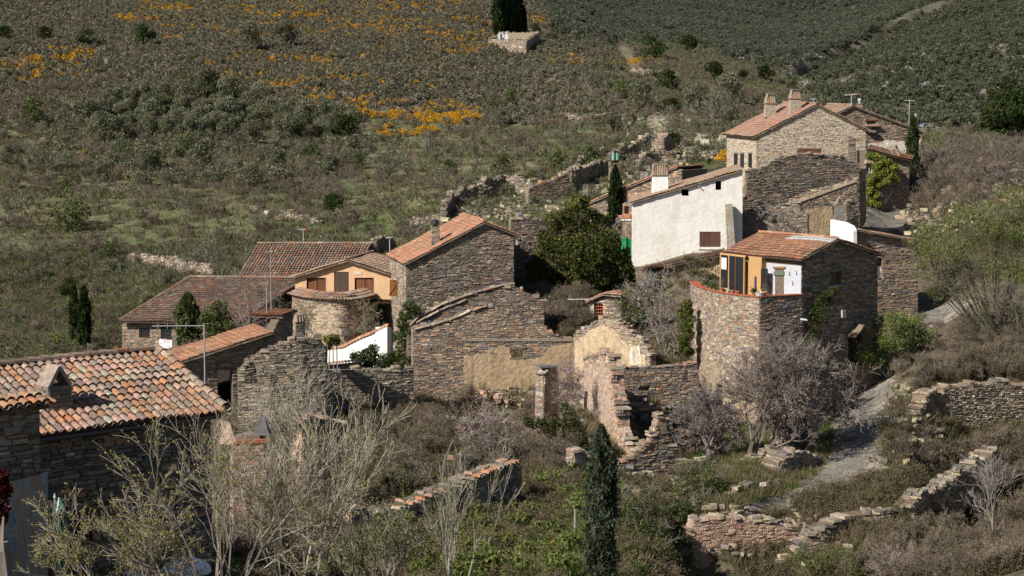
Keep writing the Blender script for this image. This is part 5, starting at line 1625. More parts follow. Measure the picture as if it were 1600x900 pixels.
nt.links.new(gp.outputs['Position'], mp.inputs[0]); nt.links.new(mp.outputs[0], wv.inputs[0]); nt.links.new(wv.outputs['Color'], rp.inputs[0]); nt.links.new(rp.outputs[0], bs.inputs['Base Color'])
wMu = Wl(xy=[tuple(wW.w(0, 0, .15).xy), tuple(wW.w(wW.len, 0, .15).xy)])
m = MB(); core(m, wMu, [wMu.h(*p) for p in [(8, 1000), (74, 1000), (75, 736), (62, 742), (8, 755)]], [], .05, (1, 1, 1))
mu = m.build('painted_board', M_MURAL, None, origin=wMu.w(*wMu.h(40, 1000))); tag(mu, 'tall board painted with blue and brown waves on the shaded wall, lower left corner', 'mural')
m = MB(); a = wMu.w(*wMu.h(73, 785), .0); m.tube(a, a + wMu.n() * .08, .05, .05, (.15, .13, .12), 8, True); m.build('knob', M_METAL, mu)
wMu2 = Wl(xy=[tuple(wW.w(0, 0, .9).xy), tuple(wW.w(wW.len, 0, .9).xy)])
m = MB(); core(m, wMu2, [wMu2.h(*p) for p in [(-30, 1000), (40, 1000), (38, 900), (30, 862), (14, 846), (-6, 850), (-30, 860)]], [], .08, (1, 1, 1))
mu = m.build('painted_arch', M_MURAL, None, origin=wMu2.w(*wMu2.h(10, 1000))); tag(mu, 'round-topped painted board in browns at the very bottom left corner', 'mural')
# folded green parasol
pp = gpt(85, 46.0); top = P(85.5, 772, 46.0)
H_ = top.z - pp.z
pa_ = thing('folded_parasol', pp, 'closed green garden parasol with a white top, standing by the shaded wall', 'parasol')
m = MB(); m.tube(pp, top, .022, .022, (.3, .3, .3), 6); m.lathe(top - Vector((0, 0, .1)), [(.015, 0), (.035, .03), (.02, .08), (.005, .13)], (.5, .5, .5), 6); m.build('pole', M_METAL, pa_)
def folds(z0, z1, r0, r1, n, tn, tn2, jag=0):
    mm = MB(); K = n * 2
    rr = lambda k, r: r * (1.0 if k % 2 else .62)
    for k in range(K):
        k2 = (k + 1) % K; w0 = 2 * math.pi * k / K; w1 = 2 * math.pi * k2 / K
        zb = z1 - (jag if k % 2 else 0); zb2 = z1 - (jag if k2 % 2 else 0)
        q = [pp + Vector((math.cos(w0) * rr(k, r0), math.sin(w0) * rr(k, r0), z0)), pp + Vector((math.cos(w1) * rr(k2, r0), math.sin(w1) * rr(k2, r0), z0)),
             pp + Vector((math.cos(w1) * rr(k2, r1), math.sin(w1) * rr(k2, r1), zb2)), pp + Vector((math.cos(w0) * rr(k, r1), math.sin(w0) * rr(k, r1), zb))]
        mm.face(q, tn if k % 4 < 2 else tn2)
    return mm
folds(H_ - .32, H_ - .9, .10, .15, 6, (.01, .14, .085), (.012, .11, .07)).build('canopy', M_CLOTH, pa_)
c2 = folds(H_ - .9, H_ - 1.75, .15, .16, 6, (.01, .14, .085), (.012, .11, .07), .1); c2.build('canopy', M_CLOTH, pa_)
folds(H_ - .08, H_ - .42, .02, .19, 6, (.72, .73, .70), (.02, .22, .13), .06).build('top_flap', M_CLOTH, pa_)
m = MB(); m.lathe(pp, [(.25, 0), (.25, .08), (.05, .1), (.04, .3)], (.3, .3, .3), 12); m.build('foot', M_METAL, pa_)
# white canopies glimpsed behind the bare tree
for (px, py, D, rx, h, lb) in ((292, 893, 50, .62, .34, 'white domed garden canopy glimpsed through the bare branches, bottom left'), (192, 912, 49.5, .6, .3, 'second white canopy at the bottom edge, left of the domed one')):
    t_ = thing('garden_canopy', gpt(px, D), lb, 'canopy'); b = P(px, py, D)
    m = MB(); m.lathe(b, [(rx, 0), (rx * .96, h * .3), (rx * .75, h * .7), (rx * .4, h * .93), (.02, h)], (.74, .74, .77), 14); m.build('cover', M_CLOTH, t_)
    g = gpt(px, D); m = MB()
    for sx, sy in ((-1, -1), (1, -1), (1, 1), (-1, 1)): m.tube(Vector((g.x + sx * rx * .6, g.y + sy * rx * .6, g.z)), Vector((b.x + sx * rx * .6, b.y + sy * rx * .6, b.z)), .03, .03, (.4, .4, .4), 5)
    m.build('poles', M_METAL, t_)

# ------------------------------------------------------------------ aerials
def aerial(foot, h, boom, bz, n, label, tilt=0.0, col=(.42, .42, .43), feed=None, r=.02, el=.45, arm=None):
    t_ = thing('tv_aerial', foot, label, 'aerial')
    m = MB(); top = foot + Vector((0, 0, h)); m.tube(foot, top, r, r, col, 6, True); m.build('mast', M_METAL, t_)
    m = MB(); d = Vector((math.cos(bz), math.sin(bz), tilt)).normalized(); c = top + Vector((0, 0, -.08))
    a = c - d * (boom * .5 if arm is None else boom); b = c + d * (boom * .5 if arm is None else 0)
    m.tube(a, b, r * .8, r * .8, col, 5, True); bo = m.build('boom', M_METAL, t_)
    s_ = Vector((-d.y, d.x, 0)).normalized(); m = MB()
    for k in range(n):
        p = a + (b - a) * ((k + .3) / n * .8); e = el * (.75 + .25 * k / n)
        m.tube(p - s_ * e / 2, p + s_ * e / 2, r * .4, r * .4, col, 4); 
        if k % 2: m.tube(p - Vector((0, 0, e / 3)), p + Vector((0, 0, e / 3)), r * .4, r * .4, col, 4)
    m.build('elements', M_METAL, bo, kind='stuff')
    if feed:
        m = MB(); p = a + (b - a) * .7; m.box(p - Vector((0, 0, .1)), .16, .1, .2, feed, bz); m.build('feed_box', M_PAINT, bo)
    return t_
fa = P(321, 640, 61)
aerial(fa, (P(320, 505, 61) - fa).z, 1.55, .05, 9, 'tall grey aerial mast with a long horizontal boom behind the near tiled roof', col=(.33, .33, .34), r=.024, el=.3, arm=1)
m = MB(); tp_ = P(320, 505, 61)
aerial(P(474, 384, 178), 1.5, .9, .3, 4, 'white aerial on the ridge of the wide red-brown roof', col=(.6, .6, .6), feed=(.55, .15, .06), r=.03)
aerial(P(417, 508, 121.5), 2.6, .8, .6, 5, 'aerial standing at the top end of the long orange roof', feed=(.6, .2, .08), r=.02)
aerial(P(424, 520, 123), 5.0, .9, .8, 5, 'taller aerial left of the apricot house', feed=(.65, .25, .1), r=.02)
aerial(P(1271, 168, 199), .9, .8, .3, 4, 'small pale aerial on the ridge of the tall pale stone house', col=(.6, .6, .6), r=.03)
aerial(P(1330, 172, 215), 1.7, 1.6, .1, 7, 'double aerial with an orange box on the rear house ridge', feed=(.75, .30, .06), col=(.6, .6, .6), r=.035, tilt=.1)
aerial(P(1420, 210, 214), 3.6, 1.1, -.3, 5, 'bare aerial mast rising behind the slim cypress of the rear house', col=(.55, .52, .48), r=.03)
aerial(P(797, 352, 163), 1.2, .9, .5, 5, 'yellowish aerial behind the right end of the large stone house roof', feed=(.6, .35, .08), col=(.5, .42, .3), r=.03)
aerial(P(609, 392, 185), 1.3, .9, .9, 5, 'pale aerial above the stone wall between the apricot house and the large stone house', col=(.6, .55, .52), r=.04)
sl_ = thing('garden_post', P(887, 496, 150), 'thin white horizontal pole by the tiny garden shed', 'pole'); m = MB(); a = P(887, 468, 150); m.tube(a, P(922, 467.5, 150), .04, .04, (.6, .58, .55), 5, True); m.build('bar', M_METAL, sl_)

# ------------------------------------------------------------------ hillside and garden walls
def dry_wall(pts, h, label, pal='tan', thick=.6, cap=.2, singles=30, dmin=180, sink=.4, name='dry_stone_wall', group=None, gaps=True):
    g = [ground(px, py, dmin) for px, py in pts]
    wl = Wl(xy=[(p.x, p.y) for p in g], curve=len(g) > 2)
    n = max(3, int(wl.len / .8)); top = []; bot = []
    for k in range(n + 1):
        s = wl.len * k / n; p, u, nn = wl.frame(s); z = float(gz(p.x, p.y))
        e = min(1, min(k, n - k) / 2 + .35)
        top.append((s, z + h * e * R.uniform(.65, 1.1))); bot.append((s, z - sink))
    return masonry(None, wl, bot + top[::-1], [], pal, course=(.12, .25), width=(.25, .8), thick=thick, mortar=(.14, .12, .09), sz=True, singles=singles, cap=cap, proud=.12,
                   name=name, thing_tag=(label, 'wall', group), gap=.03)

dry_wall([(198, 411), (228, 413), (262, 420), (292, 428), (332, 433)], 1.0, 'pale tumbled dry-stone wall curving across the grass above the leftmost house')
dry_wall([(430, 342), (462, 345), (500, 350)], .9, 'short tumbled stone wall left of the round dark bush on the green slope')
dry_wall([(390, 330), (418, 336)], .8, 'small heap-like stone wall near the top of the green slope', singles=10)
dry_wall([(880, 186), (915, 190), (958, 181), (970, 178)], .7, 'faint line of pale stones across the slope right of the gorse', dmin=230, singles=10)
dry_wall([(985, 113), (1010, 118), (1032, 121), (1060, 122)], 1.0, 'thin stone wall along the hill track below the walled graveyard', dmin=300, singles=10)
dry_wall([(696, 350), (706, 332), (722, 322), (750, 314), (772, 311)], 1.7, 'curved ruined field wall behind the orange roof of the large stone house', pal='rubble')
dry_wall([(640, 358), (668, 352), (692, 350)], .9, 'low stone wall left of the curved field wall', pal='rubble', singles=12)
dry_wall([(585, 402), (600, 392), (618, 386)], 1.3, 'stone wall climbing between the red-roofed house and the large stone house', pal='rubble', singles=12)
dry_wall([(748, 312), (775, 306), (800, 304), (835, 308)], 1.9, 'crumbled pale stone wall with a dark gap on the terrace behind the big roof', pal='rubble', singles=60)
dry_wall([(955, 262), (985, 247), (1012, 237), (1036, 232)], 1.8, 'ruined wall climbing right towards the stone pillar on the spur', pal='rubble', singles=50)
dry_wall([(1000, 262), (1030, 256), (1060, 254)], 1.4, 'broken grey wall above the back wing roof', pal='rubble', singles=30)
dry_wall([(905, 262), (940, 246), (960, 240)], 1.2, 'rubble wall above the shaded ruin on the spur', pal='rubble', singles=20)
dry_wall([(1190, 265), (1240, 262)], .8, 'rubble line behind the tall pale house', pal='rubble', singles=0)
wU1 = Wl([(826, 209), (893, 211)])
masonry(None, wU1, [(826, 335), (826, 296), (845, 286), (868, 280), (893, 268), (893, 325)], [], 'warm', singles=60, thing_tag=('brown ruined house wall with a rubble crest on the spur behind the evergreen', 'ruin'), name='ruined_wall', cap=.35, thick=.7)
wU3 = Wl([(893, 211), (950, 224)])
masonry(None, wU3, [(893, 325), (893, 268), (915, 262), (935, 257), (950, 252), (950, 310)], [], 'rubble', singles=20, thing_tag=('shaded side wall of the ruin on the spur, left of the stone pillar', 'ruin'), name='ruined_wall', cap=.3, thick=.7)
wU4 = Wl([(1037, 228), (1050, 229)])
masonry(None, wU4, [(1037, 245), (1037, 216), (1044, 213), (1050, 217), (1050, 245)], [], 'warm', singles=8, thing_tag=('square broken stone pillar on the ridge, left of a dark round bush', 'pillar'), name='stone_pillar', thick=1.2, cap=.3)

# graveyard on the hill
gA, gB, gC, gD = ground(764, 72, 380), ground(822, 86, 380), None, None
zA = P(764, 61, gA.y)
gC = P(843, 79, gB.y + 17); gD = P(785, 66, gA.y + 14)
cem = thing('graveyard', gB, 'small walled graveyard on the hillside, white tombs between its stone walls', 'graveyard')
def gw(a, b, pxa, pxb, nm):
    wl = Wl(xy=[(a.x, a.y), (b.x, b.y)])
    masonry(cem, wl, [(0, min(a.z, b.z) - 1.5), (wl.len, min(a.z, b.z) - 1.5), (wl.len, pxb), (0, pxa)], [], 'tan', course=(.18, .35), width=(.4, 1.0), sz=True, singles=30, name=nm, cap=.25, thick=.6, proud=.1, mortar=(.28, .23, .17))
ztop = max(gA.z, gB.z) 
zl = P(764, 61, gA.y).z; zr = P(822, 65, gB.y).z
gw(gA, gB, zl, zr, 'front_wall')
zc3 = P(843, 51, gC.y).z; gw(gB, gC, zr, zc3, 'side_wall')
gw(gC, gD, zc3, P(785, 52, gD.y).z, 'rear_wall'); gw(gD, gA, P(785, 52, gD.y).z, zl, 'side_wall')
m = MB(); fl = [Vector((p.x, p.y, z)) for p, z in ((gA, zl - 1.3), (gB, zr - 1.3), (gC, zc3 - 1.5), (gD, P(785, 52, gD.y).z - 1.5))]; m.face(fl, (.10, .13, .05)); m.build('yard', M_GROUND, cem)
for k, x in enumerate((781, 785, 791)):
    p = P(x, 62, gA.y + 5); m = MB(); m.box(p, .9, .5, 1.1, (.72, .72, .72)); m.box(p + Vector((0, 0, 1.1)), .15, .12, .6, (.7, .7, .7)); m.box(p + Vector((0, 0, 1.35)), .5, .1, .13, (.7, .7, .7)); m.build('tomb', M_PAINT, cem)

# ------------------------------------------------------------------ lower ruins and retaining walls
def ruin(pts, outline, pal, label, **k):
    kw = dict(singles=60, cap=.2, name='ruined_wall', thick=.6, min_single=.38, course=(.09, .2), width=(.18, .6)); kw.update(k)
    cat = kw.pop('cat', 'ruin'); holes = kw.pop('holes', [])
    wl = Wl(pts, curve=len(pts) > 2)
    return masonry(None, wl, outline, holes, pal, thing_tag=(label, cat), **kw), wl

o, wl_ = ruin([(847, 127.5), (873, 129)], [(847, 690), (850, 584), (862, 574), (873, 580), (873, 690)], 'tan', 'small stone pillar capped with a dark slate, below the ochre plastered wall', mortar=(.4, .36, .3))
m = MB(); q = wl_.w(wl_.len / 2, wl_.h(860, 574)[1], -.3); m.box(q, 1.15, .9, .12, (.12, .12, .125), .3); m.build('slate_cap', M_STONE, o)
o, wl_ = ruin([(911, 131.5), (985, 118)], [(911, 720), (911, 567), (930, 561), (950, 556), (955, 590), (957, 620), (963, 640), (964, 668), (972, 690), (985, 708), (985, 790), (930, 790)], 'pink', 'tall broken ruin wall stepping down towards the viewer, pale plaster on its sunny side', singles=120, thick=.8, mortar=(.40, .32, .25), cap=.3)
patch(o, wl_, [(914, 660), (914, 575), (928, 568), (944, 566), (950, 600), (955, 650), (940, 680), (925, 670)], (.46, .38, .31), amp=.16, off=.04)
wLe = Wl(xy=[tuple(wl_.w(wl_.len, 0, .02).xy), tuple((wl_.w(wl_.len, 0, -.9) + Vector((.1, .2, 0))).xy)])
masonry(o, wLe, [wLe.h(*p) for p in []] or [(0, -28), (wLe.len, -28), (wLe.len, wl_.h(985, 715)[1]), (0, wl_.h(985, 712)[1])], [], 'tan', name='end_face', sz=True, thick=.2, singles=20, min_single=.3)
ruin([(948, 133), (1092, 134.5)], [(948, 720), (952, 572), (1000, 575), (1040, 572), (1090, 568), (1090, 720)], 'warm', 'long ruined back wall with a grassy top, partly in the black shade of the broken wall', singles=150,
     holes=[[(984, 668), (984, 650), (1000, 640), (1026, 652), (1026, 668)], [(996, 612), (1000, 604), (1016, 603), (1014, 612)]], cap=.1)
m = MB(); a = P(998, 641, 130); b = P(1032, 638, 131); m.tube(a, b, .14, .11, (.30, .18, .12), 6, True); o = m.build('fallen_beam', M_WOOD, None, origin=a); tag(o, 'reddish timber beam jutting out over the black hollow of the ruin', 'beam')
ruin([(962, 116), (1052, 117.5)], [(965, 800), (965, 737), (985, 716), (1000, 702), (1018, 688), (1029, 655), (1040, 650), (1046, 690), (1054, 705), (1056, 800)], 'warm', 'low slanting stone wall rising to a pale stub, right of the big dark cypress', singles=120)
ruin([(896, 109), (915, 109.5)], [(896, 760), (896, 704), (915, 708), (915, 760)], 'tan', 'square stone stub left of the big dark cypress', singles=10, cat='pillar')
ruin([(1073, 106.3), (1262, 108)], [(1073, 960), (1076, 835), (1086, 816), (1120, 810), (1160, 811), (1200, 818), (1238, 826), (1262, 850), (1262, 960)], 'pink', 'pinkish stone retaining wall at bottom right, lit by the sun', singles=280, min_single=.3, mortar=(.34, .25, .19), cap=.18, thick=.9, cat='wall', name='retaining_wall')
ruin([(1255, 106.5), (1300, 107), (1345, 108.5), (1395, 109), (1432, 111), (1462, 113.5), (1500, 116), (1535, 119), (1562, 122)], [(1240, 870), (1262, 838), (1292, 823), (1330, 808), (1380, 800), (1420, 794), (1436, 778), (1462, 770), (1500, 742), (1535, 720), (1560, 700), (1560, 760), (1500, 800), (1440, 865), (1340, 870)], 'rubble', 'long curving dry-stone terrace wall, half buried in brambles below the lane', singles=200, min_single=.36, cap=.2, thick=1.0, cat='wall', name='terrace_wall')
ruin([(1424, 126.5), (1470, 129), (1530, 130.2), (1610, 131.3)], [(1418, 745), (1422, 690), (1430, 650), (1444, 634), (1452, 612), (1470, 615), (1482, 601), (1505, 606), (1520, 596), (1545, 601), (1568, 595), (1590, 604), (1612, 600), (1612, 730), (1500, 740)], 'rubble', 'high stone retaining wall at the right edge above the bramble bank', singles=280, min_single=.33, cap=.08, thick=1.0, cat='wall', name='retaining_wall', mortar=(.25, .185, .13), width=(.12, .36), course=(.07, .15), gap=.035, proud=.09)
ruin([(1216, 117), (1250, 118), (1282, 120)], [(1216, 775), (1217, 728), (1228, 714), (1262, 708), (1281, 716), (1282, 750), (1240, 768)], 'tan', 'chunky pile of pale dry stone at the inside bend of the flagged lane', singles=90, min_single=.3, thick=1.6, cat='wall', name='stone_pile')
ruin([(1145, 111), (1190, 113), (1228, 115.5)], [(1140, 800), (1146, 772), (1190, 760), (1228, 754), (1228, 772), (1190, 786), (1160, 800)], 'rubble', 'low wall of small dark stones along the lower edge of the lane garden', singles=60, min_single=.3, cat='wall', name='garden_edging')
ruin([(1378, 117), (1396, 119)], [(1376, 745), (1378, 728), (1392, 720), (1402, 728), (1402, 745)], 'rubble', 'dark little stone stack at the outer edge of the lane bend', singles=10, min_single=.3, cat='wall', name='stone_stack', thick=1.0)
o, wl_ = ruin([(473, 96), (541, 97.5)], [(470, 780), (474, 660), (488, 652), (500, 660), (541, 664), (541, 760)], 'pink', 'broken stone block with a flat slab top behind the branches, left of centre', thick=.9, singles=30)
patch(o, wl_, [(482, 745), (483, 700), (500, 697), (518, 705), (516, 745)], (.55, .46, .34))
o, wl_ = ruin([(545, 88), (582, 89)], [(543, 930), (547, 800), (560, 792), (582, 800), (584, 930)], 'tan', 'sunlit plastered ruin corner with a black gap, bottom centre', thick=.7, singles=20)
patch(o, wl_, [(549, 905), (550, 812), (572, 808), (574, 905)], (.58, .43, .28))
ruin([(588, 89.5), (604, 90)], [(588, 930), (588, 803), (604, 806), (606, 930)], 'tan', 'pale wall stub just right of the plastered ruin corner, bottom centre', thick=.7, singles=8)
o, wl_ = ruin([(590, 90.5), (700, 96), (815, 102)], [(590, 900), (590, 812), (645, 790), (700, 768), (755, 745), (812, 724), (815, 790), (700, 840)], 'rubble', 'sloping ruin wall roofed with old slabs and a few orange tiles, lower centre', thick=1.2, singles=60, cap=.1, course=(.1, .22))
tm_ = MB()
for k in range(34):
    if R.random() < .42: continue
    s = wl_.len * (.02 + .96 * (k + R.uniform(-.2, .2)) / 34); zz = max([b for a, b in spans([[wl_.h(*p) for p in [(590, 900), (590, 812), (645, 790), (700, 768), (755, 745), (812, 724), (815, 790), (700, 840)]]], s, axis=0)] + [-99])
    if zz < -90: continue
    tile_geo(tm_, wl_.w(s, zz + .12, .3), wl_.u(s), (-wl_.n(s) + Vector((0, 0, .15))).normalized(), Vector((0, 0, 1)), .5, .16, .13, (.5, .17, .07) if k in (9, 10, 23, 24, 27) else tone('tileold'))
    if R.random() < .5: continue
    tile_geo(tm_, wl_.w(s, zz + .2, -.15), wl_.u(s), (-wl_.n(s) + Vector((0, 0, .15))).normalized(), Vector((0, 0, 1)), .5, .16, .13, tone('tileold'))
tm_.build('tile_coping', M_TILE, o, kind='stuff')
rk = ground(640, 725, 85); 
o, wl_ = ruin([(712, 108), (742, 109)], [(712, 790), (716, 720), (728, 712), (742, 720), (742, 790)], 'tan', 'short pale plastered stub above the tile-topped sloping ruin', singles=8)
pl = thing('stone_gatepost', gpt(383, 78), 'thick reddish stone post with an orange tile rim behind the bare foreground tree', 'pillar')
b_ = gpt(383, 78); zt = P(383, 690, 78).z
c_ = chimney(pl, b_, 1.25, 1.0, zt - b_.z, .25, 'pink', None, name='shaft', taper=.95)
m = MB(); m.box(Vector((b_.x + .1, b_.y, zt + .01)), 1.2, 1.0, .14, (.45, .17, .09), .25); m.box(Vector((b_.x, b_.y, zt + .15)), .9, .8, .16, (.26, .20, .16), .25); m.build('rim', M_TILE, pl)
bk_ = P(358, 692, 78); m = MB(); m.solid([bk_ + Vector(v) for v in ((-.35, -.3, 0), (.35, -.3, 0), (.35, .4, 0), (-.35, .4, 0), (-.3, -.1, .95), (.05, -.1, .8), (.3, .3, .5), (-.25, .3, .9))], [(3, 2, 1, 0), (4, 5, 6, 7), (0, 1, 5, 4), (1, 2, 6, 5), (2, 3, 7, 6), (3, 0, 4, 7)], (.33, .24, .19)); m.build('boulder', M_STONE, pl)
m = MB(); q = Vector((b_.x + .55, b_.y, zt + .3)); m.solid([q + Vector(v) for v in ((-.3, -.3, 0), (.35, -.3, 0), (.35, .3, 0), (-.3, .3, 0), (.0, -.05, .75), (.12, -.05, .7), (.1, .05, .7), (.0, .05, .75))], [(3, 2, 1, 0), (4, 5, 6, 7), (0, 1, 5, 4), (1, 2, 6, 5), (2, 3, 7, 6), (3, 0, 4, 7)], (.10, .10, .10)); m.build('slate_point', M_STONE, pl)
ruin([(1098, 118.5), (1216, 120)], [(1098, 800), (1104, 745), (1128, 736), (1150, 732), (1168, 716), (1190, 712), (1212, 698), (1217, 780)], 'rubble', 'rough brown garden terrace wall behind the roots of the gnarled bare tree', cat='wall', name='terrace_wall')
ruin([(1040, 124.5), (1132, 126.5)], [(1040, 740), (1042, 692), (1060, 684), (1084, 672), (1110, 670), (1130, 660), (1132, 730)], 'warm', 'low broken wall under the spreading bare tree, left of the tower foot')
ruin([(1225, 124), (1262, 125.5)], [(1225, 735), (1228, 668), (1240, 655), (1262, 650), (1262, 735)], 'warm', 'ragged stone wall stub behind the second gnarled tree, beside the buttress', thick=1.2)
ruin([(905, 112), (962, 113.5)], [(905, 790), (915, 728), (935, 716), (950, 700), (962, 706), (962, 790)], 'rubble', 'tumbled stone slope hidden behind the top of the big dark cypress')
ruin([(655, 121), (735, 122)], [(655, 690), (662, 655), (690, 650), (712, 660), (735, 655), (735, 700)], 'rubble', 'low crumbled wall almost lost in the brambles below the broad ruined wall', cap=.3)
ruin([(848, 119), (905, 120)], [(848, 730), (856, 690), (880, 676), (905, 668), (905, 740)], 'rubble', 'rubble wall behind the glossy dark bush', cap=.3)
# heap of collapsed stones and timbers under the ochre wall
hp = ground(778, 640, 120)
ho = thing('rubble_heap', hp, None, None); tag(ho, 'heap of fallen pale stones and broken timbers at the foot of the ochre wall', 'rubble')
for k in range(60):
    a = hp + Vector((R.gauss(0, .9), R.gauss(0, .6), R.uniform(.0, 1.0) * (1 - .2 * abs(R.gauss(0, 1))))); s = R.uniform(.2, .55)
    hs = MB(); hs.box(a, s, s * .7, s * .45, tone('pink'), R.uniform(0, 3)); hs.build('stone', M_STONE, ho)
for k in range(6):
    a = hp + Vector((R.uniform(-.8, .8), -.3, R.uniform(0, .4))); m = MB(); m.tube(a, a + Vector((R.uniform(-.7, .7), -.4, R.uniform(.8, 1.5))), .07, .05, (.12, .09, .07), 5, True)
    m.build('timber', M_WOOD, ho)
# garden sign, wooden post
sg = gpt(1195.5, 112.5); t_ = thing('garden_sign', sg, 'tiny white sign on a stake at the foot of the gnarled bare tree', 'sign')
m = MB(); m.box(sg, .05, .05, .7, (.35, .3, .25)); m.build('stake', M_WOOD, t_)
m = MB(); m.box(sg + Vector((0, -.04, .45)), .36, .03, .2, (.72, .68, .70)); m.box(sg + Vector((-.02, -.065, .52)), .2, .012, .03, (.5, .2, .25)); m.box(sg + Vector((.03, -.065, .58)), .16, .012, .025, (.5, .2, .25)); m.build('board', M_PAINT, t_)
sg = gpt(900, 92); m = MB(); m.tube(sg, sg + Vector((0, 0, 1.3)), .08, .07, (.30, .27, .24), 6, True); o = m.build('wooden_post', M_WOOD, None, origin=sg); tag(o, 'grey wooden post in the grass left of the big dark cypress', 'post')
for (px, py, D, w_, h_, lb) in ((982, 398, 171, 1.6, 1.6, 'bright green garden netting by the left corner of the white house'), (961, 250, 205, .9, .8, 'pale green net bundle on top of the stone pillar on the spur')):
    p = P(px, py, D); m = MB(); nx = 8
    for i in range(nx):
        for j in range(5):
            f = lambda i, j: p + Vector(((i / nx - .5) * w_, .12 * math.sin(i * 1.7) + j * .05, h_ * j / 5 * (1 - .3 * (i / nx)) + .06 * math.sin(i * 2.3)))
            m.face([f(i, j), f(i + 1, j), f(i + 1, j + 1), f(i, j + 1)], (.02, .20, .08) if D < 180 else (.16, .3, .24))
    o = m.build('garden_net', M_CLOTH, None, origin=p); tag(o, lb, 'net')

# ------------------------------------------------------------------ rocks
def rocks(px, py, n, spread, size, tn, label, dmin=150, name='rock_outcrop'):
    g = ground(px, py, dmin); o = thing(name, g, label, 'rocks')
    for k in range(n):
        m = MB()
        x = g.x + R.gauss(0, spread); y = g.y + R.gauss(0, spread); s = size * R.uniform(.5, 1.3)
        z = float(gz(x, y)) - s * .25; kk = R.uniform(.8, 1.2)
        q = []
        for zz, sc in ((0, 1.0), (.8, .62)):
            for a, b in ((-1, -1), (1, -1), (1, 1), (-1, 1)):
                q.append((x + a * s * .6 * sc * R.uniform(.7, 1.2), y + b * s * .45 * sc * R.uniform(.7, 1.2), z + zz * s * R.uniform(.7, 1.1)))
        m.hexa(q, tuple(c * kk for c in tn)); m.build('rock', M_STONE, o)
    return o
rocks(757, 303, 10, .9, 1.2, (.36, .33, .28), 'pale grey rock knob at the left end of the crumbled spur wall')
rocks(1020, 275, 16, 1.3, 1.1, (.24, .22, .19), 'grey jagged rocks above the back wing roof')
rocks(1085, 222, 22, 2.2, 1.0, (.36, .32, .25), 'scatter of pale stones beside the footpath on the slope')
rocks(88, 222, 5, 1.0, 1.0, (.45, .42, .38), 'small white rock in the scrub below the gorse at left', dmin=230)
rocks(1470, 320, 14, 1.8, .8, (.33, .24, .17), 'reddish stones on the bank right of the upper lane')
rocks(1530, 262, 16, 1.6, .8, (.36, .19, .12), 'orange stones spilling from the wall at the upper right edge')
rocks(1560, 312, 10, 1.5, .6, (.45, .22, .16), 'pinkish stones above the big leafy tree at the right')
rocks(1392, 735, 8, .7, .5, (.26, .23, .19), 'loose stones at the outer edge of the lane bend', dmin=100)
rocks(1290, 815, 12, 1.6, .45, (.40, .34, .27), 'pale loose slabs on top of the terrace wall under the lane', dmin=100)
M_STONE2 = M_STONE

# ------------------------------------------------------------------ the flagged lane
def inpoly(x, y, q):
    c = False; j = len(q) - 1
    for i in range(len(q)):
        if (q[i][1] > y) != (q[j][1] > y) and x < (q[j][0] - q[i][0]) * (y - q[i][1]) / (q[j][1] - q[i][1]) + q[i][0]: c = not c
        j = i
    return c

LANES = []


def lane(pxpoly, dmin, spacing, name, singles, tones, dmax=400):
    q = [ground(px, py, dmin, dmax) for px, py in pxpoly]; q = [(p.x, p.y) for p in q]
    x0, x1 = min(p[0] for p in q), max(p[0] for p in q); y0, y1 = min(p[1] for p in q), max(p[1] for p in q)
    m = MB(); st = .35
    x = x0
    while x < x1:
        y = y0
        while y < y1:
            if inpoly(x + st / 2, y + st / 2, q):
                m.face([(a, b, float(gz(a, b)) + .03) for a, b in ((x, y), (x + st, y), (x + st, y + st), (x, y + st))], (.34, .29, .225))
            y += st
        x += st
    base = m.build(name, M_CORE, None); base['kind'] = 'structure'; LANES.append(q)
    seeds = []
    nx = int((x1 - x0) / spacing) + 1; ny = int((y1 - y0) / spacing) + 1
    for i in range(-1, nx + 1):
        for j in range(-1, ny + 1):
            if R.random() < .12: continue
            seeds.append((x0 + (i + R.uniform(0.1, .9)) * spacing, y0 + (j + R.uniform(0.1, .9)) * spacing * .8))
    cnt = 0; rest = MB(); made = []
    for sx, sy in seeds:
        if not inpoly(sx, sy, q): continue
        poly = [(sx - spacing * 1.3, sy - spacing * 1.3), (sx + spacing * 1.3, sy - spacing * 1.3), (sx + spacing * 1.3, sy + spacing * 1.3), (sx - spacing * 1.3, sy + spacing * 1.3)]
        for tx, ty in seeds:
            dx, dy = tx - sx, ty - sy; d2 = dx * dx + dy * dy
            if d2 < 1e-9 or d2 > (spacing * 3) ** 2: continue
            L_ = math.sqrt(d2); g_ = L_ / 2 - .03
            out = []
            for i in range(len(poly)):
                a, b = poly[i], poly[(i + 1) % len(poly)]
                da = ((a[0] - sx) * dx + (a[1] - sy) * dy) / L_ - g_; db = ((b[0] - sx) * dx + (b[1] - sy) * dy) / L_ - g_
                if da <= 0: out.append(a)
                if (da < 0) != (db < 0):
                    k = da / (da - db); out.append((a[0] + (b[0] - a[0]) * k, a[1] + (b[1] - a[1]) * k))
            poly = out
            if len(poly) < 3: break
        if len(poly) < 3: continue
        made.append((sx, sy, poly))
    made.sort(key=lambda a: a[1])
    for sx, sy, poly in made:
        h = R.uniform(.05, .075)
        bt = [Vector((a, b, float(gz(a, b)) + .02)) for a, b in poly]; tp = [Vector((sx + (a - sx) * .985, sy + (b - sy) * .985, float(gz(a, b)) + h)) for a, b in poly]
        n = len(poly); c = R.choice(tones); k = R.uniform(.8, 1.2); c = tuple(v * k for v in c)
        fs = [tuple(range(n, 2 * n))] + [(i, (i + 1) % n, n + (i + 1) % n, n + i) for i in range(n)]
        if cnt < singles:
            mm = MB(); mm.solid(bt + tp, fs, c); mm.build('flagstone', M_STONE, base); cnt += 1
        else: rest.solid(bt + tp, fs, c)
    if rest.f: rest.build('small_flagstones', M_STONE, base, kind='stuff')
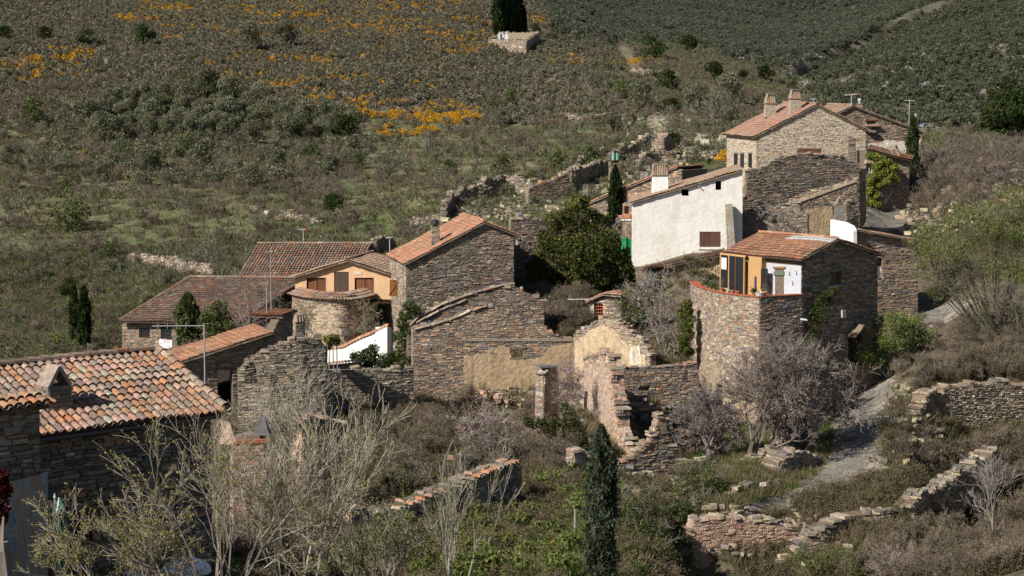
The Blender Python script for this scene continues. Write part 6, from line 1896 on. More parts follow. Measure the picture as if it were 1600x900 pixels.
SL = [(.14, .132, .125), (.118, .112, .108), (.165, .15, .13), (.14, .132, .12), (.19, .155, .12), (.105, .10, .098), (.15, .138, .125)]
lane([(1128, 812), (1160, 797), (1205, 779), (1255, 758), (1284, 735), (1300, 712), (1303, 680), (1300, 655), (1312, 640), (1330, 622), (1342, 604), (1352, 592), (1396, 590), (1400, 612), (1388, 640), (1379, 668), (1375, 700), (1378, 722), (1364, 738), (1340, 756), (1300, 772), (1250, 787), (1200, 800), (1160, 812)], 100, .66, 'lane', 300, SL, 200)
lane([(1352, 352), (1352, 330), (1372, 322), (1400, 318), (1424, 322), (1420, 338), (1424, 354), (1395, 360), (1370, 360)], 165, .8, 'upper_lane', 0, [tuple(c * .8 for c in q) for q in SL], 260)
lane([(1440, 498), (1446, 486), (1480, 474), (1520, 470), (1530, 480), (1490, 498), (1455, 512)], 145, .8, 'side_lane', 0, SL, 260)

# ------------------------------------------------------------------ plants
def rnd_unit(n):
    v = rng.normal(size=(n, 3)); return v / np.linalg.norm(v, axis=1, keepdims=True)


def leaves_arr(C_, size, tones, jitter=.25, aspect=1.6, upbias=.3):
    """one small triangle per centre; returns V (3n,3), tones (n,3)"""
    n = len(C_)
    a = rnd_unit(n); a[:, 2] += upbias; a /= np.linalg.norm(a, axis=1, keepdims=True)
    b = np.cross(a, rnd_unit(n)); b /= np.linalg.norm(b, axis=1, keepdims=True)
    s = (size * rng.uniform(.6, 1.4, n))[:, None]
    V = np.stack([C_ + a * s * aspect * .5, C_ - a * s * .4 + b * s * .5, C_ - a * s * .4 - b * s * .5], 1).reshape(-1, 3)
    T = np.array(tones)[rng.integers(0, len(tones), n)] * rng.uniform(1 - jitter, 1 + jitter, n)[:, None]
    return V, T


def clump_pts(clumps, n, shell=.75):
    """clumps: (x,y,z,rx,rz); points near the surface of each lobe"""
    c = np.array(clumps); w = c[:, 3] * c[:, 4]; w = w / w.sum()
    k = rng.choice(len(c), n, p=w)
    d = rnd_unit(n); r = shell + (1.08 - shell) * rng.random(n) ** .7
    r = np.where(rng.random(n) < .15, rng.random(n), r)
    return c[k, :3] + d * r[:, None] * np.stack([c[k, 3], c[k, 3], c[k, 4]], 1)


def make_clumps(w, h, n, base=.25, lobe=.32, top=1.0, cone=0.0):
    out = []
    for i in range(n):
        z = base * h + (h * top - base * h) * R.random()
        f = (z - base * h) / max(.01, h - base * h)
        prof = math.sqrt(max(.05, 1 - (2 * f - .8) ** 2 * .75)) if cone == 0 else (1 - f * cone)
        a = R.uniform(0, 6.283); r = w / 2 * prof * math.sqrt(R.random()) * .78
        l = lobe * w * R.uniform(.6, 1.1) * (1 if cone == 0 else (.5 + .5 * prof))
        out.append((r * math.cos(a), r * math.sin(a), z, l * .5, l * .42))
    return out


class Segs:
    def __init__(s): s.a = []; s.b = []; s.r = []; s.t = []

    def add(s, a, b, r0, r1, t): s.a.append(tuple(a)); s.b.append(tuple(b)); s.r.append((r0, r1)); s.t.append(t)

    def arrays(s):
        a = np.array(s.a); b = np.array(s.b); r = np.array(s.r); t = np.array(s.t)
        d = b - a; d /= np.maximum(np.linalg.norm(d, axis=1, keepdims=True), 1e-6)
        e = np.where(np.abs(d[:, 2:3]) < .9, np.array([[0, 0, 1.]]), np.array([[1., 0, 0]]))
        x = np.cross(d, e); x /= np.linalg.norm(x, axis=1, keepdims=True); y = np.cross(d, x)
        ring = []
        for k in range(3):
            w = 2 * math.pi * k / 3
            o = x * math.cos(w) + y * math.sin(w)
            ring.append((a + o * r[:, :1], b + o * r[:, 1:]))
        V = []
        for k in range(3):
            k2 = (k + 1) % 3
            V.append(np.stack([ring[k][0], ring[k2][0], ring[k2][1]], 1)); V.append(np.stack([ring[k][0], ring[k2][1], ring[k][1]], 1))
        V = np.stack(V, 1).reshape(-1, 3)
        return V, np.repeat(t, 6, axis=0)


def grow(sg, p, d, L, r, depth, tone_, tips, split=(2, 4), spread=.7, wander=.18, up=.12, shrink=.68, nseg=3, rmin=.004):
    d = d.normalized()
    q = p
    for i in range(nseg):
        dd = (d + Vector((R.gauss(0, wander), R.gauss(0, wander), R.gauss(0, wander) + up * .3))).normalized()
        n = q + dd * (L / nseg)
        r1 = max(rmin, r * (1 - .35 * (i + 1) / nseg))
        sg.add(q, n, max(rmin, r * (1 - .35 * i / nseg)), r1, tone_)
        if depth > 0 and i > 0 or (depth > 0 and nseg == 1):
            for _ in range(R.randint(*split) // 2 + (1 if i == nseg - 1 else 0)):
                s = Vector((R.gauss(0, 1), R.gauss(0, 1), R.gauss(0, .6))); s = (s - dd * s.dot(dd)).normalized()
                nd = (dd + s * R.uniform(.4, 1) * spread + Vector((0, 0, up))).normalized()
                grow(sg, n, nd, L * shrink * R.uniform(.7, 1.15), r1 * .62, depth - 1, tone_, tips, split, spread, wander, up, shrink, nseg, rmin)
        q = n; d = dd
    if depth <= 1: tips.append((tuple(q), tuple(d)))


def raw_obj(name, parts, mat, parent=None, loc=(0, 0, 0), kind=None, linkit=True):
    V = np.concatenate([p[0] for p in parts]); T = np.concatenate([p[1] for p in parts])
    me = raw_mesh(name, V, 3, T, mat)
    if not linkit: return me
    return obj(name, me, parent, loc, kind)


OLIVE = [(.18, .185, .115), (.145, .155, .095), (.215, .215, .15)]
DARK = [(.040, .060, .022), (.055, .075, .028), (.028, .042, .018)]
MID = [(.075, .105, .032), (.06, .085, .028), (.10, .125, .04)]
LIME = [(.15, .18, .055), (.115, .145, .045), (.19, .21, .075)]
BROWN = [(.20, .15, .125), (.16, .125, .105), (.24, .185, .155)]
GREY = [(.24, .21, .19), (.18, .155, .14), (.29, .26, .24)]
HEATH = [(.205, .175, .135), (.16, .14, .105), (.26, .22, .175), (.15, .16, .09), (.125, .13, .085)]
GORSE = [(.82, .46, .03), (.74, .38, .03), (.60, .34, .03), (.66, .38, .03), (.17, .15, .05)]
SCRUB = [(.115, .125, .078), (.09, .10, .064), (.145, .15, .10)]
DRY = [(.26, .21, .13), (.20, .165, .10), (.15, .15, .07)]
GRASS = [(.10, .16, .035), (.13, .18, .05), (.08, .12, .035)]


def twig_bush(h, w, n, depth=2, tn=(.16, .12, .10), r=.018, leaves=None, lsize=.05, lper=3, base=8, up=.25, wander=.18, rmin=.006):
    sg = Segs(); tips = []
    for i in range(base):
        a = R.uniform(0, 6.283); t = R.random()
        d = Vector((math.cos(a) * w / h * t, math.sin(a) * w / h * t, 1))
        k = R.uniform(.8, 1.2)
        grow(sg, Vector((math.cos(a) * .08 * w, math.sin(a) * .08 * w, 0)), d, h * .5 * R.uniform(.7, 1.1), r, depth, tuple(c * k for c in tn), tips, (2, n), .75, wander, up, .62, 3, rmin)
    parts = [sg.arrays()]
    if leaves:
        P_ = np.array([t[0] for t in tips]); P_ = np.repeat(P_, lper, 0) + rng.normal(size=(len(tips) * lper, 3)) * .08
        parts.append(leaves_arr(P_, lsize, leaves))
    return parts


def leaf_bush(w, h, n, size, tones, nc=9, base=.2, lobe=.45, shell=.7):
    cl = make_clumps(w, h, nc, base, lobe)
    C_ = clump_pts(cl, n, shell); C_[:, 2] = np.abs(C_[:, 2])
    return leaves_arr(C_, size, tones)


# prototypes for ground cover; they are only ever shown as copies
def proto(name, parts, mat):
    me = raw_obj(name, parts if isinstance(parts, list) else [parts], mat, linkit=False)
    return bpy.data.objects.new(name, me)


def tuft(n, h, size, tones, spread=.4):
    d = rng.normal(size=(n, 2)) * spread * .5
    V = []
    a = np.stack([d[:, 0], d[:, 1], np.zeros(n)], 1)
    tip = a + np.stack([d[:, 0] * .6 + rng.normal(size=n) * .08, d[:, 1] * .6 + rng.normal(size=n) * .08, h * rng.uniform(.5, 1.1, n)], 1)
    s = rnd_unit(n) * size; s[:, 2] = 0
    V = np.stack([a - s, a + s, tip], 1).reshape(-1, 3)
    T = np.array(tones)[rng.integers(0, len(tones), n)] * rng.uniform(.8, 1.2, n)[:, None]
    return V, T


PR = {}
PR['heath'] = [proto('heather_clump', leaf_bush(1.2, .55, 90, .17, HEATH, 5, .1, .5, .5), M_LEAF) for _ in range(3)]
PR['gorse'] = [proto('gorse_clump', leaf_bush(1.3, .75, 170, .135, GORSE, 6, .2, .45, .6), M_LEAF) for _ in range(3)]
PR['scrub'] = [proto('scrub_clump', leaf_bush(2.2, 1.3, 200, .24, SCRUB, 6, .2, .5, .6), M_LEAF) for _ in range(3)]
PR['farscrub'] = [proto('far_scrub_clump', leaf_bush(2.8, 1.5, 240, .26, [(.105, .12, .085), (.085, .10, .075), (.135, .145, .10)], 6, .2, .5, .6), M_LEAF) for _ in range(3)]
PR['green'] = [proto('green_clump', leaf_bush(1.5, 1.1, 160, .17, MID, 6, .2, .5, .6), M_LEAF) for _ in range(2)]
PR['lime'] = [proto('lime_clump', leaf_bush(1.5, 1.1, 160, .15, LIME, 6, .2, .5, .6), M_LEAF) for _ in range(2)]
PR['olivec'] = [proto('grey_green_clump', leaf_bush(1.6, 1.1, 260, .125, OLIVE, 6, .2, .5, .6), M_LEAF) for _ in range(2)]
PR['grass'] = [proto('grass_tuft', tuft(26, .35, .025, GRASS), M_LEAF) for _ in range(2)]
PR['hillgrass'] = [proto('hill_grass_tuft', tuft(26, .4, .06, [(.13, .145, .065), (.16, .165, .08), (.20, .18, .115)], .8), M_LEAF) for _ in range(3)]
PR['dry'] = [proto('dry_tuft', tuft(30, .5, .025, DRY, .5), M_LEAF) for _ in range(2)]
PR['bramble'] = [proto('bramble', twig_bush(1.0, 1.6, 4, 2, (.28, .225, .19), .012, [(.13, .12, .05), (.18, .14, .09)], .06, 3, 9, .0, .3), M_LEAF) for _ in range(4)]
PR['greyshrub'] = [proto('grey_shrub', twig_bush(1.7, 1.6, 4, 3, (.26, .22, .19), .018, None, .05, 1, 5, .12, .25, .009), M_LEAF) for _ in range(3)]
PR['brownshrub'] = [proto('brown_shrub', twig_bush(1.5, 1.5, 4, 3, (.27, .215, .185), .014, [(.18, .16, .09)], .05, 1, 5, .15, .2, .008), M_LEAF) for _ in range(3)]


def scatter(name, kind, pts, scales, label=None):
    """many copies of the prototypes of one kind set on the ground"""
    n = len(pts)
    if n == 0: return None
    me = bpy.data.meshes.new(name); me.vertices.add(n); me.vertices.foreach_set('co', np.asarray(pts, dtype=np.float32).ravel())
    a = me.attributes.new('size', 'FLOAT', 'POINT'); a.data.foreach_set('value', np.asarray(scales, dtype=np.float32))
    a = me.attributes.new('turn', 'FLOAT', 'POINT'); a.data.foreach_set('value', rng.uniform(0, 6.283, n).astype(np.float32))
    a = me.attributes.new('pick', 'INT', 'POINT'); a.data.foreach_set('value', rng.integers(0, len(PR[kind]), n).astype(np.int32))
    o = obj(name, me, kind='stuff')
    if label: o['label'] = label
    ng = bpy.data.node_groups.new('scatter ' + name, 'GeometryNodeTree')
    ng.interface.new_socket(name='Geometry', in_out='INPUT', socket_type='NodeSocketGeometry')
    ng.interface.new_socket(name='Geometry', in_out='OUTPUT', socket_type='NodeSocketGeometry')
    N = ng.nodes; L = ng.links
    gi = N.new('NodeGroupInput'); go_ = N.new('NodeGroupOutput')
    m2p = N.new('GeometryNodeMeshToPoints'); L.new(gi.outputs[0], m2p.inputs['Mesh'])
    iop = N.new('GeometryNodeInstanceOnPoints'); L.new(m2p.outputs[0], iop.inputs['Points'])
    g2i = N.new('GeometryNodeGeometryToInstance')
    for p in reversed(PR[kind]):
        oi = N.new('GeometryNodeObjectInfo'); oi.inputs['Object'].default_value = p; oi.inputs['As Instance'].default_value = True
        L.new(oi.outputs['Geometry'], g2i.inputs[0])
    L.new(g2i.outputs[0], iop.inputs['Instance']); iop.inputs['Pick Instance'].default_value = True

    def na(nm, ty):
        x = N.new('GeometryNodeInputNamedAttribute'); x.data_type = ty; x.inputs['Name'].default_value = nm; return x.outputs['Attribute']
    L.new(na('pick', 'INT'), iop.inputs['Instance Index'])
    cx = N.new('ShaderNodeCombineXYZ'); L.new(na('turn', 'FLOAT'), cx.inputs['Z']); L.new(cx.outputs[0], iop.inputs['Rotation'])
    L.new(na('size', 'FLOAT'), iop.inputs['Scale'])
    L.new(iop.outputs[0], go_.inputs[0])
    md = o.modifiers.new('scatter', 'NODES'); md.node_group = ng
    return o


def ground_many(px, py, dmin, dmax=1500, steps=700):
    """vectorised: ground points seen at these bearings"""
    px = np.asarray(px, float); py = np.asarray(py, float)
    rx, ry, rz = (px - 800) / F, CP - (py - 450) / F * SP, -SP - (py - 450) / F * CP
    D = np.exp(np.linspace(math.log(dmin), math.log(dmax), steps))[None]
    X = (rx / ry)[:, None] * D; Z = (rz / ry)[:, None] * D
    g = gz(X, np.broadcast_to(D, X.shape))
    hit = g >= Z; k = np.argmax(hit, 1); ok = hit.any(1)
    i = np.arange(len(px))
    out = np.stack([X[i, k], D[0, k], g[i, k]], 1)
    return out[ok]


# --- hillside cover, sown evenly over the ground
def sow(n, dmin, dmax, amax=.275):
    a = rng.uniform(-amax, amax, n); D = np.sqrt(rng.uniform(dmin ** 2, dmax ** 2, n))
    X = a * D; Z = gz(X, D)
    bx, by = bearing(X, D, Z)
    ok = (by > -30) & (bx > -60) & (bx < 1660) & ~TRACK(bx, by)
    return X[ok], D[ok], Z[ok]


def TRACK(bx, by):
    return ((np.abs(bx - 983 - (by - 92) * .6) < 11) & (np.abs(by - 90) < 24)) | (((bx - 1030) / 16) ** 2 + ((by - 198) / 24) ** 2 < 1)


X, Y, Z = sow(95000, 205, 560)
bx, by, h_, g_, s_, v_, n1, n2 = zones(X, Y, Z)
u = rng.random(len(X))
ok = (u < h_ * .95)
hp_ = fbm(X / 4.0 + 50, Y / 4.0 + 9); gr_ = ok & (hp_ > .04) & (rng.random(len(X)) < .30)
scatter('heath_green_scrub', 'olivec', np.stack([X, Y, Z], 1)[gr_], rng.uniform(.3, .95, gr_.sum()))
gr_ = ok & (hp_ < -.05) & (rng.random(len(X)) < .3)
scatter('heath_grass', 'hillgrass', np.stack([X, Y, Z], 1)[gr_], rng.uniform(.8, 1.6, gr_.sum()))
ok &= (hp_ > -.05) | (rng.random(len(X)) < .55)
ok &= ~TRACK(bx, by)
scatter('heather', 'heath', np.stack([X, Y, Z], 1)[ok], rng.uniform(.6, 1.5, ok.sum()))
ok = (u > h_) & (rng.random(len(X)) < g_ * .30) & (n2 > -.15) & ~TRACK(bx, by)
scatter('hill_grass', 'hillgrass', np.stack([X, Y, Z], 1)[ok], rng.uniform(.8, 2.0, ok.sum()))
ok = (rng.random(len(X)) < g_ * .035 * (1 + 6 * np.clip(n1, 0, 1)))
scatter('grey_green_scrub', 'olivec', np.stack([X, Y, Z], 1)[ok], rng.uniform(.4, 1.2, ok.sum()))
ok = (rng.random(len(X)) < g_ * .055 * (1 + 6 * np.clip(-n1, 0, 1)))
scatter('bare_scrub', 'brownshrub', np.stack([X, Y, Z], 1)[ok], rng.uniform(.5, 1.1, ok.sum()))
X, Y, Z = sow(30000, 540, 800)
bx, by, h_, g_, s_, v_, n1, n2 = zones(X, Y, Z)
ok = (rng.random(len(X)) < g_ * .6) & ~TRACK(bx, by)
scatter('far_grass', 'hillgrass', np.stack([X, Y, Z], 1)[ok], rng.uniform(1.2, 2.6, ok.sum()))
ok = (rng.random(len(X)) < (g_ + h_ * .5) * .16)
scatter('far_grey_green_scrub', 'olivec', np.stack([X, Y, Z], 1)[ok], rng.uniform(.6, 1.6, ok.sum()))
X, Y, Z = sow(120000, 235, 1250)
bx, by, h_, g_, s_, v_, n1, n2 = zones(X, Y, Z)
pale = (n2 + n1 * .5 > .07) & (bx > 1150) & (Y < 620) & (by > 60)
clear = (np.abs(by - (130 - (bx - 1215) * .49 + 5 * np.sin(bx / 23))) < 6 + 9 * n1) & (bx > 1200) & (bx < 1500)
ok = (rng.random(len(X)) < s_ * .92) & ~(pale & (rng.random(len(X)) < .8)) & ~clear
fl = (by < np.where(bx > 1215, 130 - (bx - 1215) * .49, 95))
okf = ok & fl; ok = ok & ~fl
scatter('far_dark_scrub', 'farscrub', np.stack([X, Y, Z], 1)[okf], rng.uniform(.5, 1.35, okf.sum()))
scatter('olive_scrub', 'scrub', np.stack([X, Y, Z], 1)[ok], rng.uniform(.45, 1.3, ok.sum()) * (1 + .2 * (Y[ok] > 600)))
ok = pale & (rng.random(len(X)) < .22)
PR['rock'] = []
for _ in range(3):
    m = MB()
    for k in range(7):
        c = (R.gauss(0, .7), R.gauss(0, .7), -.1); m.box(c, R.uniform(.3, .9), R.uniform(.3, .8), R.uniform(.2, .6), tuple(.19 * R.uniform(.7, 1.2) * q for q in (1, .96, .88)), R.uniform(0, 3))
    me = bpy.data.meshes.new('pale_rocks'); me.from_pydata(m.v, [], m.f); at = me.attributes.new('tone', 'FLOAT_COLOR', 'FACE'); at.data.foreach_set('color', np.array([(*t, 1) for t in m.t], dtype=np.float32).ravel()); me.materials.append(M_STONE)
    PR['rock'].append(bpy.data.objects.new('pale_rocks', me))
scatter('scattered_pale_rocks', 'rock', np.stack([X, Y, Z], 1)[ok & (s_ > .3)], rng.uniform(.5, 1.3, (ok & (s_ > .3)).sum()))

# --- gorse in flower, in drifts
gx, gy = [], []
for cx, cy, rx, ry, n in ((270, 8, 60, 16, 260), (470, 12, 160, 18, 480), (580, 45, 110, 16, 330), (420, 50, 120, 12, 140), (60, 112, 90, 16, 80), (90, 88, 60, 12, 60), (210, 32, 40, 7, 70), (420, 112, 110, 26, 130),
                          (360, 146, 12, 6, 25), (650, 175, 100, 14, 230), (700, 185, 50, 10, 150), (615, 208, 26, 7, 130), (655, 208, 28, 6, 70), (310, 158, 60, 6, 40), (720, 60, 60, 30, 170), (735, 78, 12, 5, 30),
                          (700, 10, 60, 12, 90), (850, 33, 30, 7, 50), (1000, 98, 45, 6, 40), (270, 62, 30, 8, 20), (520, 160, 60, 12, 60), (190, 275, 22, 9, 16), (8, 214, 10, 5, 12), (250, 290, 12, 5, 10), (130, 240, 10, 4, 8), (530, 100, 200, 60, 160), (1130, 250, 7, 9, 10), (900, 95, 60, 12, 40), (345, 30, 150, 25, 180)):
    n = int(n * 3.0); a = rng.uniform(0, 6.283, n); r = np.sqrt(rng.random(n)); w = rng.normal(0, 1, n)
    gx.append(cx + rx * r * np.cos(a)); gy.append(cy + ry * r * np.sin(a))
gp_ = ground_many(np.concatenate(gx), np.concatenate(gy), 205)
nn_ = fbm(gp_[:, 0] / 5, gp_[:, 1] / 5); gp_ = gp_[nn_ > -.03]
scatter('gorse_in_flower', 'gorse', gp_, rng.uniform(.35, 1.0, len(gp_)))


def in_poly_np(x, y, q):
    c = np.zeros(len(x), bool); j = len(q) - 1
    for i in range(len(q)):
        t = ((q[i][1] > y) != (q[j][1] > y)) & (x < (q[j][0] - q[i][0]) * (y - q[i][1]) / (q[j][1] - q[i][1] + 1e-9) + q[i][0])
        c ^= t; j = i
    return c


FILLDEF = 1


def fill(name, kind, poly, n, smin, smax, dmin=100, dmax=260, clump=0.0, cs=3.0, label=None):
    x0, x1 = min(p[0] for p in poly), max(p[0] for p in poly); y0, y1 = min(p[1] for p in poly), max(p[1] for p in poly)
    x = rng.uniform(x0, x1, n * 3); y = rng.uniform(y0, y1, n * 3)
    ok = in_poly_np(x, y, poly); x = x[ok][:n]; y = y[ok][:n]
    g = ground_many(x, y, dmin, dmax)
    for q in LANES:
        if name != 'bramble_bank': g = g[~in_poly_np(g[:, 0], g[:, 1], q)]
    if clump: g = g[fbm(g[:, 0] / cs, g[:, 1] / cs) > clump - .5]
    g[:, 2] -= .03
    return scatter(name, kind, g, rng.uniform(smin, smax, len(g)), label)


# village ground cover
PR['fstone'] = []
for _ in range(4):
    m = MB()
    for k in range(5):
        c = (R.gauss(0, .35), R.gauss(0, .35), -.03); q = [tuple(np.array(v) * (R.uniform(.18, .5), R.uniform(.12, .3), R.uniform(.06, .2))) for v in [(0, 0, 0)]]
        sx, sy, sz = R.uniform(.15, .5), R.uniform(.12, .32), R.uniform(.06, .2)
        m.hexa([(c[0] + x * sx * R.uniform(.4, .6), c[1] + y * sy * R.uniform(.4, .6), c[2] + zz * sz) for zz in (0, 1) for x, y in ((-1, -1), (1, -1), (1, 1), (-1, 1))], tone('rubble'))
    me = bpy.data.meshes.new('fallen_stones'); me.from_pydata(m.v, [], m.f); at = me.attributes.new('tone', 'FLOAT_COLOR', 'FACE'); at.data.foreach_set('color', np.array([(*t, 1) for t in m.t], dtype=np.float32).ravel()); me.materials.append(M_STONE)
    PR['fstone'].append(bpy.data.objects.new('fallen_stones', me))
fill('rubble_in_ruins', 'fstone', [(690, 595), (900, 600), (1100, 590), (1130, 700), (1100, 800), (960, 800), (880, 700), (700, 660)], 420, .6, 1.5, 95, 150)
fill('rubble_by_lane', 'fstone', [(1100, 780), (1240, 800), (1400, 780), (1480, 750), (1600, 690), (1620, 740), (1460, 830), (1380, 880), (1090, 870)], 380, .5, 1.4, 100, 135)
fill('rubble_bank', 'fstone', [(1378, 600), (1440, 600), (1470, 740), (1370, 750)], 160, .5, 1.2, 105, 150)
fill('upper_rubble', 'fstone', [(1400, 300), (1600, 240), (1620, 330), (1440, 380), (1420, 440), (1400, 360)], 300, .8, 1.8, 150, 220)
fill('spur_rubble', 'fstone', [(700, 330), (830, 290), (1040, 215), (1100, 240), (1000, 300), (820, 345), (640, 370)], 420, .8, 2.0, 175, 260)
fill('slope_rubble', 'fstone', [(960, 160), (1120, 170), (1120, 250), (990, 250)], 160, .8, 2.2, 205, 330)
fill('left_meadow', 'hillgrass', [(0, 395), (420, 375), (400, 440), (300, 440), (190, 500), (180, 575), (0, 575)], 4500, .5, 1.3, 150, 250)
fill('left_meadow_bushes', 'olivec', [(0, 395), (420, 375), (400, 440), (300, 440), (190, 500), (180, 565), (0, 565)], 130, .3, 1.0, 150, 250)
fill('left_meadow_scrub', 'brownshrub', [(0, 395), (420, 375), (400, 440), (300, 440), (190, 500), (180, 565), (0, 565)], 130, .4, 1.0, 150, 250)
fill('retaining_top_brush', 'brownshrub', [(1425, 625), (1450, 600), (1620, 595), (1620, 575), (1440, 585)], 150, .5, 1.0, 120, 160)
fill('bank_face_brush', 'bramble', [(1440, 620), (1620, 610), (1620, 700), (1440, 730)], 80, .5, .9, 110, 160)
fill('near_lane_brush', 'bramble', [(1375, 640), (1425, 620), (1435, 730), (1385, 720)], 50, .4, .8, 110, 145)
fill('yard_behind_roof', 'brownshrub', [(285, 560), (300, 530), (480, 500), (470, 530), (300, 560)], 50, .4, .9, 118, 164)
fill('yard_grass_behind_roof', 'dry', [(285, 560), (300, 530), (480, 500), (470, 530), (300, 560)], 500, .5, 1.2, 118, 164)
fill('ruin_floor_brush', 'bramble', [(950, 640), (1090, 640), (1100, 760), (960, 740)], 90, .4, .9, 110, 140)
fill('lane_edge_weeds', 'grass', [(1290, 700), (1306, 700), (1310, 640), (1296, 640)], 160, .4, .8, 110, 145)
fill('lane_border_scrub', 'bramble', [(1150, 812), (1250, 790), (1340, 762), (1378, 730), (1386, 745), (1345, 775), (1255, 803), (1160, 822)], 60, .35, .7, 100, 135)
fill('wall_top_brambles', 'bramble', [(1260, 800), (1420, 782), (1540, 706), (1560, 714), (1430, 800), (1270, 824)], 90, .5, .9, 100, 130)
fill('coping_brambles', 'bramble', [(580, 775), (820, 690), (840, 760), (620, 830)], 200, .6, 1.1, 85, 120)
fill('grove_scrub', 'olivec', [(60, 170), (300, 150), (560, 180), (570, 240), (500, 300), (250, 300), (60, 270)], 420, .8, 1.9, 205, 420)
fill('grove_bare_scrub', 'brownshrub', [(0, 120), (300, 120), (560, 250), (700, 290), (500, 320), (200, 330), (0, 300)], 420, .7, 1.5, 205, 420)
fill('dell_brush', 'bramble', [(960, 745), (1085, 745), (1080, 920), (940, 920)], 160, .5, 1.1, 75, 118)
fill('dell_green', 'green', [(960, 800), (1078, 800), (1076, 920), (950, 920)], 60, .4, .9, 75, 118)
fill('wall_foot_brambles', 'bramble', [(1400, 700), (1620, 690), (1620, 730), (1450, 745)], 60, .4, .8, 110, 130)
LOW = [(470, 640), (560, 600), (720, 600), (850, 640), (905, 700), (915, 790), (850, 800), (700, 900), (560, 760), (470, 740)]
fill('bramble_thicket', 'brownshrub', [(545, 605), (720, 602), (770, 640), (840, 650), (900, 690), (905, 770), (830, 725), (700, 770), (600, 800), (545, 700)], 420, .5, 1.0, 95, 160)
fill('bramble_tangle', 'bramble', [(545, 605), (720, 602), (770, 640), (840, 650), (900, 690), (960, 790), (700, 900), (560, 900), (545, 700)], 420, .6, 1.3, 80, 160)
fill('grass_patch', 'grass', [(880, 750), (960, 730), (960, 900), (560, 900), (620, 800), (800, 760)], 3000, .7, 1.6, 75, 130)
fill('green_undergrowth', 'lime', [(860, 740), (960, 730), (965, 900), (560, 920), (600, 830), (780, 800)], 230, .35, .9, 75, 130)
fill('leafy_undergrowth', 'green', [(420, 590), (600, 600), (640, 640), (700, 800), (620, 830), (560, 700), (430, 660)], 150, .4, .9, 85, 150)
fill('dry_grass', 'dry', [(380, 600), (1000, 600), (1060, 700), (1000, 900), (300, 900)], 2600, .6, 1.4, 75, 150)
fill('slope_grass', 'dry', [(1290, 620), (1430, 600), (1620, 560), (1620, 920), (1200, 920), (1060, 830), (1130, 700)], 4200, .5, 1.2, 98, 150)
fill('slope_green_grass', 'grass', [(1040, 680), (1290, 640), (1290, 760), (1140, 800), (1040, 780)], 900, .5, 1.1, 105, 135)
fill('lane_edge_grass', 'grass', [(1380, 600), (1440, 600), (1420, 740), (1380, 740)], 400, .5, .9, 110, 145)
fill('bramble_bank', 'bramble', [(1250, 790), (1330, 760), (1390, 745), (1440, 735), (1520, 712), (1540, 715), (1450, 765), (1400, 795), (1260, 818)], 330, .5, 1.1, 107, 135)
fill('brown_thicket', 'brownshrub', [(1420, 730), (1620, 690), (1620, 920), (1330, 920), (1400, 850), (1500, 790)], 360, .6, 1.15, 95, 130)
fill('bramble_slope', 'bramble', [(1180, 860), (1440, 800), (1620, 700), (1620, 920), (1180, 920)], 420, .6, 1.2, 95, 130)
fill('shrubs_above_wall', 'brownshrub', [(1480, 600), (1620, 590), (1620, 540), (1500, 560)], 60, .6, 1.1, 128, 160)
fill('bank_scrub', 'brownshrub', [(1340, 520), (1500, 500), (1620, 470), (1620, 600), (1430, 610), (1390, 580)], 150, .5, 1.0, 128, 175)
fill('plot_grass', 'dry', [(740, 440), (1080, 440), (1090, 570), (700, 560)], 1500, .6, 1.3, 140, 175)
fill('plot_brambles', 'brownshrub', [(745, 462), (925, 462), (925, 505), (900, 530), (770, 530), (730, 500)], 210, .6, 1.15, 144, 175)
fill('plot_brambles_green', 'bramble', [(790, 490), (925, 490), (905, 530), (800, 530)], 90, .7, 1.2, 144, 170)
fill('spur_grass', 'hillgrass', [(700, 300), (1100, 240), (1140, 300), (1000, 330), (820, 360), (640, 390), (400, 500), (180, 560), (0, 560), (0, 480), (300, 480), (600, 380)], 6500, .5, 1.2, 165, 250)
fill('upper_slope_scrub', 'greyshrub', [(1430, 240), (1620, 228), (1620, 290), (1540, 290), (1420, 290)], 110, .7, 1.3, 180, 235)
fill('upper_slope_brambles', 'brownshrub', [(1420, 260), (1560, 250), (1540, 330), (1440, 340)], 110, .8, 1.4, 170, 215)
fill('upper_right_grass', 'dry', [(1420, 300), (1620, 250), (1620, 400), (1440, 420)], 1500, .6, 1.3, 150, 215)
fill('ivy_wing_brambles', 'bramble', [(1395, 290), (1440, 280), (1450, 330), (1400, 320)], 30, .7, 1.2, 180, 215)

# --- single plants -------------------------------------------------
def plant(name, label, cat, loc, parts, group=None):
    t_ = thing(name, loc, label, cat, group)
    for nm, arr, mat in parts: raw_obj(nm, arr, mat, t_)
    return t_


def dup_plant(src, loc, rz, sc, label, group):
    r = src.copy(); COL.objects.link(r); r.location = loc; r.rotation_euler = (0, 0, rz); r.scale = (sc, sc, sc * R.uniform(.9, 1.1))
    r['label'] = label; r['group'] = group
    for ch in list(src.children):
        c = ch.copy(); COL.objects.link(c); c.parent = r
    return r


def trunk_parts(h, r, tn, tops, n=5):
    sg = Segs()
    for i in range(n):
        a = Vector(R.choice(tops)[:3]); p = Vector((0, 0, 0)); q = Vector((a.x * .35, a.y * .35, h * .45))
        sg.add(p + Vector((R.uniform(-r, r), R.uniform(-r, r), -.1)), q, r, r * .7, tn); sg.add(q, a, r * .6, r * .2, tn)
    return [sg.arrays()]


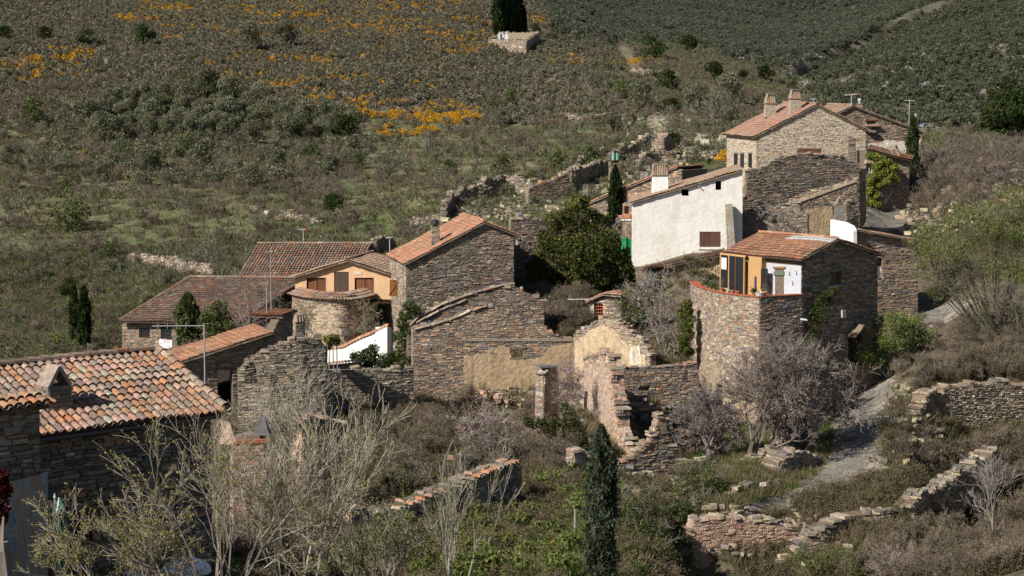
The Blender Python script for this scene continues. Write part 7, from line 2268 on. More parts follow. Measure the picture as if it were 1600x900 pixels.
def make_tree(kind):
    if kind == 'olive':
        cl = make_clumps(3.0, 2.9, 16, .38, .38); return [('crown', [leaves_arr(clump_pts(cl, 2600), .125, OLIVE)], M_LEAF), ('trunk', trunk_parts(1.6, .12, (.10, .085, .07), cl), M_TWIG)]
    if kind == 'dark':
        cl = make_clumps(2.6, 2.4, 13, .2, .45); return [('crown', [leaves_arr(clump_pts(cl, 1400), .15, DARK + MID[:1])], M_LEAF), ('trunk', trunk_parts(1.0, .1, (.09, .075, .06), cl), M_TWIG)]
    if kind == 'lime':
        cl = make_clumps(3.2, 2.4, 14, .15, .4); return [('crown', [leaves_arr(clump_pts(cl, 1100), .15, [(.11, .14, .05), (.09, .115, .045), (.14, .155, .07)])], M_LEAF), ('trunk', twig_bush(2.2, 2.6, 4, 2, (.16, .13, .11), .03, base=7), M_TWIG)]
    if kind == 'brown':
        cl = make_clumps(2.8, 1.9, 10, .15, .4); return [('twigs', twig_bush(1.9, 2.4, 5, 3, (.14, .10, .085), .02, base=7, rmin=.011), M_TWIG), ('crown', [leaves_arr(clump_pts(cl, 350), .11, BROWN)], M_LEAF)]
    if kind == 'grey':
        return [('twigs', twig_bush(2.8, 2.4, 5, 3, (.20, .18, .15), .04, base=7, rmin=.013), M_TWIG), ('crown', [leaves_arr(clump_pts(make_clumps(2.8, 2.8, 12, .3, .4), 500), .12, [(.12, .13, .07), (.15, .14, .10)])], M_LEAF)]


NAMES = {'olive': ('olive_tree', 'tree'), 'dark': ('evergreen_bush', 'bush'), 'lime': ('leafy_bush', 'bush'), 'brown': ('bare_bush', 'bush'), 'grey': ('bare_tree', 'tree')}
ADJ = {'olive': 'grey-green olive-like tree', 'dark': 'dark evergreen bush', 'lime': 'fresh light green bush', 'brown': 'purplish brown bare bush', 'grey': 'grey twiggy half-bare tree'}
BW = {'olive': 3.0, 'dark': 2.6, 'lime': 3.2, 'brown': 2.8, 'grey': 2.8}
PROTO = {}


def where(px, py):
    if px < 560 and 140 < py < 262: return 'in the grove across the middle of the left hillside'
    if px < 600 and py <= 140: return 'on the heather slope high at left'
    if px < 330 and py >= 380: return 'on the grass at far left above the leftmost house'
    if px < 620: return 'on the green slope left of the village'
    if px < 900 and py < 140: return 'around the graveyard slope'
    if px < 900: return 'on the grassy slope behind the spur ruins'
    if py < 125: return 'beside the hill track below the dark hills'
    if px < 1130: return 'along the footpath slope left of the tall pale house'
    return 'on the rocky slope behind the tall pale house'


def put(kind, px, py, w, label=None):
    """w: width in the survey's pixels; py: centre height"""
    g = ground(px, min(py + w * .33, 600), 185)
    wm = w / F * g.y; sc = wm / BW[kind]
    key = (kind, R.randint(0, 2))
    lb = label or (ADJ[kind] + ' ' + where(px, py)); grp = ADJ[kind].split(' ')[-1].replace('bush', 'bushe') + 's ' + where(px, py)
    loc = g - Vector((0, 0, .15 * sc))
    if key not in PROTO:
        t_ = plant(NAMES[kind][0], lb, NAMES[kind][1], loc, make_tree(kind)); t_.scale = (sc, sc, sc); t_['group'] = grp; PROTO[key] = t_
    else:
        dup_plant(PROTO[key], loc, R.uniform(0, 6.28), sc, lb, grp)


B_ = [('dark', 225, 62, 36, 'round dark evergreen with a strong shadow, high on the heather slope at left'), ('dark', 71, 56, 24, None), ('dark', 135, 63, 28, None), ('dark', 7, 56, 26, None), ('olive', 388, 66, 46, None), ('olive', 449, 60, 44, None),
      ('brown', 84, 135, 36, None), ('brown', 150, 130, 36, None), ('brown', 120, 140, 40, None), ('lime', 287, 128, 44, None), ('lime', 334, 140, 36, None), ('olive', 18, 128, 36, None),
      ('lime', 798, 156, 36, 'light green round bush with a dark shadow below the gorse, mid slope'), ('lime', 770, 160, 30, None), ('olive', 783, 190, 26, None), ('lime', 972, 140, 46, None), ('olive', 1002, 160, 52, None), ('dark', 1043, 133, 36, None),
      ('dark', 1050, 168, 28, None), ('dark', 1019, 79, 40, None), ('dark', 1076, 74, 34, None), ('grey', 925, 130, 34, None), ('brown', 847, 192, 36, None), ('brown', 881, 190, 36, None), ('brown', 812, 218, 32, None), ('brown', 828, 232, 40, None),
      ('lime', 872, 252, 52, None), ('lime', 921, 244, 40, None), ('lime', 783, 267, 44, 'yellow-green low bush on the slope just above the crumbled spur wall'), ('grey', 675, 236, 34, None), ('grey', 601, 268, 46, 'grey-green airy tree standing alone above the village roofs'), ('dark', 540, 207, 44, None), ('brown', 580, 230, 20, None),
      ('dark', 836, 46, 16, 'dark bush just inside the right wall of the graveyard'), ('dark', 1053, 224, 27, 'dark round bush beside the broken pillar on the ridge'), ('lime', 965, 224, 18, None), ('lime', 989, 218, 24, None), ('lime', 932, 222, 14, None),
      ('dark', 1117, 118, 34, None), ('dark', 1161, 120, 20, None), ('dark', 1195, 120, 30, None), ('brown', 1175, 148, 38, None), ('olive', 1138, 150, 50, None), ('olive', 1090, 160, 52, None), ('grey', 1104, 180, 52, None), ('grey', 1140, 175, 40, None), ('dark', 1239, 138, 22, None), ('brown', 1110, 210, 30, None),
      ('dark', 1109, 255, 10, 'tiny dark bush on the grass left of the tall pale house'), ('lime', 111, 335, 76, 'broad airy tree coming into leaf on the left grassy slope'), ('brown', 24, 347, 44, None), ('lime', 172, 398, 46, None), ('brown', 145, 375, 50, None), ('brown', 233, 337, 44, None), ('grey', 304, 324, 40, None),
      ('brown', 337, 327, 50, None), ('dark', 519, 325, 36, 'round dark evergreen standing at the end of a tumbled wall on the green slope'), ('brown', 547, 339, 44, None), ('brown', 405, 356, 34, None), ('brown', 506, 371, 24, None), ('dark', 108, 453, 34, 'dark evergreen bush right behind the pair of cypresses at left'), ('brown', 148, 452, 40, None),
      ('brown', 158, 510, 36, None), ('brown', 50, 533, 40, None), ('olive', 263, 441, 34, None), ('grey', 320, 408, 50, 'bare twiggy tree growing behind the ridge of the leftmost house'), ('brown', 645, 360, 54, 'wide bare brown bush behind the orange roof of the large stone house'), ('brown', 20, 490, 36, None), ('brown', 90, 490, 30, None), ('grey', 352, 372, 36, None),
      ('lime', 111, 283, 40, None), ('olive', 162, 273, 38, None), ('olive', 229, 260, 48, None), ('lime', 294, 229, 44, None), ('olive', 321, 263, 56, None), ('grey', 345, 272, 44, None), ('brown', 412, 243, 44, None), ('olive', 430, 255, 40, None), ('lime', 486, 243, 46, None), ('olive', 513, 266, 44, None), ('grey', 371, 233, 40, None),
      ('lime', 189, 236, 36, None), ('olive', 152, 216, 38, None), ('lime', 51, 182, 56, None), ('olive', 20, 250, 44, None), ('grey', 70, 262, 48, None), ('brown', 460, 290, 44, None), ('olive', 395, 285, 40, None), ('lime', 560, 255, 36, None), ('brown', 710, 205, 24, None), ('brown', 690, 290, 30, None), ('grey', 740, 240, 26, None), ('lime', 700, 262, 30, None),
      ('brown', 620, 310, 30, None), ('grey', 890, 215, 26, None), ('brown', 1010, 205, 26, None), ('lime', 830, 280, 30, None), ('olive', 960, 200, 30, None)]
for r_, (y0, x0, x1, n) in enumerate(((158, 165, 300, 5), (176, 120, 440, 10), (193, 200, 520, 11), (208, 150, 545, 12), (150, 300, 420, 3))):
    for k in range(n):
        B_.append(('olive', x0 + (x1 - x0) * (k + R.uniform(.2, .8)) / n, y0 + R.uniform(-6, 6), R.uniform(38, 54), None))
for b in B_: put(*b)


_by_lab = {}
for o_ in list(COL.objects):
    if o_.parent is None and o_.get('group') and o_.get('category') in ('tree', 'bush'): _by_lab.setdefault(o_['label'], []).append(o_)
ORD = 'first second third fourth fifth sixth seventh eighth ninth tenth eleventh twelfth thirteenth fourteenth fifteenth'.split()
for lb_, L_ in _by_lab.items():
    if len(L_) < 2: continue
    pr = sorted(((proj(o_.location)[1], proj(o_.location)[0], k) for k, o_ in enumerate(L_)))
    nrow = 1 if len(L_) <= 6 else (2 if len(L_) <= 14 else 4)
    rn = [['']], [['upper'], ['lower']], None, [['highest'], ['second highest'], ['third'], ['lowest']]
    per = math.ceil(len(pr) / nrow)
    kind_, wh = None, None
    for kk, vv in ADJ.items():
        if lb_.startswith(vv): kind_, wh = vv, lb_[len(vv) + 1:]
    for r_ in range(nrow):
        row = sorted(pr[r_ * per:(r_ + 1) * per], key=lambda a: a[1])
        for j_, (_, _, k) in enumerate(row):
            rw = '' if nrow == 1 else (' of the %s %s' % (rn[nrow - 1][r_][0], 'ones' if nrow == 2 else 'row'))
            wh2 = {'in the grove across the middle of the left hillside': 'in the left hillside grove', 'on the green slope left of the village': 'on the left green slope', 'on the grass at far left above the leftmost house': 'on the far left grass', 'along the footpath slope left of the tall pale house': 'on the footpath slope', 'beside the hill track below the dark hills': 'by the hill track', 'on the grassy slope behind the spur ruins': 'on the grassy slope behind the spur'}.get(wh, wh)
            kd2 = {'grey-green olive-like tree': 'grey-green tree', 'purplish brown bare bush': 'brown bush', 'fresh light green bush': 'light green bush', 'grey twiggy half-bare tree': 'twiggy grey tree'}.get(kind_, kind_)
            if nrow > 1: rw = ', ' + rw[8:]
            L_[k]['label'] = '%s, %s from left%s, %s' % (kd2, ORD[j_], rw, wh2)


def cypress(px, pytop, D, w, label, base=None, tones=DARK, n=2500, size=.11, group=None, h=None):
    g = gpt(px, D) if base is None else P(px, base, D)
    H = P(px, pytop, D).z - g.z if h is None else h
    W_ = w / F * D
    z = rng.random(n) ** .9; a = rng.uniform(0, 6.283, n); q1, q2 = R.uniform(0, 6), R.uniform(0, 6)
    prof = np.minimum(1, (1 - z) * 3.2) ** .6 * (.6 + .4 * np.minimum(1, z * 4 + .25)) * (1 + .15 * np.sin(a * 3 + z * 9 + q1) + .13 * np.sin(a * 2 - z * 21 + q2) + .08 * np.sin(z * 43 + a * 4))
    rr = W_ / 2 * prof * np.where(rng.random(n) < .12, rng.uniform(.9, 1.28, n), rng.uniform(.6, 1.02, n))
    C_ = np.stack([rr * np.cos(a), rr * np.sin(a), z * H + .15], 1)
    V, T = leaves_arr(C_, size, tones, upbias=1.6, aspect=2.6)
    m_ = .82 + .3 * np.sin(a * 4 + 2.5 * np.sin(z * 14)); T = T * m_[:, None]
    # solid dark heart
    sg = Segs(); sg.add(Vector((0, 0, -.2)), Vector((0, 0, H * .85)), W_ * .09, W_ * .03, (.06, .05, .035))
    for k in range(26):
        zz = H * (.05 + .85 * k / 26); aa = R.uniform(0, 6.28); rl = W_ * .36 * min(1, (1 - zz / H) * 3)
        sg.add(Vector((0, 0, zz)), Vector((math.cos(aa) * rl, math.sin(aa) * rl, zz + H * .06)), W_ * .03, W_ * .01, (.05, .045, .03))
    return plant('cypress', label, 'cypress', g, [('crown', [(V, T)], M_LEAF), ('trunk', [sg.arrays()], M_TWIG)], group)


BLU = [(.085, .105, .065), (.06, .078, .048), (.11, .13, .085)]
cypress(115, 449, 168, 13, 'left and shorter cypress of the pair on the left grassy slope', n=2600, size=.16)
cypress(131, 452, 166, 18, 'right and thicker cypress of the pair on the left grassy slope', n=3000, size=.16)
cypress(293, 462, 160.5, 34, 'yellowish-green cypress in front of the leftmost house', tones=MID + DARK[:1], n=4500, size=.15)
cypress(961, 262, 180, 20, 'slim dark cypress left of the white house', n=3600, size=.15, base=372)
cypress(1422, 184, 203.5, 18, 'slim green cypress in front of the rear house', tones=MID[:2] + DARK, n=3400, size=.15)
cypress(941, 672, 69, 44, 'big grey-green cypress at the bottom edge, right of centre', tones=BLU, n=17000, size=.075)
for i, (x, w, t_, lb) in enumerate(((778, 14, -30, 'leftmost cypress in the graveyard clump'), (788, 10, -75, 'tallest slim cypress in the graveyard clump'), (797, 15, -60, 'middle broad cypress of the graveyard clump'), (808, 14, -14, 'second cypress from the right in the graveyard clump'), (817, 10, 12, 'rightmost and shortest cypress of the graveyard clump'))):
    cypress(x, t_, 447 + i * 1.5, w, lb, base=60, tones=DARK, n=2600, size=.42)

# big evergreen in front of the white house
def crown_tree(name, label, px, py, D, w, h, n, size, tones, nc, lobe, trunk_tn=(.1, .08, .065), cone=0.0, basef=.1, cat='tree', branch=7, tr=.2, shell=.72):
    g = P(px, py, D); g.z = min(g.z, float(gz(g.x, g.y)) + .2)
    cl = make_clumps(w, h, nc, basef, lobe, cone=cone)
    V, T = leaves_arr(clump_pts(cl, n, shell), size, tones)
    return plant(name, label, cat, g, [('crown', [(V, T)], M_LEAF), ('trunk', trunk_parts(h * .5, tr, trunk_tn, cl, branch), M_TWIG)])


EV = [(.055, .072, .025), (.075, .092, .03), (.035, .048, .018), (.14, .135, .032), (.10, .115, .034)]
D_ = 157.0; g0 = P(900, 462, D_)
cl = []
for (x, y, r) in ((905, 318, 14), (888, 328, 16), (870, 345, 20), (915, 340, 22), (935, 350, 20), (895, 360, 26), (862, 375, 20), (925, 372, 26), (950, 372, 18), (880, 390, 28), (850, 395, 18), (910, 400, 30), (945, 395, 24), (965, 400, 16), (838, 415, 16), (862, 420, 26), (895, 428, 32), (930, 425, 30), (958, 420, 24), (975, 415, 14), (835, 435, 14), (855, 448, 20), (885, 452, 26), (920, 452, 28), (950, 448, 24), (972, 440, 18), (915, 312, 8), (900, 310, 7), (960, 380, 12), (840, 405, 10), (980, 430, 12)):
    c = P(x, y, D_ + R.uniform(-1.6, 1.6)) - g0; rr = r / F * D_
    cl.append((c.x, c.y, c.z, rr, rr * .78))
    for _ in range(3):
        a = R.uniform(0, 6.28); cl.append((c.x + rr * .8 * math.cos(a), c.y + rr * 1.1 * math.sin(a), c.z + rr * R.uniform(-.6, .6), rr * .42, rr * .36))
V, T = leaves_arr(clump_pts(cl, 34000, .8), .135, EV)
nz = fbm(V[::3, 0] * 1.6 + 40, V[::3, 2] * 1.6 + 7); T = T * (1 + 1.1 * nz)[:, None] + np.clip(nz * 2 - .25, 0, .4)[:, None] * np.array([[.10, .075, .0]])
plant('evergreen_tree', 'large bushy dark evergreen tree left of the white house', 'tree', g0, [('crown', [(V, T)], M_LEAF), ('trunk', trunk_parts(4, .3, (.09, .07, .055), cl, 9), M_TWIG)])
# dark pine at the right edge
D_ = 232.0; g0 = P(1575, 232, D_); g0.z = float(gz(g0.x, g0.y)) if g0.z > float(gz(g0.x, g0.y)) else g0.z
cl = []
for (x, y, r) in ((1575, 130, 12), (1585, 145, 18), (1560, 150, 16), (1550, 170, 18), (1575, 172, 24), (1600, 165, 24), (1545, 190, 14), (1565, 196, 22), (1592, 198, 26), (1615, 190, 24), (1560, 214, 14), (1582, 220, 18), (1610, 215, 20), (1625, 170, 16)):
    c = P(x, y, D_ + R.uniform(-2.5, 2.5)) - g0; rr = r / F * D_; cl.append((c.x, c.y, c.z, rr, rr * .8))
    for _ in range(3):
        a = R.uniform(0, 6.28); cl.append((c.x + rr * .8 * math.cos(a), c.y + rr * 1.1 * math.sin(a), c.z + rr * R.uniform(-.6, .6), rr * .42, rr * .36))
V, T = leaves_arr(clump_pts(cl, 14000, .75), .20, DARK + [(.06, .085, .025), (.08, .10, .03)])
plant('pine_tree', 'dense dark green pine at the right edge above the bare shrubs', 'tree', g0, [('crown', [(V, T)], M_LEAF), ('trunk', trunk_parts(3, .3, (.09, .07, .055), cl, 7), M_TWIG)])

# shapes given by lobes: (px, py, r) lists
def lobes_tree(name, label, cat, D, base, lobes, n, size, tones, twig=None, spread=1.2, shell=.5, tw_tn=(.2, .17, .15), trunks=6, tr=.08, nsub=2):
    g0 = P(base[0], base[1], D); gg = float(gz(g0.x, g0.y)); g0.z = min(g0.z, gg) if g0.z > gg - 3 else g0.z
    cl = []
    for (x, y, r) in lobes:
        rr = r / F * D; c = P(x, y, D + R.uniform(-spread, spread)) - g0; cl.append((c.x, c.y, c.z, rr, rr * .85))
        for _ in range(nsub):
            a = R.uniform(0, 6.28); cl.append((c.x + rr * .8 * math.cos(a), c.y + rr * math.sin(a), c.z + rr * R.uniform(-.6, .6), rr * .45, rr * .4))
    parts = []
    if n:
        V, T = leaves_arr(clump_pts(cl, n, shell), size, tones); parts.append(('crown', [(V, T)], M_LEAF))
    sg = Segs(); tips = []
    for (x, y, z, r, _) in cl[:: 1 + nsub]:
        e = Vector((x, y, z)); b = Vector((R.uniform(-.2, .2), R.uniform(-.2, .2), -.1)); mid = b.lerp(e, .5) + Vector((R.gauss(0, .15), R.gauss(0, .15), R.uniform(0, .3)))
        sg.add(b, mid, tr, tr * .6, tw_tn); sg.add(mid, e, tr * .6, tr * .3, tw_tn)
        if twig:
            for _ in range(twig):
                d = Vector((R.gauss(0, 1), R.gauss(0, 1), R.gauss(0.3, .8)))
                grow(sg, e + Vector((R.gauss(0, r * .4), R.gauss(0, r * .4), R.gauss(0, r * .4))), d, r * .9, .02, 2, tuple(c * R.uniform(.8, 1.2) for c in tw_tn), tips, (2, 4), .8, .25, .1, .65, 3, .007)
    parts.append(('branches', [sg.arrays()], M_TWIG))
    return plant(name, label, cat, g0, parts)


lobes_tree('leafy_bush', 'bright green feathery bush beside the lane below the lane house', 'bush', 139, (1390, 585), [(1380, 505, 16), (1400, 498, 18), (1425, 510, 20), (1445, 525, 18), (1365, 530, 18), (1395, 530, 26), (1425, 540, 24), (1350, 555, 16), (1375, 560, 22), (1405, 568, 22), (1430, 562, 18), (1450, 545, 12)], 15000, .085, [(.20, .25, .07), (.16, .20, .06), (.11, .14, .045)], 6, 1.4, .3)
lobes_tree('leafy_tree', 'large tree at the right edge, fresh green on top and bare grey beneath', 'tree', 143, (1560, 560), [(1450, 360, 22), (1480, 345, 26), (1520, 335, 28), (1560, 325, 28), (1600, 320, 30), (1445, 390, 24), (1480, 385, 30), (1520, 375, 32), (1560, 370, 34), (1600, 370, 34), (1590, 345, 26), (1540, 350, 26), (1430, 375, 14), (1440, 420, 20), (1470, 425, 24), (1510, 415, 28), (1550, 415, 30), (1590, 420, 30), (1465, 455, 18), (1500, 450, 22)], 24000, .085, [(.17, .20, .065), (.13, .16, .055), (.20, .225, .085)], 8, 2.4, .15, tw_tn=(.17, .15, .12), tr=.12)
lobes_tree('bare_tree', 'grey drooping bare lower boughs of the trees at the right edge above the dark hollow', 'tree', 141.5, (1590, 570), [(1470, 420, 24), (1500, 425, 28), (1540, 430, 30), (1580, 430, 32), (1480, 455, 22), (1520, 465, 26), (1560, 475, 28), (1600, 480, 28), (1460, 440, 18), (1540, 500, 22), (1590, 510, 24)], 4500, .08, [(.12, .13, .06), (.10, .10, .06)], 13, 1.8, .2, tw_tn=(.17, .145, .12), tr=.08)
lobes_tree('leafy_bush', 'loose green bush at the foot of the ruins, left of the garden sign', 'bush', 112, (1090, 810), [(1075, 740, 18), (1100, 735, 18), (1060, 765, 18), (1090, 765, 24), (1120, 755, 18), (1075, 790, 20), (1105, 790, 20)], 6000, .07, LIME[:2] + MID, 6, .8, .3)
lobes_tree('leafy_bush', 'tall green bush right beside the big cypress at the bottom edge', 'bush', 92, (1010, 905), [(985, 790, 18), (1010, 780, 20), (1035, 800, 18), (995, 815, 24), (1025, 830, 22), (1000, 850, 26), (1035, 860, 22), (985, 870, 20), (1015, 885, 24)], 8000, .06, [(.10, .135, .04), (.08, .11, .035), (.13, .15, .05)], 8, .9, .3)
lobes_tree('evergreen_bush', 'glossy dark green bush with yellow tips above the big cypress', 'bush', 117, (888, 730), [(885, 640, 12), (893, 655, 14), (875, 665, 16), (895, 675, 18), (905, 685, 12), (870, 690, 16), (890, 700, 20), (855, 665, 14), (835, 660, 12), (825, 658, 8), (875, 712, 14), (900, 710, 12)], 7000, .085, EV, 2, .8, .7)
lobes_tree('climbing_ivy', 'yellow-green ivy mound against the left foot of the tower terrace', 'ivy', 139.5, (1075, 560), [(1073, 475, 9), (1070, 490, 12), (1078, 500, 10), (1072, 510, 12), (1068, 530, 10), (1076, 525, 9), (1070, 545, 10), (1078, 550, 8)], 4200, .10, [(.14, .17, .04), (.09, .12, .03), (.20, .21, .06)], 1, .4, .6, tw_tn=(.08, .06, .045), tr=.02)
lobes_tree('climbing_ivy', 'dark ivy climbing the shaded slate gable of the tower house', 'ivy', 135.0, (1268, 600), [(1300, 455, 8), (1290, 462, 9), (1283, 475, 10), (1275, 490, 12), (1283, 500, 9), (1270, 510, 12), (1265, 528, 12), (1262, 545, 10), (1270, 560, 9), (1296, 468, 7)], 3800, .09, [(.06, .08, .028), (.09, .11, .035), (.04, .055, .02)], 1, .3, .6, tw_tn=(.08, .06, .045), tr=.02)
lobes_tree('climbing_ivy', 'ivy growing up the left edge of the ruined gable below the large stone house', 'ivy', 147.5, (630, 585), [(640, 478, 10), (648, 485, 9), (634, 492, 11), (628, 505, 10), (636, 515, 11), (624, 525, 10), (630, 540, 12), (622, 555, 11), (632, 565, 12), (622, 575, 10)], 5200, .10, [(.05, .08, .025), (.07, .105, .03), (.10, .14, .04)], 1, .5, .65, tw_tn=(.08, .06, .045), tr=.02)
lobes_tree('garden_bush', 'dark leafy hedge in the small garden under the white garden wall', 'bush', 133.5, (575, 590), [(560, 560, 12), (578, 552, 12), (572, 568, 14), (590, 565, 14), (600, 572, 12), (545, 575, 10), (530, 577, 9), (515, 578, 8), (585, 545, 8), (608, 560, 10)], 5200, .10, DARK + MID, 1, .6, .6)
lobes_tree('garden_bush', 'yellow-green spiky shrub behind the ruined wall, left of the white garden wall', 'bush', 131, (517, 545), [(512, 530, 8), (520, 528, 8), (526, 535, 7), (515, 540, 7)], 900, .11, [(.16, .17, .035), (.10, .11, .03)], 1, .3, .5)
lobes_tree('leafy_bush', 'lime-green leafy bush at left just above the near roof ridge', 'bush', 168, (100, 575), [(75, 545, 14), (95, 535, 18), (120, 540, 16), (85, 560, 16), (110, 560, 18), (135, 552, 10), (60, 558, 10)], 5000, .13, LIME, 5, 1.2, .3)
lobes_tree('leafy_tree', 'green leafy tree between the leftmost house and the low orange roof', 'tree', 157, (345, 545), [(330, 492, 14), (345, 480, 14), (350, 500, 16), (335, 515, 14), (320, 505, 12), (360, 510, 10), (345, 525, 12)], 4200, .13, MID + LIME[:1], 3, 1, .5)
lobes_tree('bare_tree', 'tangled bare grey tree left of the apricot house', 'tree', 153, (395, 545), [(360, 450, 14), (380, 435, 16), (400, 445, 18), (420, 460, 16), (370, 475, 18), (395, 480, 20), (420, 490, 16), (380, 505, 16), (405, 512, 14), (440, 475, 10)], 250, .09, BROWN, 15, 1, .3, tw_tn=(.26, .22, .19), tr=.07)
lobes_tree('bare_shrub', 'upright pale bare shrub in front of the curved cream-patched wall', 'shrub', 148, (570, 545), [(565, 480, 8), (575, 490, 10), (580, 505, 12), (565, 510, 12), (572, 525, 12), (588, 515, 8)], 300, .08, [(.25, .22, .12)], 16, .6, .3, tw_tn=(.30, .25, .18), tr=.03)
lobes_tree('bare_tree', 'silvery bare tree in front of the ochre and cream wall beside the tower', 'tree', 143, (1040, 560), [(1000, 460, 16), (1020, 455, 18), (1045, 460, 18), (1060, 480, 16), (1010, 490, 20), (1035, 495, 22), (1055, 510, 18), (1020, 520, 20), (1045, 530, 20), (1065, 540, 14), (1035, 430, 12), (1010, 440, 12)], 500, .08, [(.16, .15, .09)], 17, 1.2, .3, tw_tn=(.32, .285, .25), tr=.07)
lobes_tree('leafy_bush', 'olive green bush beside the tiny shed', 'bush', 148.5, (985, 510), [(985, 455, 16), (1000, 450, 14), (975, 475, 16), (995, 480, 18), (980, 498, 12), (1010, 470, 12)], 2600, .11, [(.10, .12, .045), (.13, .13, .06), (.08, .095, .035)], 8, 1, .3, tw_tn=(.2, .17, .14))
lobes_tree('bare_shrub', 'pale silver bare shrub in the middle of the bramble slope', 'shrub', 114, (765, 720), [(735, 660, 14), (755, 650, 16), (775, 665, 18), (750, 680, 18), (775, 690, 18), (800, 680, 14), (730, 690, 12), (790, 655, 12)], 0, .1, GREY, 13, .8, .3, tw_tn=(.34, .30, .26), tr=.03)
lobes_tree('bare_shrub', 'mauve bare shrub growing between the two broken pillars of the ruin', 'shrub', 126, (890, 640), [(885, 575, 10), (890, 590, 14), (885, 605, 14), (895, 620, 14), (880, 625, 12), (900, 600, 10)], 0, .1, GREY, 22, .5, .3, tw_tn=(.23, .18, .18), tr=.02)
lobes_tree('bare_shrub', 'upright bare shrub against the foot of the slim cypress by the white house', 'shrub', 172, (968, 395), [(962, 355, 10), (968, 370, 12), (958, 375, 8), (972, 345, 7)], 0, .1, GREY, 12, .4, .3, tw_tn=(.30, .26, .23), tr=.03)
lobes_tree('hanging_creeper', 'creeper and twigs along the lean-to edge beside the tower terrace', 'shrub', 150, (1095, 450), [(1075, 405, 8), (1092, 410, 10), (1110, 415, 10), (1100, 428, 12), (1080, 425, 10), (1118, 430, 10), (1060, 430, 10), (1070, 445, 10), (1100, 445, 10)], 1700, .09, [(.09, .10, .035), (.07, .085, .03), (.14, .12, .05)], 9, .6, .3, tw_tn=(.2, .17, .14), tr=.03)
lobes_tree('bare_shrub', 'wiry bare climber over the boarded opening of the broken slate wall', 'shrub', 167.5, (1215, 360), [(1195, 335, 9), (1210, 330, 9), (1225, 340, 10), (1205, 350, 9), (1225, 355, 9)], 0, .1, GREY, 9, .3, .3, tw_tn=(.30, .26, .23), tr=.02)
# ivy over the wing wall
lobes_tree('climbing_ivy', 'bright yellow-green ivy sheet covering the wing under the dark red roof', 'ivy', 194.1, (1375, 320), [(1358, 243, 6), (1368, 246, 7), (1378, 250, 8), (1388, 255, 8), (1398, 262, 8), (1370, 260, 8), (1380, 268, 9), (1392, 274, 8), (1368, 275, 8), (1360, 285, 8), (1372, 288, 9), (1384, 284, 8), (1358, 298, 7), (1368, 304, 8), (1358, 316, 7), (1370, 318, 7), (1400, 278, 6)], 5200, .15, [(.26, .30, .05), (.20, .25, .05), (.32, .34, .08)], 0, .25, .6, nsub=1, tr=.02)
lobes_tree('evergreen_bush', 'small dark red-leaved bush at the far bottom left beside the painted board', 'bush', 45, (-2, 830), [(0, 745, 14), (4, 765, 16), (-4, 785, 16), (6, 795, 10), (0, 810, 14)], 1500, .07, [(.07, .012, .014), (.05, .012, .014)], 2, .2, .5)
lobes_tree('flowering_plant', 'low plant with orange flowers left of the big cypress foot', 'plant', 88, (880, 870), [(868, 848, 8), (880, 850, 8), (892, 846, 6), (875, 858, 7)], 900, .05, [(.5, .16, .02), (.12, .15, .03), (.45, .25, .03)], 2, .3, .4)
lobes_tree('creeper', 'green creeper over the steps beside the lane under the tower door', 'ivy', 132.5, (1300, 640), [(1290, 560, 8), (1298, 565, 8), (1285, 572, 7), (1290, 590, 8), (1288, 605, 8), (1302, 640, 6), (1304, 655, 6), (1296, 620, 6)], 1600, .08, MID + LIME[:1], 1, .4, .5)

# branching bare trees with full structure
def bare_tree(label, px, D, base_py, h, w, stems, depth, tn, r, leaves=None, lsize=.03, lper=2, spread=.75, up=.1, split=(3, 5), rmin=.006, lean=(0, 0), shrink=.66, wander=.2, nmax=None):
    g = P(px, base_py, D); gg = float(gz(g.x, g.y)); g.z = min(g.z, gg)
    sg = Segs(); tips = []
    for i in range(stems):
        a = 6.283 * (i + R.random()) / stems; t = R.uniform(.3, 1)
        d = Vector((math.cos(a) * w / h * t + lean[0], math.sin(a) * w / h * t * .6 + lean[1], 1)); k = R.uniform(.85, 1.15)
        grow(sg, Vector((math.cos(a) * .1, math.sin(a) * .1, -.1)), d, h * .42 * R.uniform(.8, 1.15), r * R.uniform(.6, 1), depth, tuple(c * k for c in tn), tips, split, spread, wander, up, shrink, 3, rmin)
    parts = [('branches', [sg.arrays()], M_TWIG)]
    if leaves:
        P_ = np.array([t[0] for t in tips]); A_ = np.array(sg.b)[np.array(sg.r)[:, 0] < r * .25]
        P_ = np.concatenate([P_, A_]); P_ = P_[rng.integers(0, len(P_), int(len(tips) * lper))]
        V, T = leaves_arr(P_ + rng.normal(size=P_.shape) * .03, lsize, leaves); parts.append(('buds', [(V, T)], M_LEAF))
    t_ = plant('bare_tree', label, 'tree', g, parts)
    print('TREE', label[:30], len(sg.a), len(tips))
    return t_


bare_tree('gnarled bare tree with a forked dark trunk in front of the tower terrace', 1165, 121, 755, 8.8, 6.2, 4, 5, (.205, .17, .15), .19, spread=.8, up=.05, wander=.22, rmin=.013)
bare_tree('second gnarled bare tree leaning right beside the stone pile and lane', 1235, 123, 735, 7.6, 6.2, 4, 5, (.205, .175, .155), .16, spread=.8, up=.04, wander=.22, rmin=.013)
bare_tree('spreading bare tree at the left foot of the tower, over the low slanting ruin wall', 1112, 122, 735, 5.2, 4.2, 4, 5, (.21, .18, .17), .13, spread=.9, up=.02, wander=.26, rmin=.013)
BUD = [(.26, .25, .06), (.19, .19, .06), (.30, .27, .10)]
bare_tree('big budding bare tree filling the bottom left foreground', 330, 43, 1000, 4.9, 4.2, 6, 4, (.29, .25, .215), .055, BUD, .034, 4, spread=.62, up=.05, rmin=.0055, wander=.15, lean=(-.1, 0), split=(2, 4))
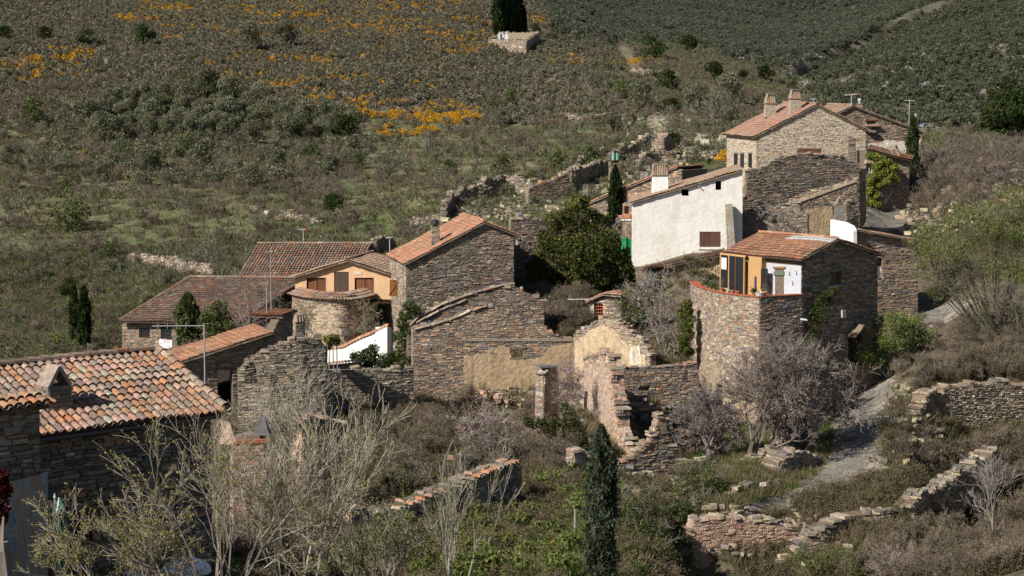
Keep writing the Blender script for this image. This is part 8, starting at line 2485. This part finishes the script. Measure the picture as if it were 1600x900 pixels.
bare_tree('budding tree with tall pale shoots, right half of the foreground thicket', 480, 45, 1000, 5.4, 2.6, 5, 4, (.33, .29, .25), .050, BUD, .034, 3.5, spread=.5, up=.14, rmin=.0055, wander=.13, split=(2, 4))
bare_tree('low budding tree reaching left past the green parasol', 215, 44, 1010, 3.4, 3.0, 5, 4, (.28, .24, .20), .045, BUD, .034, 4, spread=.6, up=.06, rmin=.0055, lean=(-.25, 0), split=(2, 4))
bare_tree('slender bare tree with long straight shoots at bottom centre', 700, 52, 985, 4.6, 2.2, 5, 3, (.30, .27, .23), .035, [(.22, .22, .05), (.17, .18, .05)], .035, 5, spread=.42, up=.2, rmin=.005, wander=.1, split=(2, 4))
bare_tree('thin leafing saplings at the bottom edge between the two foreground thickets', 600, 50, 985, 3.6, 2.4, 7, 3, (.28, .25, .21), .03, LIME, .045, 7, spread=.5, up=.15, rmin=.005, wander=.12)
bare_tree('bare brown tree on the bank right of the flagged lane', 1440, 120, 700, 3.4, 4.2, 3, 4, (.11, .085, .07), .07, spread=.9, up=.0, lean=(-.3, -.2), rmin=.008)
bare_tree('thin grey bare tree on the bramble slope at the right edge', 1555, 112, 770, 5.4, 2.6, 3, 4, (.28, .25, .22), .05, spread=.6, up=.15, rmin=.007)
bare_tree('pale bare tree on the shrubby slope left of the large stone house', 410, 93, 800, 6.2, 2.8, 4, 4, (.33, .29, .25), .05, LIME[:2], .05, 2, spread=.55, up=.15, rmin=.006, wander=.14)
bare_tree('green budding shrub on the pinkish retaining wall at bottom right', 1290, 101, 900, 3.6, 3.0, 9, 3, (.20, .18, .13), .03, LIME, .06, 9, spread=.55, up=.12, rmin=.006)
bare_tree('bare shrub with arching twigs under the curving terrace wall', 1400, 99, 910, 2.4, 3.2, 7, 3, (.30, .26, .23), .02, spread=.8, up=.0, rmin=.006)
bare_tree('wide bare bush of dark twigs in the upper right above the lane', 1480, 196, 330, 4.8, 6.2, 7, 4, (.17, .135, .12), .09, spread=.8, up=.04, rmin=.014)
bare_tree('dead white branch sticking up from the bramble slope', 680, 118, 705, 1.6, .5, 2, 1, (.42, .39, .36), .05, spread=.4, rmin=.02)

# lush dark hedge under the foreground trees so that the ground reads as overgrown
fill('foreground_weeds', 'lime', [(-40, 960), (330, 900), (900, 900), (960, 1100), (-40, 1100)], 220, .3, .7, 42, 80)
fill('foreground_brush', 'bramble', [(160, 940), (560, 760), (640, 800), (900, 900), (900, 1000), (200, 1000)], 260, .5, 1.0, 42, 100)
fill('yard_thicket', 'brownshrub', [(350, 700), (560, 690), (600, 900), (350, 920)], 200, .5, 1.0, 60, 115)
fill('ruin_brush', 'bramble', [(640, 800), (840, 740), (900, 800), (880, 880), (640, 880)], 160, .5, 1.0, 80, 110)

# plants in the terrace pots
for i, (o, b, r, h) in enumerate(TER):
    if i in (1, 2, 3, 8): raw_obj('plant', [leaves_arr(np.array([[0, 0, h + .12]]) + rng.normal(size=(160, 3)) * np.array([[r * .8, r * .8, .10]]), .07, LIME if i == 2 else MID)], M_LEAF, o)
    if i in (0, 4, 9): raw_obj('plant', [p for p in twig_bush(.9, .8, 3, 2, (.22, .18, .14), .012, MID, .05, 1, 4)], M_TWIG, o)
